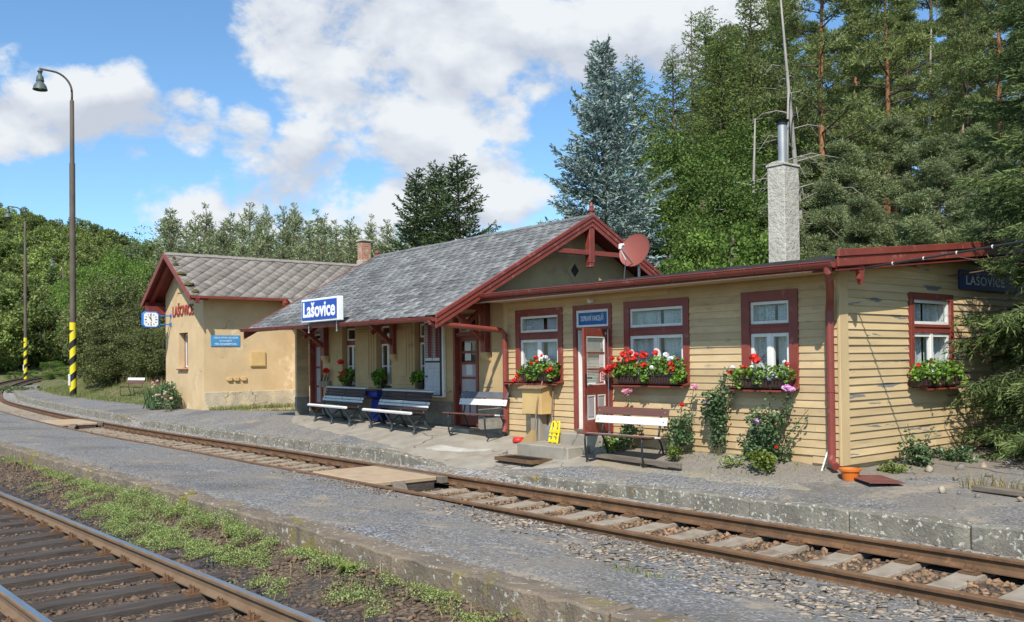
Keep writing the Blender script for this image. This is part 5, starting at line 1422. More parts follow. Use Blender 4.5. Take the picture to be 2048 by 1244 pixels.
for s in (-1, 1):
    xe = WRX + s * (WEX - WRX + .06); ze = WRZ - sw * (WEX - WRX + .06)
    g = MB(); g.prism([(WRX, WRZ - .16), (xe, ze - .16), (xe, ze + .04), (WRX, WRZ + .04)], 1, VY0 - .03, VY0 + .012); g.build('barge_board', M['red'], wing, bevel=.006)
    g = MB(); g.prism([(WRX, WRZ - .24), (xe, ze - .22), (xe, ze - .06), (WRX, WRZ - .07)], 1, VY0 + .18, VY0 + .30); g.build('rafter', M['red_dark'], wing)
    xe = WRX + s * (WEX - WRX)
    g = MB(); g.box(min(xe, xe + s * .03), max(xe, xe + s * .03), VY0, 2.72 if s > 0 else VY1, WEZ - .09, WEZ - .01); g.build('fascia', M['red'], wing, bevel=.004)
for x in (WRX - 2.3, WRX + 2.3):
    g = MB(); g.box(x - .09, x + .09, VY0 + .05, GY0 - .001, wz(x) - .24, wz(x) - .07); g.build('purlin', M['red_dark'], wing, bevel=.008)
g = MB(); g.bar((WEX - .12, 2.60, WEZ - .10), (WEX + .16, 2.60, WEZ - .22), .12, .14); g.bar((WEX + .02, 2.62, WEZ + .02), (WEX + .10, 2.60, WEZ - .30), .05, .06); g.build('rafter_end', M['red'], wing, bevel=.008)
g = MB(); g.box(GX0 - .42, GX0 + .0, -.6, .4, 4.0 - .35, 4.0 - .05); g.build('eaves_box', M['red_dark'], wing)
# moss cushions along the verge
for (t_, y_, r_) in ((.30, .05, .08), (.52, .05, .15), (.78, .10, .17), (.93, .16, .12), (.14, .12, .06)):
    c = Vector((WRX + (WEX - WRX) * t_, VY0 + y_ + .08, WRZ - sw * (WEX - WRX) * t_ + .03)); g = MB()
    g.lathe([(r_, -.02), (r_ * .9, .03), (r_ * .55, .06), (0, .07)], c, 9)
    for i, v in enumerate(g.v): g.v[i] = tuple(Vector(v) + Vector((random.uniform(-.03, .03), random.uniform(-.03, .05), random.uniform(-.01, .01))))
    g.build('moss_cushion', M['moss'], wing, smooth=True)
# chimneys
g = MB(); g.box(-25.40, -25.0, 6.92, 7.40, 5.2, 5.88); ch = g.build('chimney', mk('lime_plastered_chimney', (.45, .40, .30), (.36, .32, .24), 5, 7, .95, .7, 14, 'World', bdist=.02), wing, bevel=.02)
g = MB(); g.box(-25.37, -25.03, 6.96, 7.36, 5.881, 6.62); g.build('brick_shaft', M['brick'], ch)
g = MB(); g.box(-25.43, -24.98, 6.91, 7.42, 6.621, 6.68); g.build('cap_slab', M['cement'], ch, bevel=.008)
CX, CY = -3.47, 3.33
g = MB(); g.box(CX, CX + .37, CY, CY + .46, 3.2, 5.37); ch = g.build('chimney', M['cement'], annex, bevel=.012)
g = MB(); g.prism([(CX - .02, 5.371), (CX + .39, 5.371), (CX + .39, 5.41), (CX + .28, 5.45), (CX + .1, 5.45), (CX - .02, 5.41)], 1, CY - .02, CY + .48); g.build('chimney_crown', M['cement'], ch, bevel=.008)
g = MB(); g.lathe([(.082, 5.42), (.082, 6.20)], (CX + .185, CY + .23, 0), 16); fl = g.build('flue', M['steel'], ch, smooth=True)
g = MB(); g.lathe([(.12, 6.24), (.13, 6.25), (.10, 6.20), (.10, 6.17), (.09, 6.17)], (CX + .185, CY + .23, 0), 16); g.lathe([(.135, 6.25), (.0, 6.28)], (CX + .185, CY + .23, 0), 16); g.build('flue_cowl', M['dark_steel'], fl)
# concrete door steps
g = MB(); g.box(-5.30, -3.98, -.36, -.012, .1, .585); st = thing('door_step', 'two grey concrete steps below the open office door', 'steps', (-4.9, -.4, .3)); g.build('upper_step', M['concrete'], st, bevel=.015)
g = MB(); g.box(-5.78, -4.45, -.86, -.362, .1, .40); g.box(-5.78, -5.302, -.362, -.03, .1, .40); g.build('lower_step', M['concrete'], st, bevel=.015)
g = MB(); g.box(-9.15, -7.95, -.34, .018, .2, .50); s2 = g.build('door_step', M['concrete'], bevel=.015, loc=(-8.5, -.1, .3)); tag(s2, 'single pale concrete step below the notice-covered hall door', 'step')
# ------------------------------------------------------------------ signs, furniture and small things
def grp(o, g): o['group'] = g; return o
# platform name sign: white light box on rods above the canopy gutter
t = thing('station_sign', 'white-cased light box with a blue face reading Lašovice above the canopy gutter', 'sign', (-11.2, -1.83, 2.72))
X0s, X1s, Z0s, Z1s = -12.08, -10.38, 2.735, 3.245
g = MB(); g.box(X0s, X1s, -1.90, -1.76, Z0s, Z1s); g.build('casing', M['sign_white'], t, bevel=.012)
g = MB(); g.box(X0s + .045, X1s - .035, -1.912, -1.902, Z0s + .05, Z1s - .045); g.build('face_panel', M['blue_enamel'], t)
text('lettering', 'Lašovice', M['letter'], t, (X0s + .11, -1.9125, Z0s + .105), (1, 0, 0), (0, 0, 1), 1.50, .335, .004, bold=.028)
for x in (X0s + .22, X1s - .18):
    g = MB(); g.tube([(x, -1.83, Z0s), (x, -1.83, Z0s - .20)], .011, 6); g.lathe([(0, 0), (.02, .01), (.02, .03), (0, .045)], (x, -1.83, Z0s - .235), 8); g.build('hanger_rod', M['steel'], t)
    g = MB(); g.bar((x, -1.83, Z0s - .13), (x, -1.2, Z0s + .10), .025, .025); g.build('stay', M['tube'], t)
# blue warning sign and small boxes on the wing wall
t = thing('warning_sign', 'faded blue three-line ZÁKAZ VSTUPU sign on the side wall of the wing', 'sign', (-23.28, .74, 2.44))
g = MB(); g.box(-23.296, -23.275, .24, 1.24, 2.43, 2.80); g.build('plate', M['blue_sign'], t, bevel=.003)
for s, y0, w, z in (('ZÁKAZ VSTUPU CESTUJÍCÍM', .33, .84, 2.675), ('DO KOLEJIŠTĚ', .535, .42, 2.575), ('PŘED ZASTAVENÍM VLAKU', .37, .76, 2.475)):
    text('lettering', s, M['letter'], t, (-23.2745, y0, z), (0, 1, 0), (0, 0, 1), w, .085, .002)
t = MB(); t.box(-23.297, -23.24, 1.60, 2.14, 1.74, 2.26); o = t.build('meter_cabinet', M['cabinet'], bevel=.006, loc=(-23.27, 1.87, 1.74)); tag(o, 'square beige meter cabinet door on the side wall of the wing', 'cabinet')
g = MB(); g.box(-23.2395, -23.232, 1.63, 2.11, 1.77, 2.23); p = g.build('cabinet_door', M['cabinet'], o, bevel=.003)
for i, y in enumerate((.76, 1.0, 1.26)):
    t = thing('junction_box', ('leftmost', 'middle', 'rightmost')[i] + ' of three small beige boxes low on the wing wall', 'box', (-23.27, y + .11, 1.25), group='small boxes low on the wing wall')
    g = MB(); g.box(-23.297, -23.23, y + .03, y + .19, 1.26, 1.39); g.build('box_body', M['cabinet'], t, bevel=.008)
    for q in (y, y + .19): 
        g = MB(); g.box(-23.297, -23.26, q, q + .03, 1.29, 1.36); g.build('cable_gland', M['cabinet'], t, bevel=.004)
# blue station board on the side of the annex
t = thing('name_board', 'dark blue LAŠOVICE board under the eaves of the annex side wall', 'sign', (.07, 4.3, 2.88))
g = MB(); g.box(.035, .06, 3.30, 5.35, 2.88, 3.18); g.build('board', M['blue_dark'], t, bevel=.003)
text('lettering', 'LAŠOVICE', M['letter'], t, (.061, 3.50, 2.955), (0, 1, 0), (0, 0, 1), 1.35, .185, .003, bold=.01, spacing=1.1)
# clock on two blue arms
t = thing('station_clock', 'square blue-cased station clock on arms, hands near eleven, by the wing gable', 'clock', (-26.5, -.72, 3.2))
oct_ = lambda h, c: [(-h, -h + c), (-h + c, -h), (h - c, -h), (h, -h + c), (h, h - c), (h - c, h), (-h + c, h), (-h, h - c)]
cy_, cz_ = -.73, 3.435
g = MB(); g.prism([(cy_ + a, cz_ + b) for a, b in oct_(.285, .09)], 0, -26.58, -26.42); cs_ = g.build('clock_case', M['clock_blue'], t, bevel=.012)
for sx, xx in ((1, -26.415), (-1, -26.585)):
    g = MB(); g.prism([(cy_ + a, cz_ + b) for a, b in oct_(.245, .07)], 0, min(xx, xx - sx * .006), max(xx, xx - sx * .006)); g.build('dial', M['sign_white'], t)
g = MB()
for k in range(12):
    a = 2 * PI * k / 12; r0 = .165 if k % 3 else .15
    d = Vector((0, math.sin(a), math.cos(a))); c = Vector((-26.412, cy_, cz_)); g.bar(c + d * r0, c + d * .215, .022 if k % 3 else .03, .004, (1, 0, 0))
g.build('hour_marks', M['black'], t)
for ang, ln, w in ((-33, .13, .026), (-4, .20, .018)):
    a = math.radians(ang); d = Vector((0, math.sin(a), math.cos(a))); c = Vector((-26.408, cy_, cz_)); g = MB(); g.bar(c - d * .04, c + d * ln, w, .004, (1, 0, 0)); g.build('clock_hand', M['black'], t)
g = MB(); g.box(-26.411, -26.407, cy_ - .02, cy_ + .02, cz_ - .12, cz_ - .085); g.build('emblem', M['red_plastic'], t)
for z in (3.58, 3.27):
    g = MB(); g.box(-26.525, -26.475, cy_ + .286, -.03, z - .02, z + .02); g.build('arm', M['clock_blue'], t, bevel=.004)
    g = MB(); g.box(-26.56, -26.44, -.029, -.002, z - .07, z + .07); g.build('wall_plate', M['clock_blue'], t, bevel=.006)
# timetable board
t = thing('timetable_board', 'tall white-framed departure board with red and white rows between window and hall door', 'notice board', (-9.6, -.05, 1.08))
B0, B1, BZ0, BZ1, BY_ = -10.0, -9.27, 1.08, 2.83, -.015
g = MB(); g.box(B0, B1, BY_, .055, BZ0, BZ1); g.build('case', M['white'], t, bevel=.006)
g = MB(); g.box(B0 + .03, B1 - .055, BY_ - .006, BY_ - .001, BZ0 + .03, BZ1 - .16); g.build('back_panel', M['black'], t)
M['dim_paper'] = mk('yellowed_strip', (.50, .45, .40), (.30, .25, .24), 60, 2, .7, coord='World')
M['maroon'] = mk('maroon_print', (.16, .015, .04), (.22, .03, .06), 70, 2, .6, coord='World')
for col in range(2):
    xc = B0 + .045 + col * .29
    g = MB()
    for r in range(20):
        z = 1.94 + r * .0355
        g.box(xc, xc + .115, BY_ - .009, BY_ - .0065, z, z + .026)
    g.build('time_strip', M['dim_paper'], t)
    g = MB(); g.box(xc + .118, xc + .243, BY_ - .009, BY_ - .0065, 1.94, 2.645); g.build('destination_strip', M['maroon'], t)
    g = MB()
    for r in range(20): g.box(xc + .245, xc + .262, BY_ - .009, BY_ - .0065, 1.94 + r * .0355, 1.94 + r * .0355 + .022)
    g.build('track_strip', M['dim_paper'], t)
    g = MB(); g.box(xc, xc + .265, BY_ - .009, BY_ - .0065, 1.86, 1.925); g.build('caption_strip', M['paper'], t)
g = MB(); g.box(B0 + .045, B1 - .125, BY_ - .009, BY_ - .0065, BZ0 + .05, 1.82); g.build('network_map', mk('pale_map_sheet', (.46, .47, .50), (.52, .53, .55), 14, 2, .5, coord='World'), t)
g = MB()
for a, b in (((.08, 1.45), (.08, 1.7)), ((.08, 1.7), (.5, 1.7)), ((.30, 1.2), (.30, 1.62)), ((.30, 1.62), (.52, 1.62)), ((.44, 1.2), (.44, 1.5)), ((.08, 1.3), (.5, 1.3))):
    g.box(B0 + .06 + min(a[0], b[0]), B0 + .062 + max(a[0], b[0]) + .004, BY_ - .0105, BY_ - .0092, min(a[1], b[1]), max(a[1], b[1]) + .005)
g.build('map_lines', mk('grey_print', (.22, .22, .25)), t)
g = MB(); g.box(B0 + .06, B0 + .14, BY_ - .0105, BY_ - .0092, 1.50, 1.545); g.build('map_key', M['blue_dark'], t)

# ---- lamp posts
def stripe_mat():
    m = bpy.data.materials.new('yellow_black_hazard_bands'); m.use_nodes = True
    nt = m.node_tree; N = nt.nodes; L = nt.links; bs = N['Principled BSDF']; bs.inputs['Roughness'].default_value = .5
    tc = N.new('ShaderNodeTexCoord'); sp = N.new('ShaderNodeSeparateXYZ'); L.new(tc.outputs['Object'], sp.inputs[0])
    at = N.new('ShaderNodeMath'); at.operation = 'ARCTAN2'; L.new(sp.outputs[1], at.inputs[0]); L.new(sp.outputs[0], at.inputs[1])
    k = N.new('ShaderNodeMath'); k.operation = 'MULTIPLY'; k.inputs[1].default_value = 1 / (2 * PI); L.new(at.outputs[0], k.inputs[0])
    z = N.new('ShaderNodeMath'); z.operation = 'MULTIPLY'; z.inputs[1].default_value = 1 / .86; L.new(sp.outputs[2], z.inputs[0])
    a = N.new('ShaderNodeMath'); a.operation = 'SUBTRACT'; L.new(z.outputs[0], a.inputs[0]); L.new(k.outputs[0], a.inputs[1])
    f = N.new('ShaderNodeMath'); f.operation = 'FRACT'; L.new(a.outputs[0], f.inputs[0])
    g = N.new('ShaderNodeMath'); g.operation = 'GREATER_THAN'; g.inputs[1].default_value = .45; L.new(f.outputs[0], g.inputs[0])
    tp = N.new('ShaderNodeMath'); tp.operation = 'GREATER_THAN'; tp.inputs[1].default_value = 3.45; L.new(sp.outputs[2], tp.inputs[0])
    mxx = N.new('ShaderNodeMath'); mxx.operation = 'MAXIMUM'; L.new(g.outputs[0], mxx.inputs[0]); L.new(tp.outputs[0], mxx.inputs[1])
    mx = N.new('ShaderNodeMixRGB'); mx.inputs[1].default_value = (.012, .012, .012, 1); mx.inputs[2].default_value = (.68, .55, .015, 1); L.new(mxx.outputs[0], mx.inputs[0])
    L.new(mx.outputs[0], bs.inputs['Base Color']); return m
HZ = stripe_mat()
def lamp_post(loc, label):
    t = thing('lamp_post', label, 'lamp post', loc, group='tall curved lamp posts along the platform')
    L = (0, 0, 0)
    mb = MB(); mb.lathe([(.170, -.3), (.168, 3.85)], n=20); b = mb.build('striped_base', HZ, t, local=True, smooth=True)
    mb = MB(); mb.lathe([(.168, 3.851), (.160, 3.87), (.150, 4.0), (.145, 12.2), (.115, 12.3), (.105, 15.55), (.07, 15.6)], n=16); mb.build('pole', M['pole'], t, local=True, smooth=True)
    pts = [(0, 0, 15.5), (0, 0, 16.0)]
    for k in range(9):
        a = PI / 2 * k / 8; pts.append((0, -.95 + .95 * math.cos(a), 16.0 + .95 * math.sin(a)))
    pts.append((0, -1.55, 16.97))
    mb = MB(); mb.tube(pts, .055, 8); mb.build('arm', M['pole'], t, local=True, smooth=True)
    mb = MB(); c = (0, -1.52, 15.75)
    mb.lathe([(.36, .12), (.35, .15), (.30, .34), (.18, .50), (.14, .53), (.20, .56), (.18, .66), (.165, .82), (.10, .88), (.085, 1.03), (.13, 1.05), (.12, 1.14), (.0, 1.18)], c, 18)
    mb.lathe([(.34, .13), (.28, .32), (.0, .46)], c, 18)
    sh = mb.build('lamp_shade', M['pole_grey'], t, local=True, smooth=True)
    mb = MB(); mb.lathe([(.0, .15), (.09, .18), (.11, .26), (.07, .38)], c, 12); mb.build('bulb', M['white'], sh, local=True, smooth=True)
    mb = MB(); mb.box(-.10, .12, -.22, -.165, .55, 1.15); mb.build('switch_box', M['white_worn'], t, local=True)
    return t
l1 = lamp_post((-45.15, 1.07, .24), 'nearest tall lamp post with yellow and black striped base, beside the platform grass')
l2 = copy_thing(l1, (-95.65, 8.38, .8), label='lamp post with striped base, farther one standing before the wooded hill')
l3 = copy_thing(l1, (-144.3, 22.8, 1.0), label='farthest and smallest lamp post, half hidden by the trees')

# ---- slatted station benches on cast-iron legs
def slat_bench(loc, rz, label):
    t = thing('slatted_bench', label, 'bench', loc, rz, group='slatted benches under the canopy')
    L2 = 1.12
    def slat(y, z, w, h, tilt, mat, nm):
        c, s = math.cos(tilt), math.sin(tilt); mb = MB(); P = []
        for x in (-L2, L2):
            for (a, b) in ((-w / 2, -h / 2), (w / 2, -h / 2), (w / 2, h / 2), (-w / 2, h / 2)): P.append((x, y + a * c - b * s, z + a * s + b * c))
        mb.add(P, [(0, 1, 2, 3), (7, 6, 5, 4), (0, 4, 5, 1), (1, 5, 6, 2), (2, 6, 7, 3), (3, 7, 4, 0)])
        mb.build(nm, mat, t, local=True, bevel=.006)
    for i, (y, z, m) in enumerate(((-.30, .415, 'white_worn'), (-.225, .425, 'slat_brown'), (-.15, .415, 'slat_brown'), (-.075, .405, 'slat_brown'), (.0, .40, 'slat_brown'))):
        slat(y, z, .062 if i else .06, .032 if i else .045, -.12 if i else .35, M[m], 'seat_slat')
    for i, (y, z, m) in enumerate(((.07, .47, 'slat_brown'), (.098, .535, 'white_worn'), (.126, .60, 'white_worn'), (.154, .665, 'slat_brown'), (.182, .73, 'slat_brown'), (.205, .795, 'slat_brown'))):
        slat(y, z, .03, .056, -.40, M[m], 'back_slat')
    slat(.215, .845, .075, .028, .2, M['white_worn'], 'top_rail')
    for x in (-1.0, 0.0, 1.0):
        mb = MB()
        q = lambda pts, r: mb.tube([(x, a, b) for a, b in pts], r, 6)
        q([(-.31, .385), (-.26, .30), (-.19, .20), (-.155, .12), (-.165, .05), (-.20, 0)], [.022, .024, .027, .030, .028, .032])
        q([(-.31, .385), (-.1, .375), (.02, .365), (.06, .42), (.13, .60), (.22, .83)], [.020, .02, .024, .024, .022, .018])
        q([(.05, .38), (.06, .28), (.11, .16), (.20, .06), (.27, 0)], [.026, .026, .030, .03, .032])
        q([(-.155, .10), (-.05, .13), (.05, .13), (.15, .10)], .016)
        q([(-.15, .20), (-.02, .29), (.05, .36)], .014)
        mb.build('cast_leg', M['cast_iron'], t, local=True)
    return t
zb_ = lambda x, y: zplat(x, y) + .014
slat_bench((-13.0, -.52, zb_(-13.0, -.6)), math.radians(-4), 'brown and white slatted bench left of the blue bin, under the canopy')
slat_bench((-10.1, -.62, zb_(-10.1, -.7)), math.radians(-4), 'brown and white slatted bench right of the blue bin, below the timetable')
# blue litter bin
t = thing('litter_bin', 'dark blue plastic litter bin between the two slatted benches', 'bin', (-11.72, -.16, .5))
mb = MB(); mb.hexa([(-11.93, -.30, .5), (-11.55, -.30, .5), (-11.55, -.02, .5), (-11.93, -.02, .5), (-11.96, -.20, 1.0), (-11.50, -.20, 1.0), (-11.50, -.0, 1.0), (-11.96, -.0, 1.0)]); mb.build('bin_body', M['blue_bin'], t, bevel=.02)
mb = MB(); mb.prism([(-.34, 1.06), (-.34, 1.15), (-.30, 1.19), (-.02, 1.19), (-.02, 1.001), (-.17, 1.001)], 0, -12.05, -11.50); mb.build('bin_hood', M['blue_bin'], t, bevel=.015)

# ---- tube-framed benches
def tube_bench(loc, rz, label, back, seat, lx=.775, front='white_worn'):
    t = thing('tube_frame_bench', label, 'bench', loc, rz, group='steel tube benches on the platform')
    def plank(x0, x1, y0, y1, z0, z1, m, nm, tilt=0.0):
        mb = MB(); ym_, zm = (y0 + y1) / 2, (z0 + z1) / 2; c, s = math.cos(tilt), math.sin(tilt)
        P = []
        for x in (x0, x1):
            for (a, b) in ((y0, z0), (y1, z0), (y1, z1), (y0, z1)): P.append((x, ym_ + (a - ym_) * c - (b - zm) * s, zm + (a - ym_) * s + (b - zm) * c))
        mb.add(P, [(0, 1, 2, 3), (7, 6, 5, 4), (0, 4, 5, 1), (1, 5, 6, 2), (2, 6, 7, 3), (3, 7, 4, 0)])
        p = mb.build(nm, M[m], t, local=True, bevel=.005); return p
    for i, m in enumerate(seat):
        plank(-lx, lx, -.30 + i * .135, -.30 + i * .135 + .122, .435 - i * .012, .463 - i * .012, m, 'seat_plank', -.08)
    for z, m in ((.66, front), (.80, back)):
        p = plank(-lx + .02, lx - .02, .135 + (z - .66) * .30, .158 + (z - .66) * .30, z - .062, z + .062, m, 'back_plank', -.28)
        for x in (-lx + .08, lx - .08):
            b = MB(); b.lathe([(.013, 0), (.013, .006), (0, .009)], (x, .132 + (z - .66) * .30, z), 8, Matrix(((1, 0, 0), (0, 0, -1), (0, 1, 0)))); b.build('bolt_head', M['steel'], p, local=True)
    for x in (-lx + .17, lx - .17):
        mb = MB(); r = .016
        mb.tube([(x, -.27, .425), (x, -.285, .36), (x, -.27, .12), (x, -.24, .035), (x, -.19, .016), (x, .20, .016), (x, .26, .035), (x, .255, .09), (x, .17, .33), (x, .12, .40), (x, .05, .415), (x, -.27, .425)], r, 8)
        mb.tube([(x, .10, .40), (x, .135, .50), (x, .215, .87)], r, 8)
        mb.build('tube_frame', M['tube'], t, local=True, smooth=True)
    return t
tube_bench((-7.62, -.36, zb_(-7.6, -.4)), math.radians(4), 'tube-framed bench with blue-grey and white back planks beside the hall door', 'plank_grey', ('plank_brown', 'white_worn', 'plank_grey'), .72)
tube_bench((-3.40, -.60, zb_(-3.45, -.6) - .012), math.radians(3), 'tube-framed bench with brown and white back planks before the rose bed', 'plank_brown', ('plank_brown', 'white_worn', 'plank_brown'), .76)
b5 = tube_bench((-38.2, 2.05, float(T(-38.2, 2.05)) + .02), math.radians(12), 'small far bench with white back plank, by the dark bushes', 'white_worn', ('plank_brown', 'plank_brown', 'plank_brown'), .8, 'plank_brown')

# ---- cabinet on a post, tools and odds and ends by the steps
t = thing('letter_cabinet', 'yellow wooden cabinet with sloping lid on a concrete post below the window', 'cabinet', (-6.03, -.12, .36))
g = MB(); g.prism([(-.30, .87), (-.02, .87), (-.02, 1.40), (-.30, 1.33)], 0, -6.30, -5.76); bx = g.build('cabinet_body', M['cabinet'], t, bevel=.006)
g = MB(); g.hexa([(-6.36, -.36, 1.325), (-5.71, -.36, 1.325), (-5.71, -.005, 1.41), (-6.36, -.005, 1.41), (-6.36, -.36, 1.352), (-5.71, -.36, 1.352), (-5.71, -.005, 1.437), (-6.36, -.005, 1.437)]); g.build('lid', M['wood'], t, bevel=.004)
g = MB(); g.box(-6.14, -5.88, -.24, -.06, .30, .868); g.build('post', M['concrete'], t, bevel=.012)
t = thing('broom', 'straw broom with a long wooden handle leaning by the cabinet', 'broom', (-5.80, -.5, .42))
g = MB(); g.tube([(-5.82, -.42, .58), (-5.84, -.32, 1.1), (-5.82, -.07, 1.88)], .014, 8); g.build('broom_handle', M['wood'], t)
g = MB(); g.hexa([(-6.02, -.62, .345), (-5.66, -.62, .345), (-5.66, -.50, .345), (-6.02, -.50, .345), (-5.86, -.46, .60), (-5.78, -.46, .60), (-5.78, -.40, .60), (-5.86, -.40, .60)]); g.build('bristles', mk('straw_bristle', (.34, .24, .11), (.24, .16, .07), 30, 3, .9, stretch=(6, 6, .5)), t)
t = thing('shovel', 'shovel with dark handle standing blade-down against the wall', 'shovel', (-5.62, -.2, .40))
g = MB(); g.tube([(-5.62, -.20, .62), (-5.66, -.05, 1.75)], .013, 8); g.build('shovel_handle', M['old_timber'], t)
g = MB(); g.prism([(-5.73, .41), (-5.51, .41), (-5.50, .62), (-5.55, .68), (-5.69, .68), (-5.74, .62)], 1, -.235, -.222); g.build('blade', M['steel'], t, bevel=.003)
t = thing('plastic_chock', 'yellow plastic piece with two loop handles leaning on the door step', 'plastic chock', (-5.36, -.42, .40))
g = MB()
lean = lambda x, h, d=0: (-5.27 + (x + 5.37) * .86, -.46 + h * .2 + d, .402 + h * .86)
for x in (-5.44, -5.30):
    for q in (-.052, .052): g.tube([lean(x + q, .0), lean(x + q, .33)], .018, 6)
    g.tube([lean(x - .052, .33), lean(x - .045, .39), lean(x - .02, .425), lean(x + .02, .425), lean(x + .045, .39), lean(x + .052, .33)], .018, 6)
    for h in (.03, .15, .25): g.bar(lean(x - .05, h), lean(x + .05, h), .02, .07, (0, 1, 0))
g.bar(lean(-5.50, .23), lean(-5.24, .23), .035, .06, (0, 1, 0)); g.bar(lean(-5.50, .05), lean(-5.24, .05), .03, .05, (0, 1, 0))
g.build('loop_frame', M['yellow_plastic'], t)
mb = MB(); mb.lathe([(.0, .0), (.10, .0), (.115, .03), (.10, .09), (.085, .09), (.09, .03), (.0, .02)], (-6.42, -.30, zb_(-6.42, -.3)), 20); o = mb.build('pet_bowl', M['red_plastic'], smooth=True, loc=(-6.42, -.30, zb_(-6.42, -.3))); tag(o, 'red plastic bowl on the concrete apron below the cabinet', 'bowl')
mb = MB(); mb.lathe([(.0, .0), (.035, .0), (.04, .10), (.03, .12), (.0, .12)], (-6.22, -.20, zb_(-6.2, -.2)), 12); o = mb.build('white_pot', M['white_worn'], smooth=True, loc=(-6.22, -.2, .37)); tag(o, 'tiny white pot at the foot of the cabinet post', 'pot')
# boot-scraper grate lying on the apron
t = thing('boot_scraper', 'dark iron boot scraper grate lying on the apron before the steps', 'grate', (-5.22, -1.12, zb_(-5.2, -1.1)))
zg_ = zb_(-5.25, -1.1) + .01; a_ = math.radians(3)
g = MB(); G0, G1, H0, H1 = -5.78, -4.78, -1.36, -.90
g.box(G0, G1, H0, H0 + .04, zg_, zg_ + .06); g.box(G0, G1, H1 - .04, H1, zg_, zg_ + .06); g.box(G0, G0 + .04, H0 + .04, H1 - .04, zg_, zg_ + .06); g.box(G1 - .04, G1, H0 + .04, H1 - .04, zg_, zg_ + .06)
g.build('grate_frame', M['rust'], t)
g = MB()
for k in range(24): g.box(G0 + .06 + k * .0385, G0 + .075 + k * .0385, H0 + .04, H1 - .04, zg_ + .01, zg_ + .05)
g.build('grate_bars', M['dark_steel'], t)
# things by the right corner
t = thing('plant_pot', 'orange plastic pot under the downpipe outlet', 'pot', (.27, -.24, zb_(.3, -.25)))
c = (.27, -.24, zb_(.3, -.25) - .02); g = MB(); g.lathe([(.0, .0), (.09, .0), (.12, .12), (.135, .12), (.14, .15), (.122, .15), (.10, .04), (0, .03)], c, 22); g.build('pot_body', M['orange'], t, smooth=False)
t = thing('chequer_plate', 'red-brown metal plate lying flat beside the orange pot', 'plate', (.62, -.18, .24))
zq = zplat(.6, -.2) + .035
g = MB(); g.hexa([(.16, -.16, zq), (.72, -.55, zq - .012), (1.02, -.28, zq - .012), (.46, .16, zq), (.16, -.16, zq + .008), (.72, -.55, zq - .004), (1.02, -.28, zq - .004), (.46, .16, zq + .008)]); o = g.build('plate_sheet', M['terracotta'], t)
g = MB()
for i in range(14):
    for j in range(9):
        p = Vector((.20, -.16, 0)).lerp(Vector((.74, -.53, 0)), (i + .5) / 14) + (Vector((.28, .29, 0)) * ((j + .5) / 9))
        g.box(p.x - .009, p.x + .009, p.y - .004, p.y + .004, zq + .004 - .012 * (i / 14), zq + .011 - .012 * (i / 14))
g.build('raised_pattern', M['terracotta'], o)
g = MB(); g.tube([(-.17, -.24, .27), (-.145, -.045, .66)], .011, 8); o = g.build('white_rod', M['white_worn'], loc=(-.17, -.24, .27)); tag(o, 'white rod leaning against the cladding beside the downpipe', 'rod')
rng2 = np.random.default_rng(21)
for i, (x, y, r, lab) in enumerate(((1.55, -.42, .085, 'white stone at the edge of the gravel'), (1.72, -.36, .06, None), (1.95, -.42, .07, None), (.70, .95, .11, None), (.92, 1.35, .10, None), (1.05, 1.75, .12, None), (.60, .62, .09, None), (1.25, .55, .08, None), (2.4, -.4, .07, None), (2.75, -.35, .06, None), (-.2, -.45, .05, None), (.02, -.5, .045, None), (1.4, 1.1, .09, None), (1.2, 2.2, .13, None), (.85, .25, .06, None))):
    k = i % len(ST); R = rand_rot(1, rng2)[0]; V = (ST[k][0] * np.array([1.3, 1.0, .7]) * r * .72) @ R.T
    o = np_mesh('garden_stone', V, ST[k][1], M['stone_pale'] if i in (0, 3, 5, 8) else mk('grey_garden_stone', (.25, .225, .19), (.17, .15, .125), 9, 5, .9, .5) if i == 1 else bpy.data.materials['grey_garden_stone'] if i > 1 and i not in (3, 5, 8) else M['stone_pale'], loc=(x, y, zplat(x, y) + r * .28))
    tag(o, 'pale loose stone at the edge of the gravel near the plank' if i in (0, 1, 2, 8, 9) else 'rough stone edging the bed along the annex side wall' if x > .3 else 'small stone beside the downpipe foot', 'stone', group='stones round the annex corner')
g = MB(); z = zplat(2.1, -.15) + .03; g.hexa([(1.75, -.12, z - .02), (2.75, -.30, z - .02), (2.78, -.18, z - .02), (1.78, .0, z - .02), (1.75, -.12, z + .05), (2.75, -.30, z + .04), (2.78, -.18, z + .04), (1.78, .0, z + .05)]); o = g.build('old_plank', M['old_timber'], bevel=.01, loc=(2.2, -.15, z)); tag(o, 'grey weathered timber lying at the right end of the gravel', 'plank')
g = MB(); g.hexa([(-4.0, -.66, .26), (-2.1, -.80, .25), (-2.1, -.74, .25), (-4.0, -.60, .26), (-4.0, -.66, .345), (-2.1, -.80, .33), (-2.1, -.74, .33), (-4.0, -.60, .345)]); o = g.build('bed_edging_board', M['old_timber'], bevel=.006, loc=(-3, -.7, .26)); tag(o, 'dark timber edging board of the rose bed behind the bench', 'board')
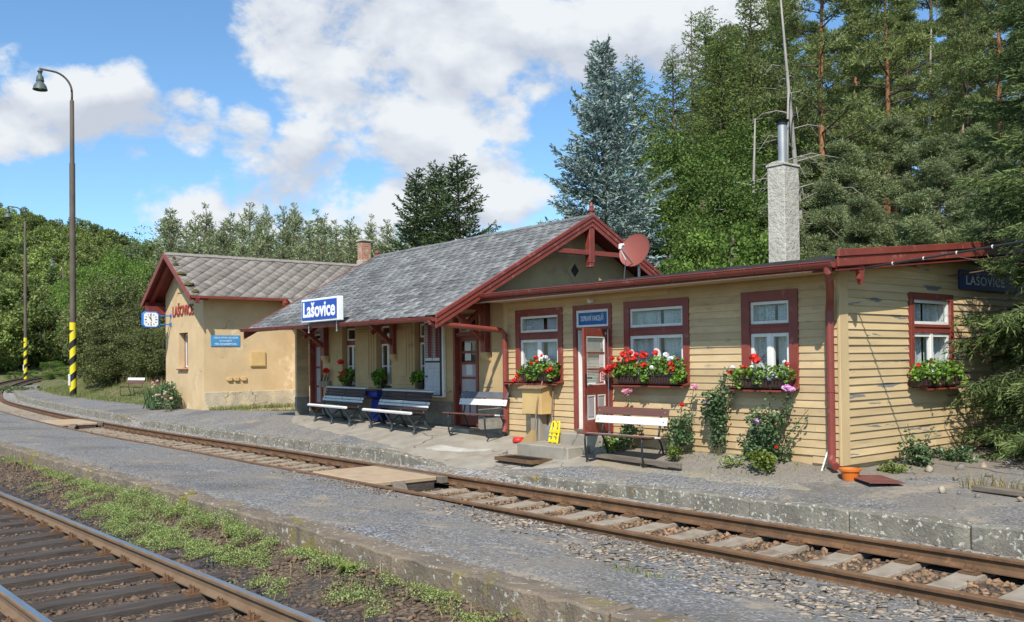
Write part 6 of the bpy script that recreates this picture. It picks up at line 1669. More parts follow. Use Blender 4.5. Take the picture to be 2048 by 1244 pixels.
# satellite dish
t = thing('satellite_dish', 'red-brown satellite dish on the annex roof in front of the gable', 'satellite dish', (-5.62, 2.0, 3.35))
dc = Vector((-5.56, 1.95, 3.96)); dn = Vector((.18, -.93, .30)).normalized()
zx = dn.cross(Vector((0, 0, 1))).normalized(); zy = zx.cross(dn) * -1
A = Matrix((zx, zx.cross(dn) * -1, dn)).transposed()
pr = [(.0, -.065)] + [(.335 * k / 8, -.065 + .065 * (k / 8) ** 2) for k in range(1, 9)] + [(.34, .004), (.335, -.010)] + [(.335 * k / 8, -.078 + .065 * (k / 8) ** 2) for k in range(7, -1, -1)]
g = MB(); g.lathe(pr, dc, 36, A); g.build('dish', M['dish'], t, smooth=True)
bot = dc - (zx.cross(dn) * -1) * 0 + Vector((0, 0, -.40)); tip = dc + dn * .52 + Vector((0, 0, -.16))
g = MB(); g.tube([dc + Vector((0, .02, -.31)), tip], .016, 6); g.build('feed_arm', M['steel'], t)
g = MB(); g.tube([tip + Vector((0, 0, -.02)), tip - dn * .02 + Vector((0, 0, .06)), tip - dn * .11 + Vector((0, .0, .10))], [.03, .04, .035], 10); g.build('receiver', M['white_worn'], t)
g = MB(); g.tube([dc - dn * .09, dc - dn * .16 + Vector((0, 0, -.1)), Vector((-5.60, 2.12, 3.33))], .028, 8); g.build('mast', M['steel'], t)
g = MB(); g.tube([tip, tip + Vector((.05, .1, -.22)), Vector((-5.70, 1.80, 3.38)), Vector((-5.62, 2.0, 3.36))], .008, 5); g.build('cable', M['white_worn'], t)
# overhead cable from the annex verge
P0 = Vector((.12, .10, 3.00)); P1 = Vector((9.0, -1.65, 3.62)); pts = []
for k in range(41):
    s = k / 40; p = P0.lerp(P1, s); p.z -= .36 * s * (1 - s); pts.append(p)
t = thing('overhead_cable', 'thick black overhead cable running from the annex verge to the right', 'cable', (.12, .10, 2.95))
g = MB(); g.tube(pts, .014, 8); g.build('wire', M['cable'], t, smooth=True)
for k in range(1, 22, 2):
    p = pts[k]; g = MB(); g.tube([p + Vector((-.006, 0, 0)), p + Vector((.006, 0, 0))], .021, 8); g.build('cable_tie', M['white'], t)
# ------------------------------------------------------------------ flowers and garden plants
def cloud_pts(n, c, r, shell=.5, rng=RNG):
    d = rng.normal(size=(n, 3)); d /= np.linalg.norm(d, axis=1, keepdims=True)
    q = (shell + (1 - shell) * rng.random(n)) ** (1 / 2.2)
    return np.array(c) + d * q[:, None] * np.array(r)
def leafset(name, P, size, mat, parent, aspect=.8, upw=.9, tone=(.55, 1.35), fold=.08, rng=RNG):
    n = len(P); D = rng.normal(size=(n, 3)); D[:, 2] = D[:, 2] * .7 + (upw - .6)
    R = rot_from_dir(D, rng.normal(0, .7, n))
    a = aspect / 2
    tv = np.array([(0, 0, 0), (.35, -a, fold), (.8, -a * .75, 0), (1, 0, -fold), (.8, a * .75, 0), (.35, a, fold)]); tf = np.array([[0, 1, 2, 3], [0, 3, 4, 5]])
    V, F = scatter(tv, tf, P, R, rng.uniform(size[0], size[1], n))
    V = V - np.array(root_of(parent).location)
    return np_mesh(name, V, F, mat, parent, tone=np.repeat(rng.uniform(tone[0], tone[1], n), 2))
def bloom_mesh(name, mat, r, n=44, rng=RNG):
    P = cloud_pts(n, (0, 0, 0), (r, r, r * .72), .75, rng)
    N = P / np.maximum(np.linalg.norm(P, axis=1, keepdims=True), 1e-6)
    R = rot_from_dir(np.cross(N, rng.normal(size=(n, 3))), rng.uniform(0, 6.28, n))
    tv = np.array([(-.5, -.5, 0), (.5, -.5, .1), (.5, .5, 0), (-.5, .5, .1)]); V, F = scatter(tv, np.array([[0, 1, 2, 3]]), P, R, np.full(n, r * .75))
    o = np_mesh(name, V, F, mat); me = o.data; bpy.data.objects.remove(o); return me
BL = {k: [bloom_mesh(k + '_bloom', M['bloom_' + k], .045) for _ in range(3)] for k in ('red', 'white', 'pink', 'lilac')}
def bloom(kind, p, parent, s=1.0):
    o = bpy.data.objects.new('bloom', random.choice(BL[kind])); COL.objects.link(o); o.parent = parent
    o.location = Vector(p) - Vector(root_of(parent).location); o.scale = (s,) * 3; o.rotation_euler = (random.uniform(-.4, .4), random.uniform(-.4, .4), random.uniform(0, 6))
    return o
def flower_box(F, u0, u1, z, d0, d1, label, nblo, kinds, spill=.15, ntrough=1, hgt=.26, nl=1100, extra=()):
    c = F.p((u0 + u1) / 2, (d0 + d1) / 2, z)
    t = thing('flower_box', label, 'flower box', c, group='geranium boxes on the annex window sills')
    L = (u1 - u0) / ntrough
    for k in range(ntrough):
        a, b = u0 + L * k + .006, u0 + L * (k + 1) - .006
        g = MB(); g.hexa([F.p(a + .02, d0 + .02, z), F.p(b - .02, d0 + .02, z), F.p(b - .02, d1 - .02, z), F.p(a + .02, d1 - .02, z), F.p(a, d0, z + .15), F.p(b, d0, z + .15), F.p(b, d1, z + .15), F.p(a, d1, z + .15)])
        g.fbox(F, a - .004, b + .004, d1 - .002, d1 + .008, z + .125, z + .15)
        n = int((b - a) / .055)
        for i in range(n): g.fbox(F, a + .03 + i * .055, a + .055 + i * .055, d1 - .012, d1 + .003, z + .02, z + .115)
        g.build('trough', M['box_brown'], t, bevel=.003)
    P = []
    m = max(3, int((u1 - u0) / .13))
    for i in range(m):
        u = u0 + (u1 - u0) * (i + .5) / m; h = hgt * random.uniform(.75, 1.1)
        cc = F.p(u, (d0 + d1) / 2 + random.uniform(.0, .06), z + .15 + h * .35); P.append(cloud_pts(nl // m, cc, (.12, .12, h * .55), .35))
    for u in (u0, u1):
        cc = F.p(u, (d0 + d1) / 2 + .04, z + .16); P.append(cloud_pts(nl // 10, cc, (spill * .45, .1, .09), .3))
    for i in range(3):
        cc = F.p(random.uniform(u0, u1), d1 + .03, z + .08); P.append(cloud_pts(nl // 34, cc, (.08, .04, .06), .3))
    P = np.concatenate(P)
    leafset('foliage', P, (.03, .062), M['leaf_ger'], t, .95)
    stems = MB()
    def put(kind, p, s):
        base = Vector(p) + Vector((random.uniform(-.03, .03), 0, -.16)); stems.tube([base, base.lerp(Vector(p), .5) + Vector((.01, 0, 0)), p], .004, 4); bloom(kind, p, t, s)
    for i in range(nblo):
        u = random.uniform(u0 - .05, u1 + .02); k = random.choice(kinds)
        put(k, F.p(u, (d0 + d1) / 2 + random.uniform(-.06, .16), z + random.uniform(.20, .20 + hgt * 1.05)), random.uniform(.55, 1.1))
    for (u, dz, d, k, s) in extra: put(k, F.p(u, d, z + dz), s * .78)
    stems.build('stems', M['stem'], t)
    return t
flower_box(FF, -6.42, -5.52, 1.462, .05, .22, 'brown flower box of red and white geraniums left of the office door', 10, ['red', 'red', 'white'], ntrough=2, hgt=.27, nl=800,
           extra=[(-6.0, .36, .14, 'white', 1.3), (-5.93, .40, .12, 'white', 1.4), (-5.85, .44, .12, 'white', 1.2), (-6.02, .30, .18, 'white', 1.2), (-5.72, .20, .2, 'red', 1.4), (-5.64, .19, .2, 'red', 1.3), (-6.52, .10, .22, 'red', 1.3), (-6.63, .02, .22, 'red', 1.2), (-6.1, .42, .12, 'red', 1.2), (-5.95, .46, .1, 'red', 1.0)])
flower_box(FF, -3.93, -2.58, 1.448, .05, .23, 'longest brown flower box, crowded with red geraniums, right of the office door', 26, ['red', 'red', 'red', 'red', 'white'], ntrough=2, hgt=.30, nl=1300,
           extra=[(-4.12, .25, .2, 'red', 1.5), (-4.04, .27, .24, 'red', 1.6), (-3.95, .30, .22, 'red', 1.5), (-4.2, .20, .2, 'red', 1.2), (-3.3, .30, .22, 'red', 1.5), (-2.72, .24, .24, 'red', 1.4), (-2.95, .46, .1, 'white', 1.4), (-3.7, .36, .1, 'white', 1.2), (-3.45, .45, .1, 'red', 1.3), (-3.18, .50, .1, 'red', 1.2)])
flower_box(FF, -1.55, -.66, 1.418, .05, .23, 'brown flower box with sparse red and white geraniums under the narrow front window', 3, ['red', 'white'], hgt=.20, nl=420,
           extra=[(-1.28, .44, .12, 'red', 1.5), (-1.22, .40, .14, 'red', 1.5), (-1.42, .30, .16, 'red', 1.0), (-1.62, .22, .2, 'red', 1.1), (-.92, .20, .2, 'white', 1.2), (-.94, .14, .22, 'white', 1.1), (-.74, .34, .12, 'red', .9)])
flower_box(FR, 1.68, 2.95, 1.402, .05, .22, 'dark flower box with green geraniums and one red bloom on the side wall', 0, ['red'], ntrough=2, hgt=.24, nl=700,
           extra=[(1.86, .30, .12, 'red', 1.3), (2.25, .36, .1, 'red', .9), (2.1, .22, .2, 'white', .8)])
# geranium pots on the hall ledge
for i, (u, lab, nb) in enumerate(((-13.42, 'potted geranium with red blooms on the hall ledge nearest the far door', 3), (-11.86, 'green potted geranium without blooms in the middle hall window', 0), (-10.16, 'bushy green potted geranium in the hall window beside the timetable', 0))):
    c = (u, -.01, 1.241)
    t = thing('potted_geranium', lab, 'potted plant', c, group='geranium pots in the hall windows')
    g = MB(); g.lathe([(.0, 0), (.07, 0), (.09, .11), (.10, .11), (.10, .14), (.085, .14), (.0, .12)], c, 14); g.build('pot', M['box_brown'], t)
    P = np.concatenate([cloud_pts(110, (u + random.uniform(-.14, .14), -.03 + random.uniform(-.05, .05), 1.241 + random.uniform(.12, .36)), (.14, .12, .13), .3) for _ in range(4)])
    leafset('foliage', P, (.05, .09), M['leaf_ger'], t, .95)
    for k in range(nb): bloom('red', (u - .12 - .08 * k + .1, -.12, 1.241 + (.34, .26, .62)[k]), t, 1.5)
t = thing('bare_geranium', 'leggy geranium with bare stems and one red bloom by the far hall door', 'potted plant', (-14.62, -.02, 1.241))
for k, x in enumerate((-14.80, -14.62, -14.46)):
    g = MB(); g.lathe([(.0, -.08), (.055, -.08), (.07, .07), (.0, .07)], (x, -.05, 1.30), 12); g.build('pot', M['concrete'], t)
    g = MB()
    for q in range(3): g.tube([(x + .02 * q - .02, -.05, 1.37), (x + .05 + .05 * q, -.06, 1.50), (x + .06 + .07 * q, -.08, 1.52 + .05 * q)], .008, 5)
    g.build('stems', M['stem'], t)
bloom('red', (-14.42, -.10, 1.64), t, 1.7)
# roses and low plants round the annex
def rose(loc, h, w, label, canes, blooms, nl, mat='leaf_rose', bush=.55, lean=0.0):
    t = thing('rose_bush', label, 'rose bush', loc, group='rose bushes along the annex walls')
    L = Vector(loc); mb = MB(); P = []
    for (dx, dy, ch) in canes:
        top = L + Vector((dx, dy, ch)); mid = L.lerp(top, .5) + Vector((random.uniform(-.05, .05), random.uniform(-.04, .02), 0))
        base = L + Vector((dx * .3, dy * .3, -.02)); mb.tube([base, mid, top], [.011, .008, .004], 5)
        k = int(ch * 9)
        for i in range(k):
            s = .2 + .8 * i / k; q = base.lerp(mid, s * 2) if s < .5 else mid.lerp(top, s * 2 - 1)
            P.append(cloud_pts(int(11 * (1.2 - .5 * s)), q, (.085, .07, .085), .2))
    for i in range(max(2, nl // 42)):
        a = random.uniform(0, 6.28); r = w * math.sqrt(random.random()) * .7
        P.append(cloud_pts(60, L + Vector((r * math.cos(a), r * .45 * math.sin(a), random.uniform(.08, bush))), (.13, .11, .12), .25))
    mb.build('stems', M['stem'], t)
    P = np.concatenate(P); P = P[P[:, 2] > L.z + .0]
    leafset('foliage', P, (.032, .068), M[mat], t, .66)
    for (k, p, s) in blooms: bloom(k, p, t, s * .68)
    return t
rose((-3.62, -.30, .40), .6, .40, 'low rose bush behind the bench with tall pale pink and red blooms', [(-.02, .05, .95), (-.1, .05, .62), (.1, .08, .5)], [('pink', (-3.74, -.25, 1.33), 1.2), ('pink', (-3.62, -.25, 1.34), 1.4), ('pink', (-3.66, -.26, 1.29), 1.2), ('red', (-3.70, -.25, 1.05), 1.2), ('red', (-3.62, -.27, 1.00), 1.3)], 300, bush=.36)
rose((-2.55, -.26, .43), .9, .34, 'leafy rose bush right of the bench with one tall cane of pink blooms', [(.24, .05, .98), (.0, .06, .78), (.10, .0, .6)], [('pink', (-2.29, -.22, 1.42), 1.5), ('red', (-2.52, -.24, 1.15), 1.1)], 560, bush=.5)
rose((-1.92, -.22, .43), 1.3, .24, 'tall climbing rose between the two front windows, reaching sill height', [(.20, .1, 1.30), (.12, .08, 1.22), (.05, .1, 1.05), (.28, .12, 1.15), (-.12, .08, .80)], [('lilac', (-2.02, -.24, 1.20), 1.4), ('lilac', (-2.10, -.24, 1.21), 1.1)], 720, bush=.85)
rose((-1.02, -.24, .40), 1.1, .44, 'widest rose bush with lilac-pink blooms under the narrow front window', [(.05, .08, .98), (.36, .1, 1.02), (-.22, .08, .78), (.62, .12, .75), (.42, .08, .95)], [('lilac', (-.69, -.22, 1.43), 1.5), ('lilac', (-.60, -.22, 1.42), 1.4), ('lilac', (-.65, -.23, 1.45), 1.2), ('lilac', (-1.14, -.28, .97), 1.5), ('red', (-.80, -.30, .62), .7)], 1000, bush=.62)
rose((.36, 1.25, .25), .7, .26, 'green rose bush without blooms against the peeling side wall', [(-.1, .0, .66), (.1, .35, .62), (.05, .2, .45)], [], 420, bush=.42)
rose((.42, 2.15, .25), .5, .42, 'spreading low shrub at the far end of the side wall', [(.0, .2, .3)], [], 420, bush=.22)
def low_plant(loc, r, h, n, mat, label, size=(.03, .06)):
    t = thing('low_plant', label, 'plant', loc, group='low yellow-green plants in the beds')
    leafset('foliage', np.concatenate([cloud_pts(n // 4, Vector(loc) + Vector((random.uniform(-r, r) * .5, random.uniform(-r, r) * .3, h * random.uniform(.3, .7))), (r * .6, r * .5, h * .5), .3) for _ in range(4)]), size, M[mat], t, .8); return t
low_plant((-.86, -.55, .34), .30, .24, 480, 'leaf_lime', 'yellow-green clump at the foot of the widest rose bush')
low_plant((-2.45, -.50, .36), .16, .16, 170, 'leaf_lime', 'little yellow-green clump before the rose bush right of the bench')
low_plant((.46, .55, .24), .24, .20, 330, 'leaf_lime', 'yellow-green clump beside the corner of the side wall')
low_plant((-3.95, -.36, .34), .20, .24, 220, 'leaf_ger', 'bright green clump beside the door step behind the bench')
low_plant((-1.35, -.55, .33), .20, .13, 160, 'weed', 'sparse grey-green tuft left of the yellow-green clump', (.02, .05))
blades('bed_grass', field(420, -3.9, .4, lambda x: -.75, lambda x: -.1, lambda x, y: zbed_soil(x, y), keep=lambda x, y: mnoise.noise(Vector((x * 2, y * 2, 1))) > .05), (.03, .10), M['grass'], w=.006)
blades('gravel_grass', np.concatenate([field(160, 1.5, 2.4, lambda x: .0, lambda x: .35, lambda x, y: zplat(x, y)), field(220, 2.3, 3.4, lambda x: -.2, lambda x: .3, lambda x, y: zplat(x, y))]), (.05, .22), M['grass_dry'], w=.006)
blades('kerb_grass', field(60, .9, 1.6, lambda x: -5.35, lambda x: -5.15, lambda x, y: float(zmid(x, y))), (.02, .07), M['grass'], w=.006)
# shrub with pale blooms at the wing corner
t = thing('rose_bush', 'rounded rose shrub with cream and pink flowers at the corner of the wing', 'rose bush', (-25.4, -.55, .28), group='rose bushes along the annex walls'); t['group'] = 'shrubs beside the wing'
P = np.concatenate([cloud_pts(90, (-25.4 + random.uniform(-.75, .75), -.55 + random.uniform(-.3, .3), .30 + random.uniform(.1, 1.0) * (1 - .2)), (.25, .22, .2), .3) for _ in range(15)])
leafset('foliage', P, (.05, .10), M['leaf_rose'], t, .7)
mb = MB()
for k in range(7): mb.tube([(-25.4 + random.uniform(-.2, .2), -.55, .25), (-25.4 + random.uniform(-.6, .6), -.6, .9)], .012, 5)
mb.build('stems', M['stem'], t)
M['bloom_cream'] = mk('cream_petal', (.75, .66, .42), (.70, .50, .38), 30, 3, .6, transl=.2); BL['cream'] = [bloom_mesh('cream_bloom', M['bloom_cream'], .05) for _ in range(2)]
for k in range(17): bloom('cream' if k % 5 else 'pink', (-25.4 + random.uniform(-.85, .85), -.72 + random.uniform(-.15, .15), .5 + random.uniform(.1, .85)), t, random.uniform(.55, .95))
t = thing('iris_clump', 'clump of sword-shaped grey-green leaves left of the rose shrub', 'plant', (-26.6, -.6, .28))
P = np.stack([-26.6 + RNG.normal(0, .22, 150), -.6 + RNG.normal(0, .12, 150), np.full(150, .28)], 1)
blades('leaves', P - np.array(t.location), (.5, .95), M['leaf_rose'], w=.022, lean=.3, kind=None, parent=t)
# ------------------------------------------------------------------ trees
def leafmat(name, c1, c2, transl=.22, rough=.6, randobj=.12, spec=.3): return mk(name, c1, c2, .9, 3, rough, coord='Object', tone=True, transl=transl, randobj=randobj, spec=spec)
M['blue_spruce'] = leafmat('blue_spruce_needles', (.32, .395, .355), (.20, .265, .235), .16)
M['spruce'] = leafmat('dark_spruce_needles', (.105, .155, .05), (.065, .105, .038), .25)
M['spruce_fg'] = leafmat('spruce_needles', (.17, .225, .07), (.105, .15, .05), .3)
M['pine'] = leafmat('pine_needles', (.24, .28, .09), (.16, .20, .07), .32)
M['pine_grey'] = leafmat('grey_green_pine_needles', (.265, .305, .14), (.18, .22, .095), .32)
M['young_pine'] = leafmat('young_pine_needles', (.34, .375, .19), (.24, .28, .13), .32, randobj=.18)
M['larch'] = leafmat('larch_needles', (.20, .255, .07), (.14, .19, .052), .32)
M['broad'] = leafmat('broad_leaves', (.15, .225, .045), (.095, .155, .034), .35)
M['acacia'] = leafmat('bright_leaves', (.185, .285, .05), (.13, .215, .04), .36)
M['bush_leaf'] = leafmat('olive_bush_leaves', (.175, .19, .065), (.11, .13, .045), .32, randobj=.2)
M['birch_leaf'] = leafmat('birch_leaves', (.20, .25, .12), (.15, .20, .09), .35)
M['far_leaf'] = leafmat('far_forest_leaves', (.24, .285, .075), (.155, .20, .055), .36, randobj=.42)
M['bark'] = mk('grey_brown_bark', (.12, .09, .065), (.07, .052, .04), 5, 6, .95, .8, 12, 'World', stretch=(1, 1, .3), bdist=.03)
M['bark_orange'] = mk('orange_pine_bark', (.36, .165, .075), (.22, .10, .05), 3, 6, .95, .8, 10, 'World', stretch=(1, 1, .35), c3=(.13, .09, .06), s3=2, t3=(.56, .7), bdist=.03)
M['bark_dead'] = mk('silvery_dead_wood', (.36, .33, .29), (.25, .22, .19), 4, 6, .9, .5, 12, 'World', stretch=(1, 1, .3), bdist=.02)
HEX = (np.array([(0, 0, 0), (.3, -.5, .0), (.75, -.42, 0), (1, 0, 0), (.75, .42, 0), (.3, .5, 0)]), np.array([[0, 1, 2, 3], [0, 3, 4, 5]]))
LEAF = (np.array([(0, 0, 0), (.5, -.36, .05), (1, 0, -.04), (.5, .36, .05)]), np.array([[0, 1, 2, 3]]))
NEED = (np.array([(0, -.5, 0), (.0, .5, 0), (1, .18, 0), (1, -.18, 0)]), np.array([[0, 3, 2, 1]]))

def limbs(mb, pts, r0, r1, n=5):
    k = len(pts); mb.tube(pts, [r0 + (r1 - r0) * i / (k - 1) for i in range(k)], n, caps=False)
def tree(name, label, cat, group, crown, wood, crown_mat, bark, loc=(0, 0, 0)):
    """crown = (V, F, tone) in tree-local coordinates, wood = MB"""
    t = thing(name, label, cat, loc, group=group)
    if isinstance(wood, tuple):
        wood[1].build('limbs', M['bark'], t, local=True, smooth=True); wood = wood[0]
    wood.build('trunk', bark, t, local=True, smooth=True)
    if crown is not None: np_mesh('crown', crown[0], crown[1], crown_mat, t, tone=crown[2])
    return t
def cards(P, D, L, Wd, tpl, rng, tone=(.6, 1.35), roll=None, ct=1.0):
    n = len(P); R = rot_from_dir(D, rng.uniform(0, PI, n) if roll is None else roll)
    tv, tf = tpl; S = np.stack([L, Wd, L], 1); V, F = scatter(tv, tf, P, R, S)
    return V, F, np.repeat(rng.uniform(tone[0], tone[1], n) * ct, len(tf))
def conifer(h, r, seed, z0=.4, gap=.42, nb=6, e_low=-.2, e_top=.9, droop=.25, upt=.22, power=.85, twig=.34, card=(.16, .05), step=.10, tw_step=.16, hang=.15, sparse=0.0, gaps=.0, trunk_r=.16, tone=(.6, 1.35), tpl=NEED, tufts=1.0, cut=None):
    rg = np.random.default_rng(seed); random.seed(seed)
    mb = MB(); mb.tube([(0, 0, -.4), (0, 0, h * .3), (.02, .01, h * .7), (0, 0, h)], [trunk_r, trunk_r * .8, trunk_r * .42, .012], 8)
    PP = []; DD = []; LL = []
    z = z0
    while z < h - .12:
        t = (z - z0) / (h - z0); n = max(3, int(nb * (1 - .25 * t))); az0 = rg.uniform(0, 6.28)
        for k in range(n):
            if rg.random() < gaps: continue
            az = az0 + 2 * PI * k / n + rg.normal(0, .25); zz = z + rg.uniform(-.5, .5) * gap
            L = r * (1 - t) ** power * rg.uniform(.72, 1.12) + .10 + .06 * (1 - t)
            el = e_low + (e_top - e_low) * t ** 1.3 + rg.normal(0, .08)
            dh = np.array([math.cos(az), math.sin(az), 0]); sd = np.array([-dh[1], dh[0], 0])
            f = lambda s: np.array([0, 0, zz]) + np.outer(s * math.cos(el) * L, dh) + np.outer(L * (s * math.sin(el) - droop * (1 - t * .6) * s ** 2 + upt * s ** 3), [0, 0, 1])
            S = np.linspace(0, 1, 5); pts = f(S)
            limbs(mb, [tuple(p) for p in pts], .012 + .012 * L, .004, 4)
            s = np.arange(.12 + .1 * (1 - t), 1.0, tw_step / max(L, .25)) if L > .35 else np.array([.5, .9])
            s = np.clip(s + rg.normal(0, .02, len(s)), .05, 1)
            base = f(s); tg = f(np.minimum(s + .03, 1.03)) - f(s - .0); tg /= np.maximum(np.linalg.norm(tg, axis=1, keepdims=True), 1e-6)
            for sg in (-1, 1):
                tl = (twig * L ** .6 * (1 - s * .72) + .10) * rg.uniform(.7, 1.2, len(s))
                dirs = tg * rg.uniform(.45, .75, (len(s), 1)) + sg * sd * rg.uniform(.55, .95, (len(s), 1)) + np.array([0, 0, -hang]) * rg.uniform(.2, 1.6, (len(s), 1))
                dirs /= np.linalg.norm(dirs, axis=1, keepdims=True)
                m = max(1, int((twig * L ** .6 + .1) / step))
                for j in range(m):
                    q = (j + .3) * step; ok = (q < tl) & (rg.random(len(s)) > sparse)
                    if not ok.any(): continue
                    p = base[ok] + dirs[ok] * q + np.array([0, 0, -hang * .5]) * (q * q / .5)
                    for _ in range(max(1, int(round(tufts)))):
                        d2 = dirs[ok] + rg.normal(0, .38, (ok.sum(), 3)); PP.append(p + rg.normal(0, .012, p.shape)); DD.append(d2)
            # along the branch and its tip
            s2 = np.arange(.3, 1.02, step * .7 / max(L, .2)); p = f(s2); PP.append(p); dd = np.tile(dh, (len(s2), 1)) + rg.normal(0, .5, (len(s2), 3)); DD.append(dd)
        z += gap * (1 - .35 * t)
    s = np.arange(h - .6, h + .02, .06); PP.append(np.stack([0 * s, 0 * s, s], 1)); DD.append(np.stack([rg.normal(0, .5, len(s)), rg.normal(0, .5, len(s)), np.full(len(s), .9)], 1))
    P = np.concatenate(PP); D = np.concatenate(DD)
    if cut is not None: k = cut(P); P = P[k]; D = D[k]
    n = len(P); Ls = rg.uniform(card[0] * .7, card[0] * 1.3, n)
    return cards(P, D, Ls, np.full(n, card[1]) * rg.uniform(.8, 1.2, n), tpl, rg, tone), mb
def pine(h, z0, r, seed, nl=26, tuft=(.24, .05), per=70, clumps=5, trunk_r=.2, low=.0, dead=14, tone=(.6, 1.35), flat=.5, spread=.5):
    """tall pine: bare stem with dead snags, irregular limbs that end in needle clumps"""
    rg = np.random.default_rng(seed); random.seed(seed)
    mb = MB(); lb = MB(); bx, by = rg.normal(0, .25, 2); X = lambda z: np.array([bx * math.sin(z / h * 2.2), by * math.sin(z / h * 2.8), z])
    zs = np.linspace(-.5, h, 10); mb.tube([tuple(X(max(z, -.5))) for z in zs], [trunk_r * (1 - .86 * max(z, 0) / h) for z in zs], 8)
    PP = []; DD = []; TT = []
    for i in range(nl):
        t = (i + rg.random()) / nl; z = z0 + (h - z0) * t; az = i * 2.4 + rg.normal(0, .5)
        L = r * (math.sin(min(1, .28 + t * .9) * PI) ** .7 * .85 + .2) * rg.uniform(.65, 1.15); el = -.1 + .75 * t + rg.normal(0, .15)
        dh = np.array([math.cos(az), math.sin(az), 0]); b = X(z)
        f = lambda s: b + dh * L * s * math.cos(el) + np.array([0, 0, L * (s * math.sin(el) - .12 * s * s + .14 * s ** 3)])
        limbs(lb, [tuple(f(s)) for s in (0, .35, .7, 1)], .012 + .010 * L, .006, 5)
        for c in range(clumps):
            s = .35 + .65 * (c + rg.random()) / clumps; side = np.array([-dh[1], dh[0], 0]) * rg.normal(0, L * .26) * (1.1 - .5 * s)
            cc = f(s) + side + np.array([0, 0, rg.uniform(-.05, .18)])
            if c % 2 == 0: limbs(lb, [tuple(f(max(0, s - .2))), tuple(cc)], .012, .004, 4)
            n = int(per * rg.uniform(.7, 1.3)); rad = spread * rg.uniform(.7, 1.2)
            q = cloud_pts(n, cc, (rad, rad, rad * flat), .25, rg); PP.append(q); TT.append(np.full(n, rg.uniform(.78, 1.22)))
            d = (q - cc) + np.array([0, 0, rad * .35]) + rg.normal(0, rad * .45, q.shape); DD.append(d)
    for i in range(dead):
        z = rg.uniform(h * .12, z0 + (h - z0) * .3); az = rg.uniform(0, 6.28); L = rg.uniform(.5, 1.7); b = X(z); dh = np.array([math.cos(az), math.sin(az), 0])
        limbs(lb, [tuple(b), tuple(b + dh * L * .5 + np.array([0, 0, .02])), tuple(b + dh * L + np.array([0, 0, -.22 * L]))], .018, .004, 4)
    P = np.concatenate(PP); D = np.concatenate(DD); n = len(P)
    return cards(P, D, rg.uniform(tuft[0] * .7, tuft[0] * 1.3, n), np.full(n, tuft[1]), HEX, rg, tone, ct=np.concatenate(TT)), (mb, lb)
def broadleaf(h, r, seed, nc=46, per=150, leaf=.17, z0=.25, trunk_r=.16, tone=(.55, 1.4), flat=.8, core=.35):
    """rounded crown of leaf clumps with gaps; limbs inside"""
    rg = np.random.default_rng(seed); random.seed(seed)
    mb = MB(); ch = h * (1 - z0); cz = h * z0 + ch / 2
    mb.tube([(0, 0, -.4), (0.05, 0, h * .3), (.0, .08, h * .6), (0, 0, h * .85)], [trunk_r, trunk_r * .8, trunk_r * .45, .02], 7)
    PP = []; TT = []
    for i in range(nc):
        d = rg.normal(size=3); d /= np.linalg.norm(d); q = rg.uniform(core, 1.0) ** .6
        c = np.array([d[0] * r * q, d[1] * r * q, cz + d[2] * ch / 2 * q * .95]); rad = r * rg.uniform(.15, .31)
        PP.append(cloud_pts(int(per * rg.uniform(.6, 1.3)), c, (rad, rad, rad * flat), .45, rg)); TT.append(np.full(len(PP[-1]), rg.uniform(.75, 1.25)))
        if i % 2 == 0: limbs(mb, [(0, 0, max(.2, c[2] * .55)), tuple(c * np.array([.5, .5, .8])), tuple(c)], .03, .006, 4)
    P = np.concatenate(PP); n = len(P); D = rg.normal(size=(n, 3)); D[:, 2] -= .25
    return cards(P, D, rg.uniform(leaf * .65, leaf * 1.3, n), np.full(n, leaf) * rg.uniform(.8, 1.2, n), LEAF, rg, tone, roll=rg.normal(0, .8, n), ct=np.concatenate(TT)), mb

T_BLUE = [(-10.32, 5.86, 10.02)]
T_DSP = [(-23.54, 8.57, 9.27), (-24.29, 10.02, 9.82), (-21.7, 9.26, 9.52)]
T_LARCH = [(-20.89, 18.12, 14.94), (-18.46, 17.96, 14.64), (-15.95, 17.9, 14.93), (-16.4, 20.47, 17.3), (-14.95, 20.67, 17.69), (-23.02, 21.88, 14.51), (-22.71, 25.33, 19.32)]
T_TSP = [(-20.55, 21.67, 17.7)]
T_BROAD = [(-13.21, 11.87, 9.17, 2.3), (-10.67, 10.27, 7.54, 2.2), (-13.78, 15.91, 10.41, 2.6), (-8.52, 7.41, 5.39, 1.5), (-9.38, 10.31, 6.32, 1.8), (-11.82, 15.21, 8.86, 2.4), (-10.71, 8.65, 6.35, 1.6), (-14.34, 10.52, 6.56, 2)]
T_PINE = [(-10.49, 16.66, 16.8), (-10.43, 19.95, 16.12), (-12.61, 28.3, 20.86), (-6.41, 20.15, 16.58), (-7.27, 23.86, 17.5), (-10.33, 26.43, 18), (-17.6, 25.31, 19.59), (-16.9, 29.38, 19.44), (-11.83, 24.61, 15.81), (-14.1, 32.85, 20.35), (-7.87, 27.87, 18.71), (-20.41, 31.42, 18.96), (-19.14, 36.17, 20.17), (-14.07, 36.12, 19.15), (-9.91, 34.89, 20.36)]
T_LOWP = [(-8.49, 14.58, 8.15), (-8.38, 17.08, 9.28), (-6.37, 15.62, 8.05), (-6.09, 17.56, 8.57), (-4.98, 11.82, 5.84), (-4.02, 12.22, 5.61), (-6.01, 11.34, 5.81), (-7.78, 12.31, 6.58), (-4.21, 15.14, 7.02), (-9.93, 14.38, 7.92), (-8.08, 10.35, 5.86)]
T_DEAD = [(-8.94, 13.09, 13.47), (-9.51, 21.16, 13.57), (-7.46, 19.03, 9.38), (-9.24, 12.0, 9.87), (-10.48, 12.07, 9.11)]
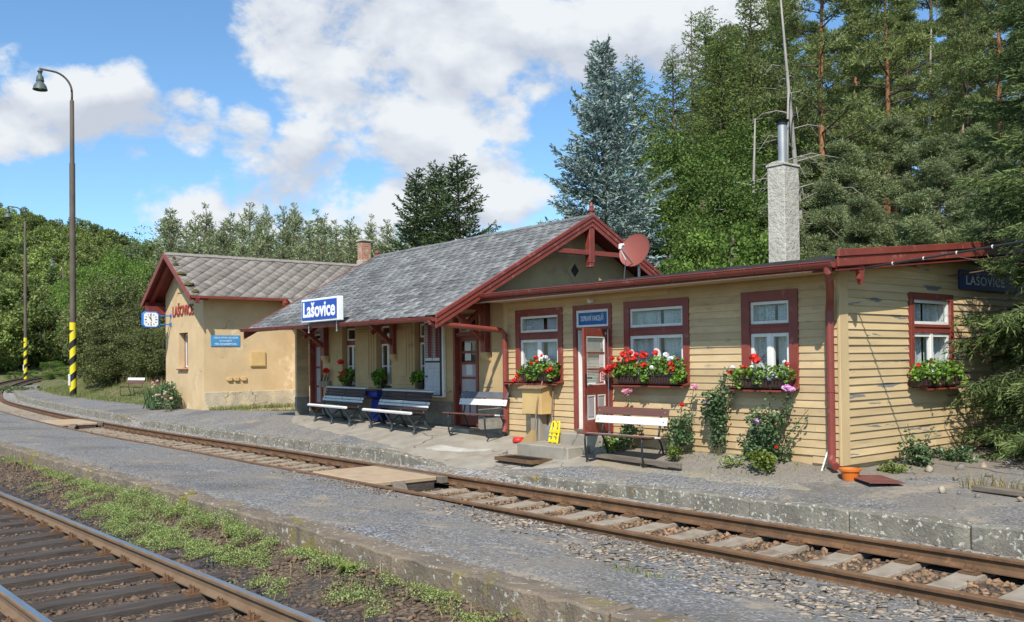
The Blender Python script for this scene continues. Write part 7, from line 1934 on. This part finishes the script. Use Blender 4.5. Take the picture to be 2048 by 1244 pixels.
T_SHRUB = [(-7.32, 7.3, 5.72, 1.2), (-6.61, 7.41, 5.03, 1), (-7.04, 6.08, 4.74, 0.9), (-6, 8.98, 4.84, 1.1), (-4.73, 9.76, 4.75, 1.1), (-7.41, 5.62, 4.63, 0.9), (-3.11, 9.39, 4.32, 1)]
T_BACKP = [(-22.57, 34.71, 15.9), (-20.14, 39.09, 13.48), (-28.48, 34.7, 21.71), (-22.57, 37.64, 20.06), (-18.4, 44.24, 15.66), (-25.14, 35.42, 19.59), (-33.47, 38.77, 19.76), (-25.21, 36.62, 18.95), (-15.38, 43.23, 14.7), (-19.83, 52.48, 17.63), (-18.18, 41.92, 16.91), (-18.13, 39.77, 16.07), (-16.2, 40.11, 15.42), (-28.09, 46.78, 18.97), (-19.92, 45.77, 18.86), (-18.29, 48.33, 17.42), (-25.79, 35.76, 17.88), (-25.36, 29.57, 18.85), (-18.34, 50.49, 17.92), (-19.2, 54.12, 15.44), (-23.83, 32.15, 17.31), (-24.78, 36.31, 14.57), (-25.86, 47.07, 16.34), (-27.88, 48.42, 21.24), (-30.83, 39.59, 22.72), (-21.96, 35.93, 16.93)]
T_YP = [(-41.59, 7.11, 8.64), (-46.63, 9.8, 9.67), (-42.3, 9.12, 8.42), (-40.64, 9.51, 8.68), (-43.95, 12.26, 8.58), (-41.84, 12.45, 9.33), (-39.11, 12.34, 8.75), (-40.32, 13.95, 8.65), (-38.63, 14.06, 8.13), (-38.94, 15.67, 7.61), (-40.16, 17.43, 8.82), (-55.29, 9.56, 11.56), (-53.55, 10.52, 10.15), (-51.08, 10.85, 10.43), (-50.33, 11.52, 10.05), (-48.67, 12.69, 10.2), (-49.84, 14.02, 10.73), (-49.92, 15.42, 10.85), (-46.5, 15.27, 10.73), (-47.72, 16.99, 10.97), (-45.26, 17.55, 9.92), (-44.95, 18.46, 9.31), (-47.61, 21.34, 10.25), (-45.33, 21.84, 9.61), (-63.59, 12.2, 13.16), (-65.44, 14.82, 13.33), (-62.1, 14.46, 13.32), (-60.64, 15.78, 13.21), (-62.31, 17.37, 12.78), (-59.64, 17.77, 13.14), (-59.31, 19.44, 13.43), (-58.7, 20.12, 13.22), (-58.89, 22.15, 13.63), (-55.89, 22.18, 11.88), (-54.81, 22.8, 12.25), (-52.6, 23.31, 12.33), (-53.1, 24.98, 12.46), (-51.31, 25.55, 12.09), (-50.5, 26.01, 11.13), (-77.6, 18.35, 14.81), (-75.56, 19.72, 14.48), (-72.8, 20.03, 14.58), (-75.15, 23.4, 16.03), (-74.78, 24.86, 16.47), (-70.13, 25.58, 15.48), (-69.96, 26.84, 14.3), (-68.35, 28.25, 13.37), (-66.92, 30.14, 13.58), (-68.15, 32.42, 13.78), (-64.79, 32.95, 13.27), (-64.46, 35.38, 14.5), (-64.61, 38.08, 14.36)]
T_BIRCH = [(-76.56, 15.84, 15.11)]
T_GREEN = [(-67.04, 8.63, 11.08, 3.6), (-61.7, 8.92, 10.1, 3.3), (-74.3, 9.18, 10.56, 2.6), (-49.92, 9.24, 9.18, 2.2), (-54.77, 8, 8.68, 2.6), (-58.2, 6.92, 8.94, 3), (-154.83, 26.91, 15.78, 5)]
T_BUSH = [(-51.46, 4.19, 6.65, 2.2), (-49.56, 4.95, 7.19, 2.9), (-45.61, 5.11, 5.71, 2.2), (-42.12, 4.72, 3.9, 1.7), (-47.97, 3.81, 4.39, 1.9), (-45.02, 4.3, 3.73, 2.2), (-54.98, 4.65, 4.38, 1.3), (-45.9, 6.36, 5.49, 1.8)]
T_DARK = [(-158.68, 22.12, 15.86), (-165.68, 26.11, 18.73), (-163.7, 19.13, 12.77), (-163.55, 16.04, 15.95), (-157.87, 20.1, 9.22), (-155.82, 25.77, 12.52), (-156.21, 28.39, 15.95), (-172.43, 14.46, 19.96), (-156.71, 23.17, 8.01), (-161.05, 17.77, 7.69), (-153.9, 26.67, 8.36)]
T_LOWB = [(-98.68, 9.37, 1.65, 1), (-104.14, 8.96, 1.5, 1), (-85.16, 8.62, 2.57, 1.4), (-80.11, 8.54, 1.95, 1.2), (-62.92, 1.24, 0.73, 0.8), (-60.06, 1.61, 0.65, 0.7), (-64.24, 5.97, 1.67, 1.2)]
def gz(x, y): return float(T(x, y))
def plant(src, x, y, top, h0, wide=1.0, label=None, first=False, sink=.1):
    z = gz(x, y) - sink; s = (top - z) / h0
    sc = (s * wide, s * wide, s); rz = random.uniform(0, 6.28)
    if first: src.location = (x, y, z); src.scale = sc; src.rotation_euler = (0, 0, rz); return src
    return copy_thing(src, (x, y, z), rz, sc, label)
# the blue spruce behind the annex
x, y, top = T_BLUE[0]; z = gz(x, y)
c, w = conifer(top - z, 2.75, 31, z0=.5, gap=.33, nb=7, e_low=-.12, e_top=.95, droop=.10, upt=.16, power=.80, twig=.44, card=(.125, .034), step=.075, tw_step=.125, hang=.10, tone=(.4, 1.5), tpl=HEX, tufts=3)
tree('blue_spruce', 'tall silvery blue spruce rising behind the gable', 'spruce tree', None, c, w, M['blue_spruce'], M['bark'], (x, y, z))
# three dark spruces behind the hall roof
c, w = conifer(9.5, 2.5, 8, z0=.5, gap=.42, nb=7, e_low=-.05, e_top=.8, droop=.16, upt=.26, power=.72, twig=.42, card=(.15, .042), step=.11, tw_step=.17, hang=.14, tone=(.45, 1.5), tpl=HEX, tufts=3)
sp = tree('dark_spruce', '', 'spruce tree', 'dark spruces behind the hall roof', c, w, M['spruce'], M['bark'])
for i, ((x, y, top), lab) in enumerate(zip(T_DSP, ('leftmost of three dark spruces behind the hall ridge', 'middle one of three dark spruces behind the hall ridge', 'rightmost and broadest of three dark spruces behind the hall ridge'))):
    o = plant(sp, x, y, top, 9.5, 1.0 + .1 * (i == 2), lab, i == 0); o['label'] = lab
# the spruce at the right end of the annex, close to the camera
c, w = conifer(9.4, 2.45, 77, z0=.25, gap=.27, nb=9, e_low=-.25, e_top=.55, droop=.30, upt=.20, power=.42, twig=.46, card=(.095, .019), step=.055, tw_step=.085, hang=.32, tone=(.45, 1.5), tufts=3, cut=lambda P: ~(((P[:, 0] < -1.72) & (P[:, 2] < 3.6)) | ((P[:, 0] < -1.12) & (P[:, 2] > 2.35) & (P[:, 2] < 3.5) & (P[:, 1] < .9))))
tree('spruce', 'drooping green spruce leaning over the right end of the annex', 'spruce tree', None, c, w, M['spruce_fg'], M['bark'], (1.85, 4.2, .15))
# pines with orange trunks on the slope
pines = []
for sd, hh in ((3, 16), (14, 16), (25, 16)):
    c, w = pine(hh, 4.2 + (sd % 3), 3.1, sd, nl=44, per=130, clumps=6, spread=.40, flat=.42, dead=16, tuft=(.17, .036))
    pines.append(tree('pine_tree', 'tall pine standing among others in the wood behind the annex', 'pine tree', 'tall pines on the slope behind the annex', c, w, M['pine'], M['bark'] if sd == 25 else M['bark_orange']))
used = [False] * 3
for i, (x, y, top) in enumerate(T_PINE):
    k = i % 3; o = plant(pines[k], x, y, top, 16, random.uniform(.85, 1.1), None, not used[k]); used[k] = True
    if i == 0: o['label'] = 'pine with a straight orange trunk directly right of the steel flue'
    elif i == 1: o['label'] = 'pine with a patchy orange trunk, second to the right of the flue'
    elif i == 3: o['label'] = 'pine with a thick orange-red trunk near the right edge of the wood'
    elif i == 4: o['label'] = 'pine with a red-brown trunk, the rightmost in view'
    else: o['label'] = 'tall pine standing among others in the wood behind the annex'
for i, (x, y, top) in enumerate(T_BACKP):
    o = plant(pines[i % 3], x, y, top, 16, random.uniform(.9, 1.2), 'distant pine in the depth of the wood behind the annex'); o['group'] = 'distant pines in the wood behind the annex'
lows = []
for sd in (41, 52):
    c, w = pine(8, 1.2, 2.6, sd, nl=34, per=210, clumps=7, spread=.40, flat=.5, dead=4, tuft=(.115, .026), trunk_r=.14)
    lows.append(tree('low_pine', 'bushy grey-green pine showing low above the annex roof', 'pine tree', 'low bushy pines above the annex roof', c, w, M['pine_grey'], M['bark']))
for i, (x, y, top) in enumerate(T_LOWP): plant(lows[i % 2], x, y, top, 8, random.uniform(1.0, 1.25), None, i < 2)
# larches
ls = []
for sd in (61, 66):
    c, w = conifer(14, 2.5, sd, z0=2.0, gap=.42, nb=8, e_low=.0, e_top=.6, droop=.10, upt=.18, power=.62, twig=.46, card=(.13, .034), step=.14, tw_step=.20, hang=.45, sparse=.06, gaps=.05, tone=(.55, 1.45), tpl=HEX, tufts=3)
    ls.append(tree('larch', 'light green larch with airy hanging twigs beside the blue spruce', 'larch tree', 'larches beside the blue spruce', c, w, M['larch'], M['bark']))
for i, (x, y, top) in enumerate(T_LARCH): plant(ls[i % 2], x, y, top, 14, (1.0, .9, 1.15)[i % 3], None, i < 2)
c, w = conifer(16, 2.2, 71, z0=3, gap=.66, nb=5, e_low=.0, e_top=.5, droop=.10, upt=.24, power=.8, twig=.42, card=(.16, .045), step=.14, tw_step=.24, hang=.2, sparse=.1, gaps=.08, tone=(.55, 1.4), tpl=HEX, tufts=2)
x, y, top = T_TSP[0]; plant(tree('tall_spruce', 'thin tall spruce with bare gaps, its tip highest against the clouds', 'spruce tree', None, c, w, M['larch'], M['bark']), x, y, top, 16, 1.0, None, True)
# broadleaved trees
bl = []
for sd in (81, 86, 91):
    c, w = broadleaf(7, 2.2, sd, nc=84, per=340, leaf=.088)
    bl.append(tree('broadleaf_tree', 'dark green broadleaved tree between the blue spruce and the grey chimney', 'tree', 'broadleaved trees left of the grey chimney', c, w, M['broad'], M['bark']))
for i, (x, y, top, r) in enumerate(T_BROAD):
    z = gz(x, y); plant(bl[i % 3], x, y, top, 7, r * 7 / 2.2 / (top - z) * 1.05, None, i < 3)
c, w = broadleaf(3.2, 1.3, 96, nc=36, per=300, leaf=.065, z0=.05)
sh = tree('shrub', 'yellow-green shrub at the wood edge just above the annex roof', 'shrub', 'shrubs just above the annex roof', c, w, M['acacia'], M['bark'])
for i, (x, y, top, r) in enumerate(T_SHRUB):
    z = gz(x, y); plant(sh, x, y, top, 3.2, r * 3.2 / 1.3 / (top - z) * 1.5, None, i == 0)
# dead trunks
def dead_tree(h, seed, lean):
    rg = np.random.default_rng(seed); mb = MB(); X = lambda z: np.array([lean[0] * z / h, lean[1] * z / h, z])
    mb.tube([tuple(X(z)) for z in np.linspace(-.5, h, 8)], [.13 * (1 - .85 * max(z, 0) / h) for z in np.linspace(-.5, h, 8)], 7)
    for i in range(34):
        z = rg.uniform(h * .08, h * .75); az = rg.uniform(0, 6.28); L = rg.uniform(.6, 2.6); b = X(z); dh = np.array([math.cos(az), math.sin(az), 0])
        p = [b, b + dh * L * .35 + np.array([0, 0, .10 * L]), b + dh * L * .7 + np.array([0, 0, .06 * L]), b + dh * L + np.array([0, 0, -.2 * L])]
        limbs(mb, [tuple(q) for q in p], .022, .004, 4)
        for j in range(4):
            q = p[1] + (p[3] - p[1]) * rg.random(); limbs(mb, [tuple(q), tuple(q + dh * .3 + rg.normal(0, .25, 3) + np.array([0, 0, -.15]))], .007, .002, 3)
    return mb
for i, (x, y, top) in enumerate(T_DEAD):
    z = gz(x, y); t = thing('dead_tree', ('bare silvery dead trunk leaning beside the orange pine', 'thin bare dead tree deep in the wood, right of the chimney', 'short bare dead tree with many grey twigs at the right', 'bare dead tree with drooping grey branches just left of the flue', 'smaller bare dead tree among the broadleaved trees left of the chimney')[i], 'dead tree', (x, y, z), group='dead trees in the wood')
    dead_tree(top - z, 100 + i, (-.75, -.3) if i == 0 else (.3, .1)).build('trunk', M['bark_dead'], t, local=True, smooth=True)
# young pines behind the wing
yp = []
for sd in (111, 116, 121):
    c, w = conifer(8.5, 1.55, sd, z0=.6, gap=.55, nb=6, e_low=.15, e_top=1.0, droop=.02, upt=.22, power=.62, twig=.44, card=(.16, .034), step=.15, tw_step=.20, hang=-.22, tone=(.5, 1.45), tpl=HEX, tufts=4)
    yp.append(tree('young_pine', 'young grey-green pine in the thicket behind the wing roof', 'pine tree', 'young pines behind the wing roof', c, w, M['young_pine'], M['bark']))
for i, (x, y, top) in enumerate(T_YP): plant(yp[i % 3], x, y, top + random.uniform(-.5, .35), 8.5, random.uniform(1.0, 1.6), None, i < 3)
c, w = broadleaf(13, 3.6, 131, nc=44, per=130, leaf=.17, z0=.35, core=.5)
x, y, top = T_BIRCH[0]; plant(tree('birch_tree', 'airy pale birch standing above the thicket left of the wing roof', 'birch tree', None, c, w, M['birch_leaf'], M['bark_dead']), x, y, top, 13, 1.0, None, True)
gr = []
for sd in (141, 146):
    c, w = broadleaf(9, 3.2, sd, nc=84, per=430, leaf=.115, z0=.12)
    gr.append(tree('bright_tree', 'bright green broadleaved tree left of the wing gable', 'tree', 'bright green trees left of the wing', c, w, M['acacia'], M['bark']))
for i, (x, y, top, r) in enumerate(T_GREEN):
    z = gz(x, y); plant(gr[i % 2], x, y, top, 9, r * 9 / 3.2 / (top - z), None, i < 2)
bu = []
for sd in (151, 156, 158):
    c, w = broadleaf(5.5, 2.5, sd, nc=90, per=300, leaf=.105, z0=.02)
    bu.append(tree('large_bush', 'big dark olive bush between the lamp post and the wing', 'bush', 'big bushes between the lamp post and the wing', c, w, M['bush_leaf'], M['bark']))
for i, (x, y, top, r) in enumerate(T_BUSH):
    z = gz(x, y); plant(bu[i % 3], x, y, top, 5.5, r * 5.5 / 2.5 / (top - z) * 1.1, None, i < 3)
dk = []
for sd in (161, 166):
    c, w = conifer(10, 2.4, sd, z0=.4, gap=.55, nb=6, e_low=-.1, e_top=.8, droop=.1, upt=.2, power=.6, twig=.44, card=(.26, .08), step=.2, tw_step=.28, hang=.2, tone=(.45, 1.5), tpl=HEX, tufts=3)
    dk.append(tree('dark_conifer', 'dark conifer at the bend of the track by the left edge', 'conifer', 'dark conifers at the bend of the track', c, w, M['spruce'], M['bark']))
for i, (x, y, top) in enumerate(T_DARK): plant(dk[i % 2], x, y, top, 10, random.uniform(1.2, 1.7), None, i < 2)
for i, (x, y, top, r) in enumerate(T_LOWB):
    z = gz(x, y)
    c = copy_thing(sh, (x, y, z - .1), random.uniform(0, 6), (r / 1.3, r / 1.3, max(.5, top - z) / 3.2), 'low green shrub beside the farther lamp posts'); c['group'] = 'low shrubs beside the farther lamp posts'
# wooded hill
ft = []
for sd in (171, 176, 181):
    c, w = broadleaf(8, 4.2, sd, nc=48, per=250, leaf=.34, z0=.0, core=.5, tone=(.55, 1.4))
    ft.append(tree('hill_tree', 'round-crowned tree in the wood covering the far hill', 'tree', 'trees covering the far hill', c, w, M['far_leaf'], M['bark']))
random.seed(12); n = 0; placed = []
for k in range(4000):
    D = 120 + 150 * random.random(); a = random.uniform(-.62, -.24)
    x = 6.77 - D * .7801 + .6253 * a * D; y = -11 + D * .6255 + .7803 * a * D
    if any((x - p[0]) ** 2 + (y - p[1]) ** 2 < 30 for p in placed): continue
    if float(abs(y - YC(x))) < 9 and x > -152: continue
    placed.append((x, y)); h = random.uniform(6.5, 10.5)
    o = plant(ft[n % 3], x, y, gz(x, y) + h, 8, random.uniform(.85, 1.2), None, n < 3, .8); n += 1
    if n >= 230: break
random.seed(5)
for (x, y) in random.sample(placed, 26):
    o = copy_thing(dk[n % 2], (x + 2, y + 2, gz(x + 2, y + 2) - .3), random.uniform(0, 6), random.uniform(.9, 1.25), 'dark conifer pushing up among the round crowns of the far hill'); o['group'] = 'conifers on the far hill'; n += 1
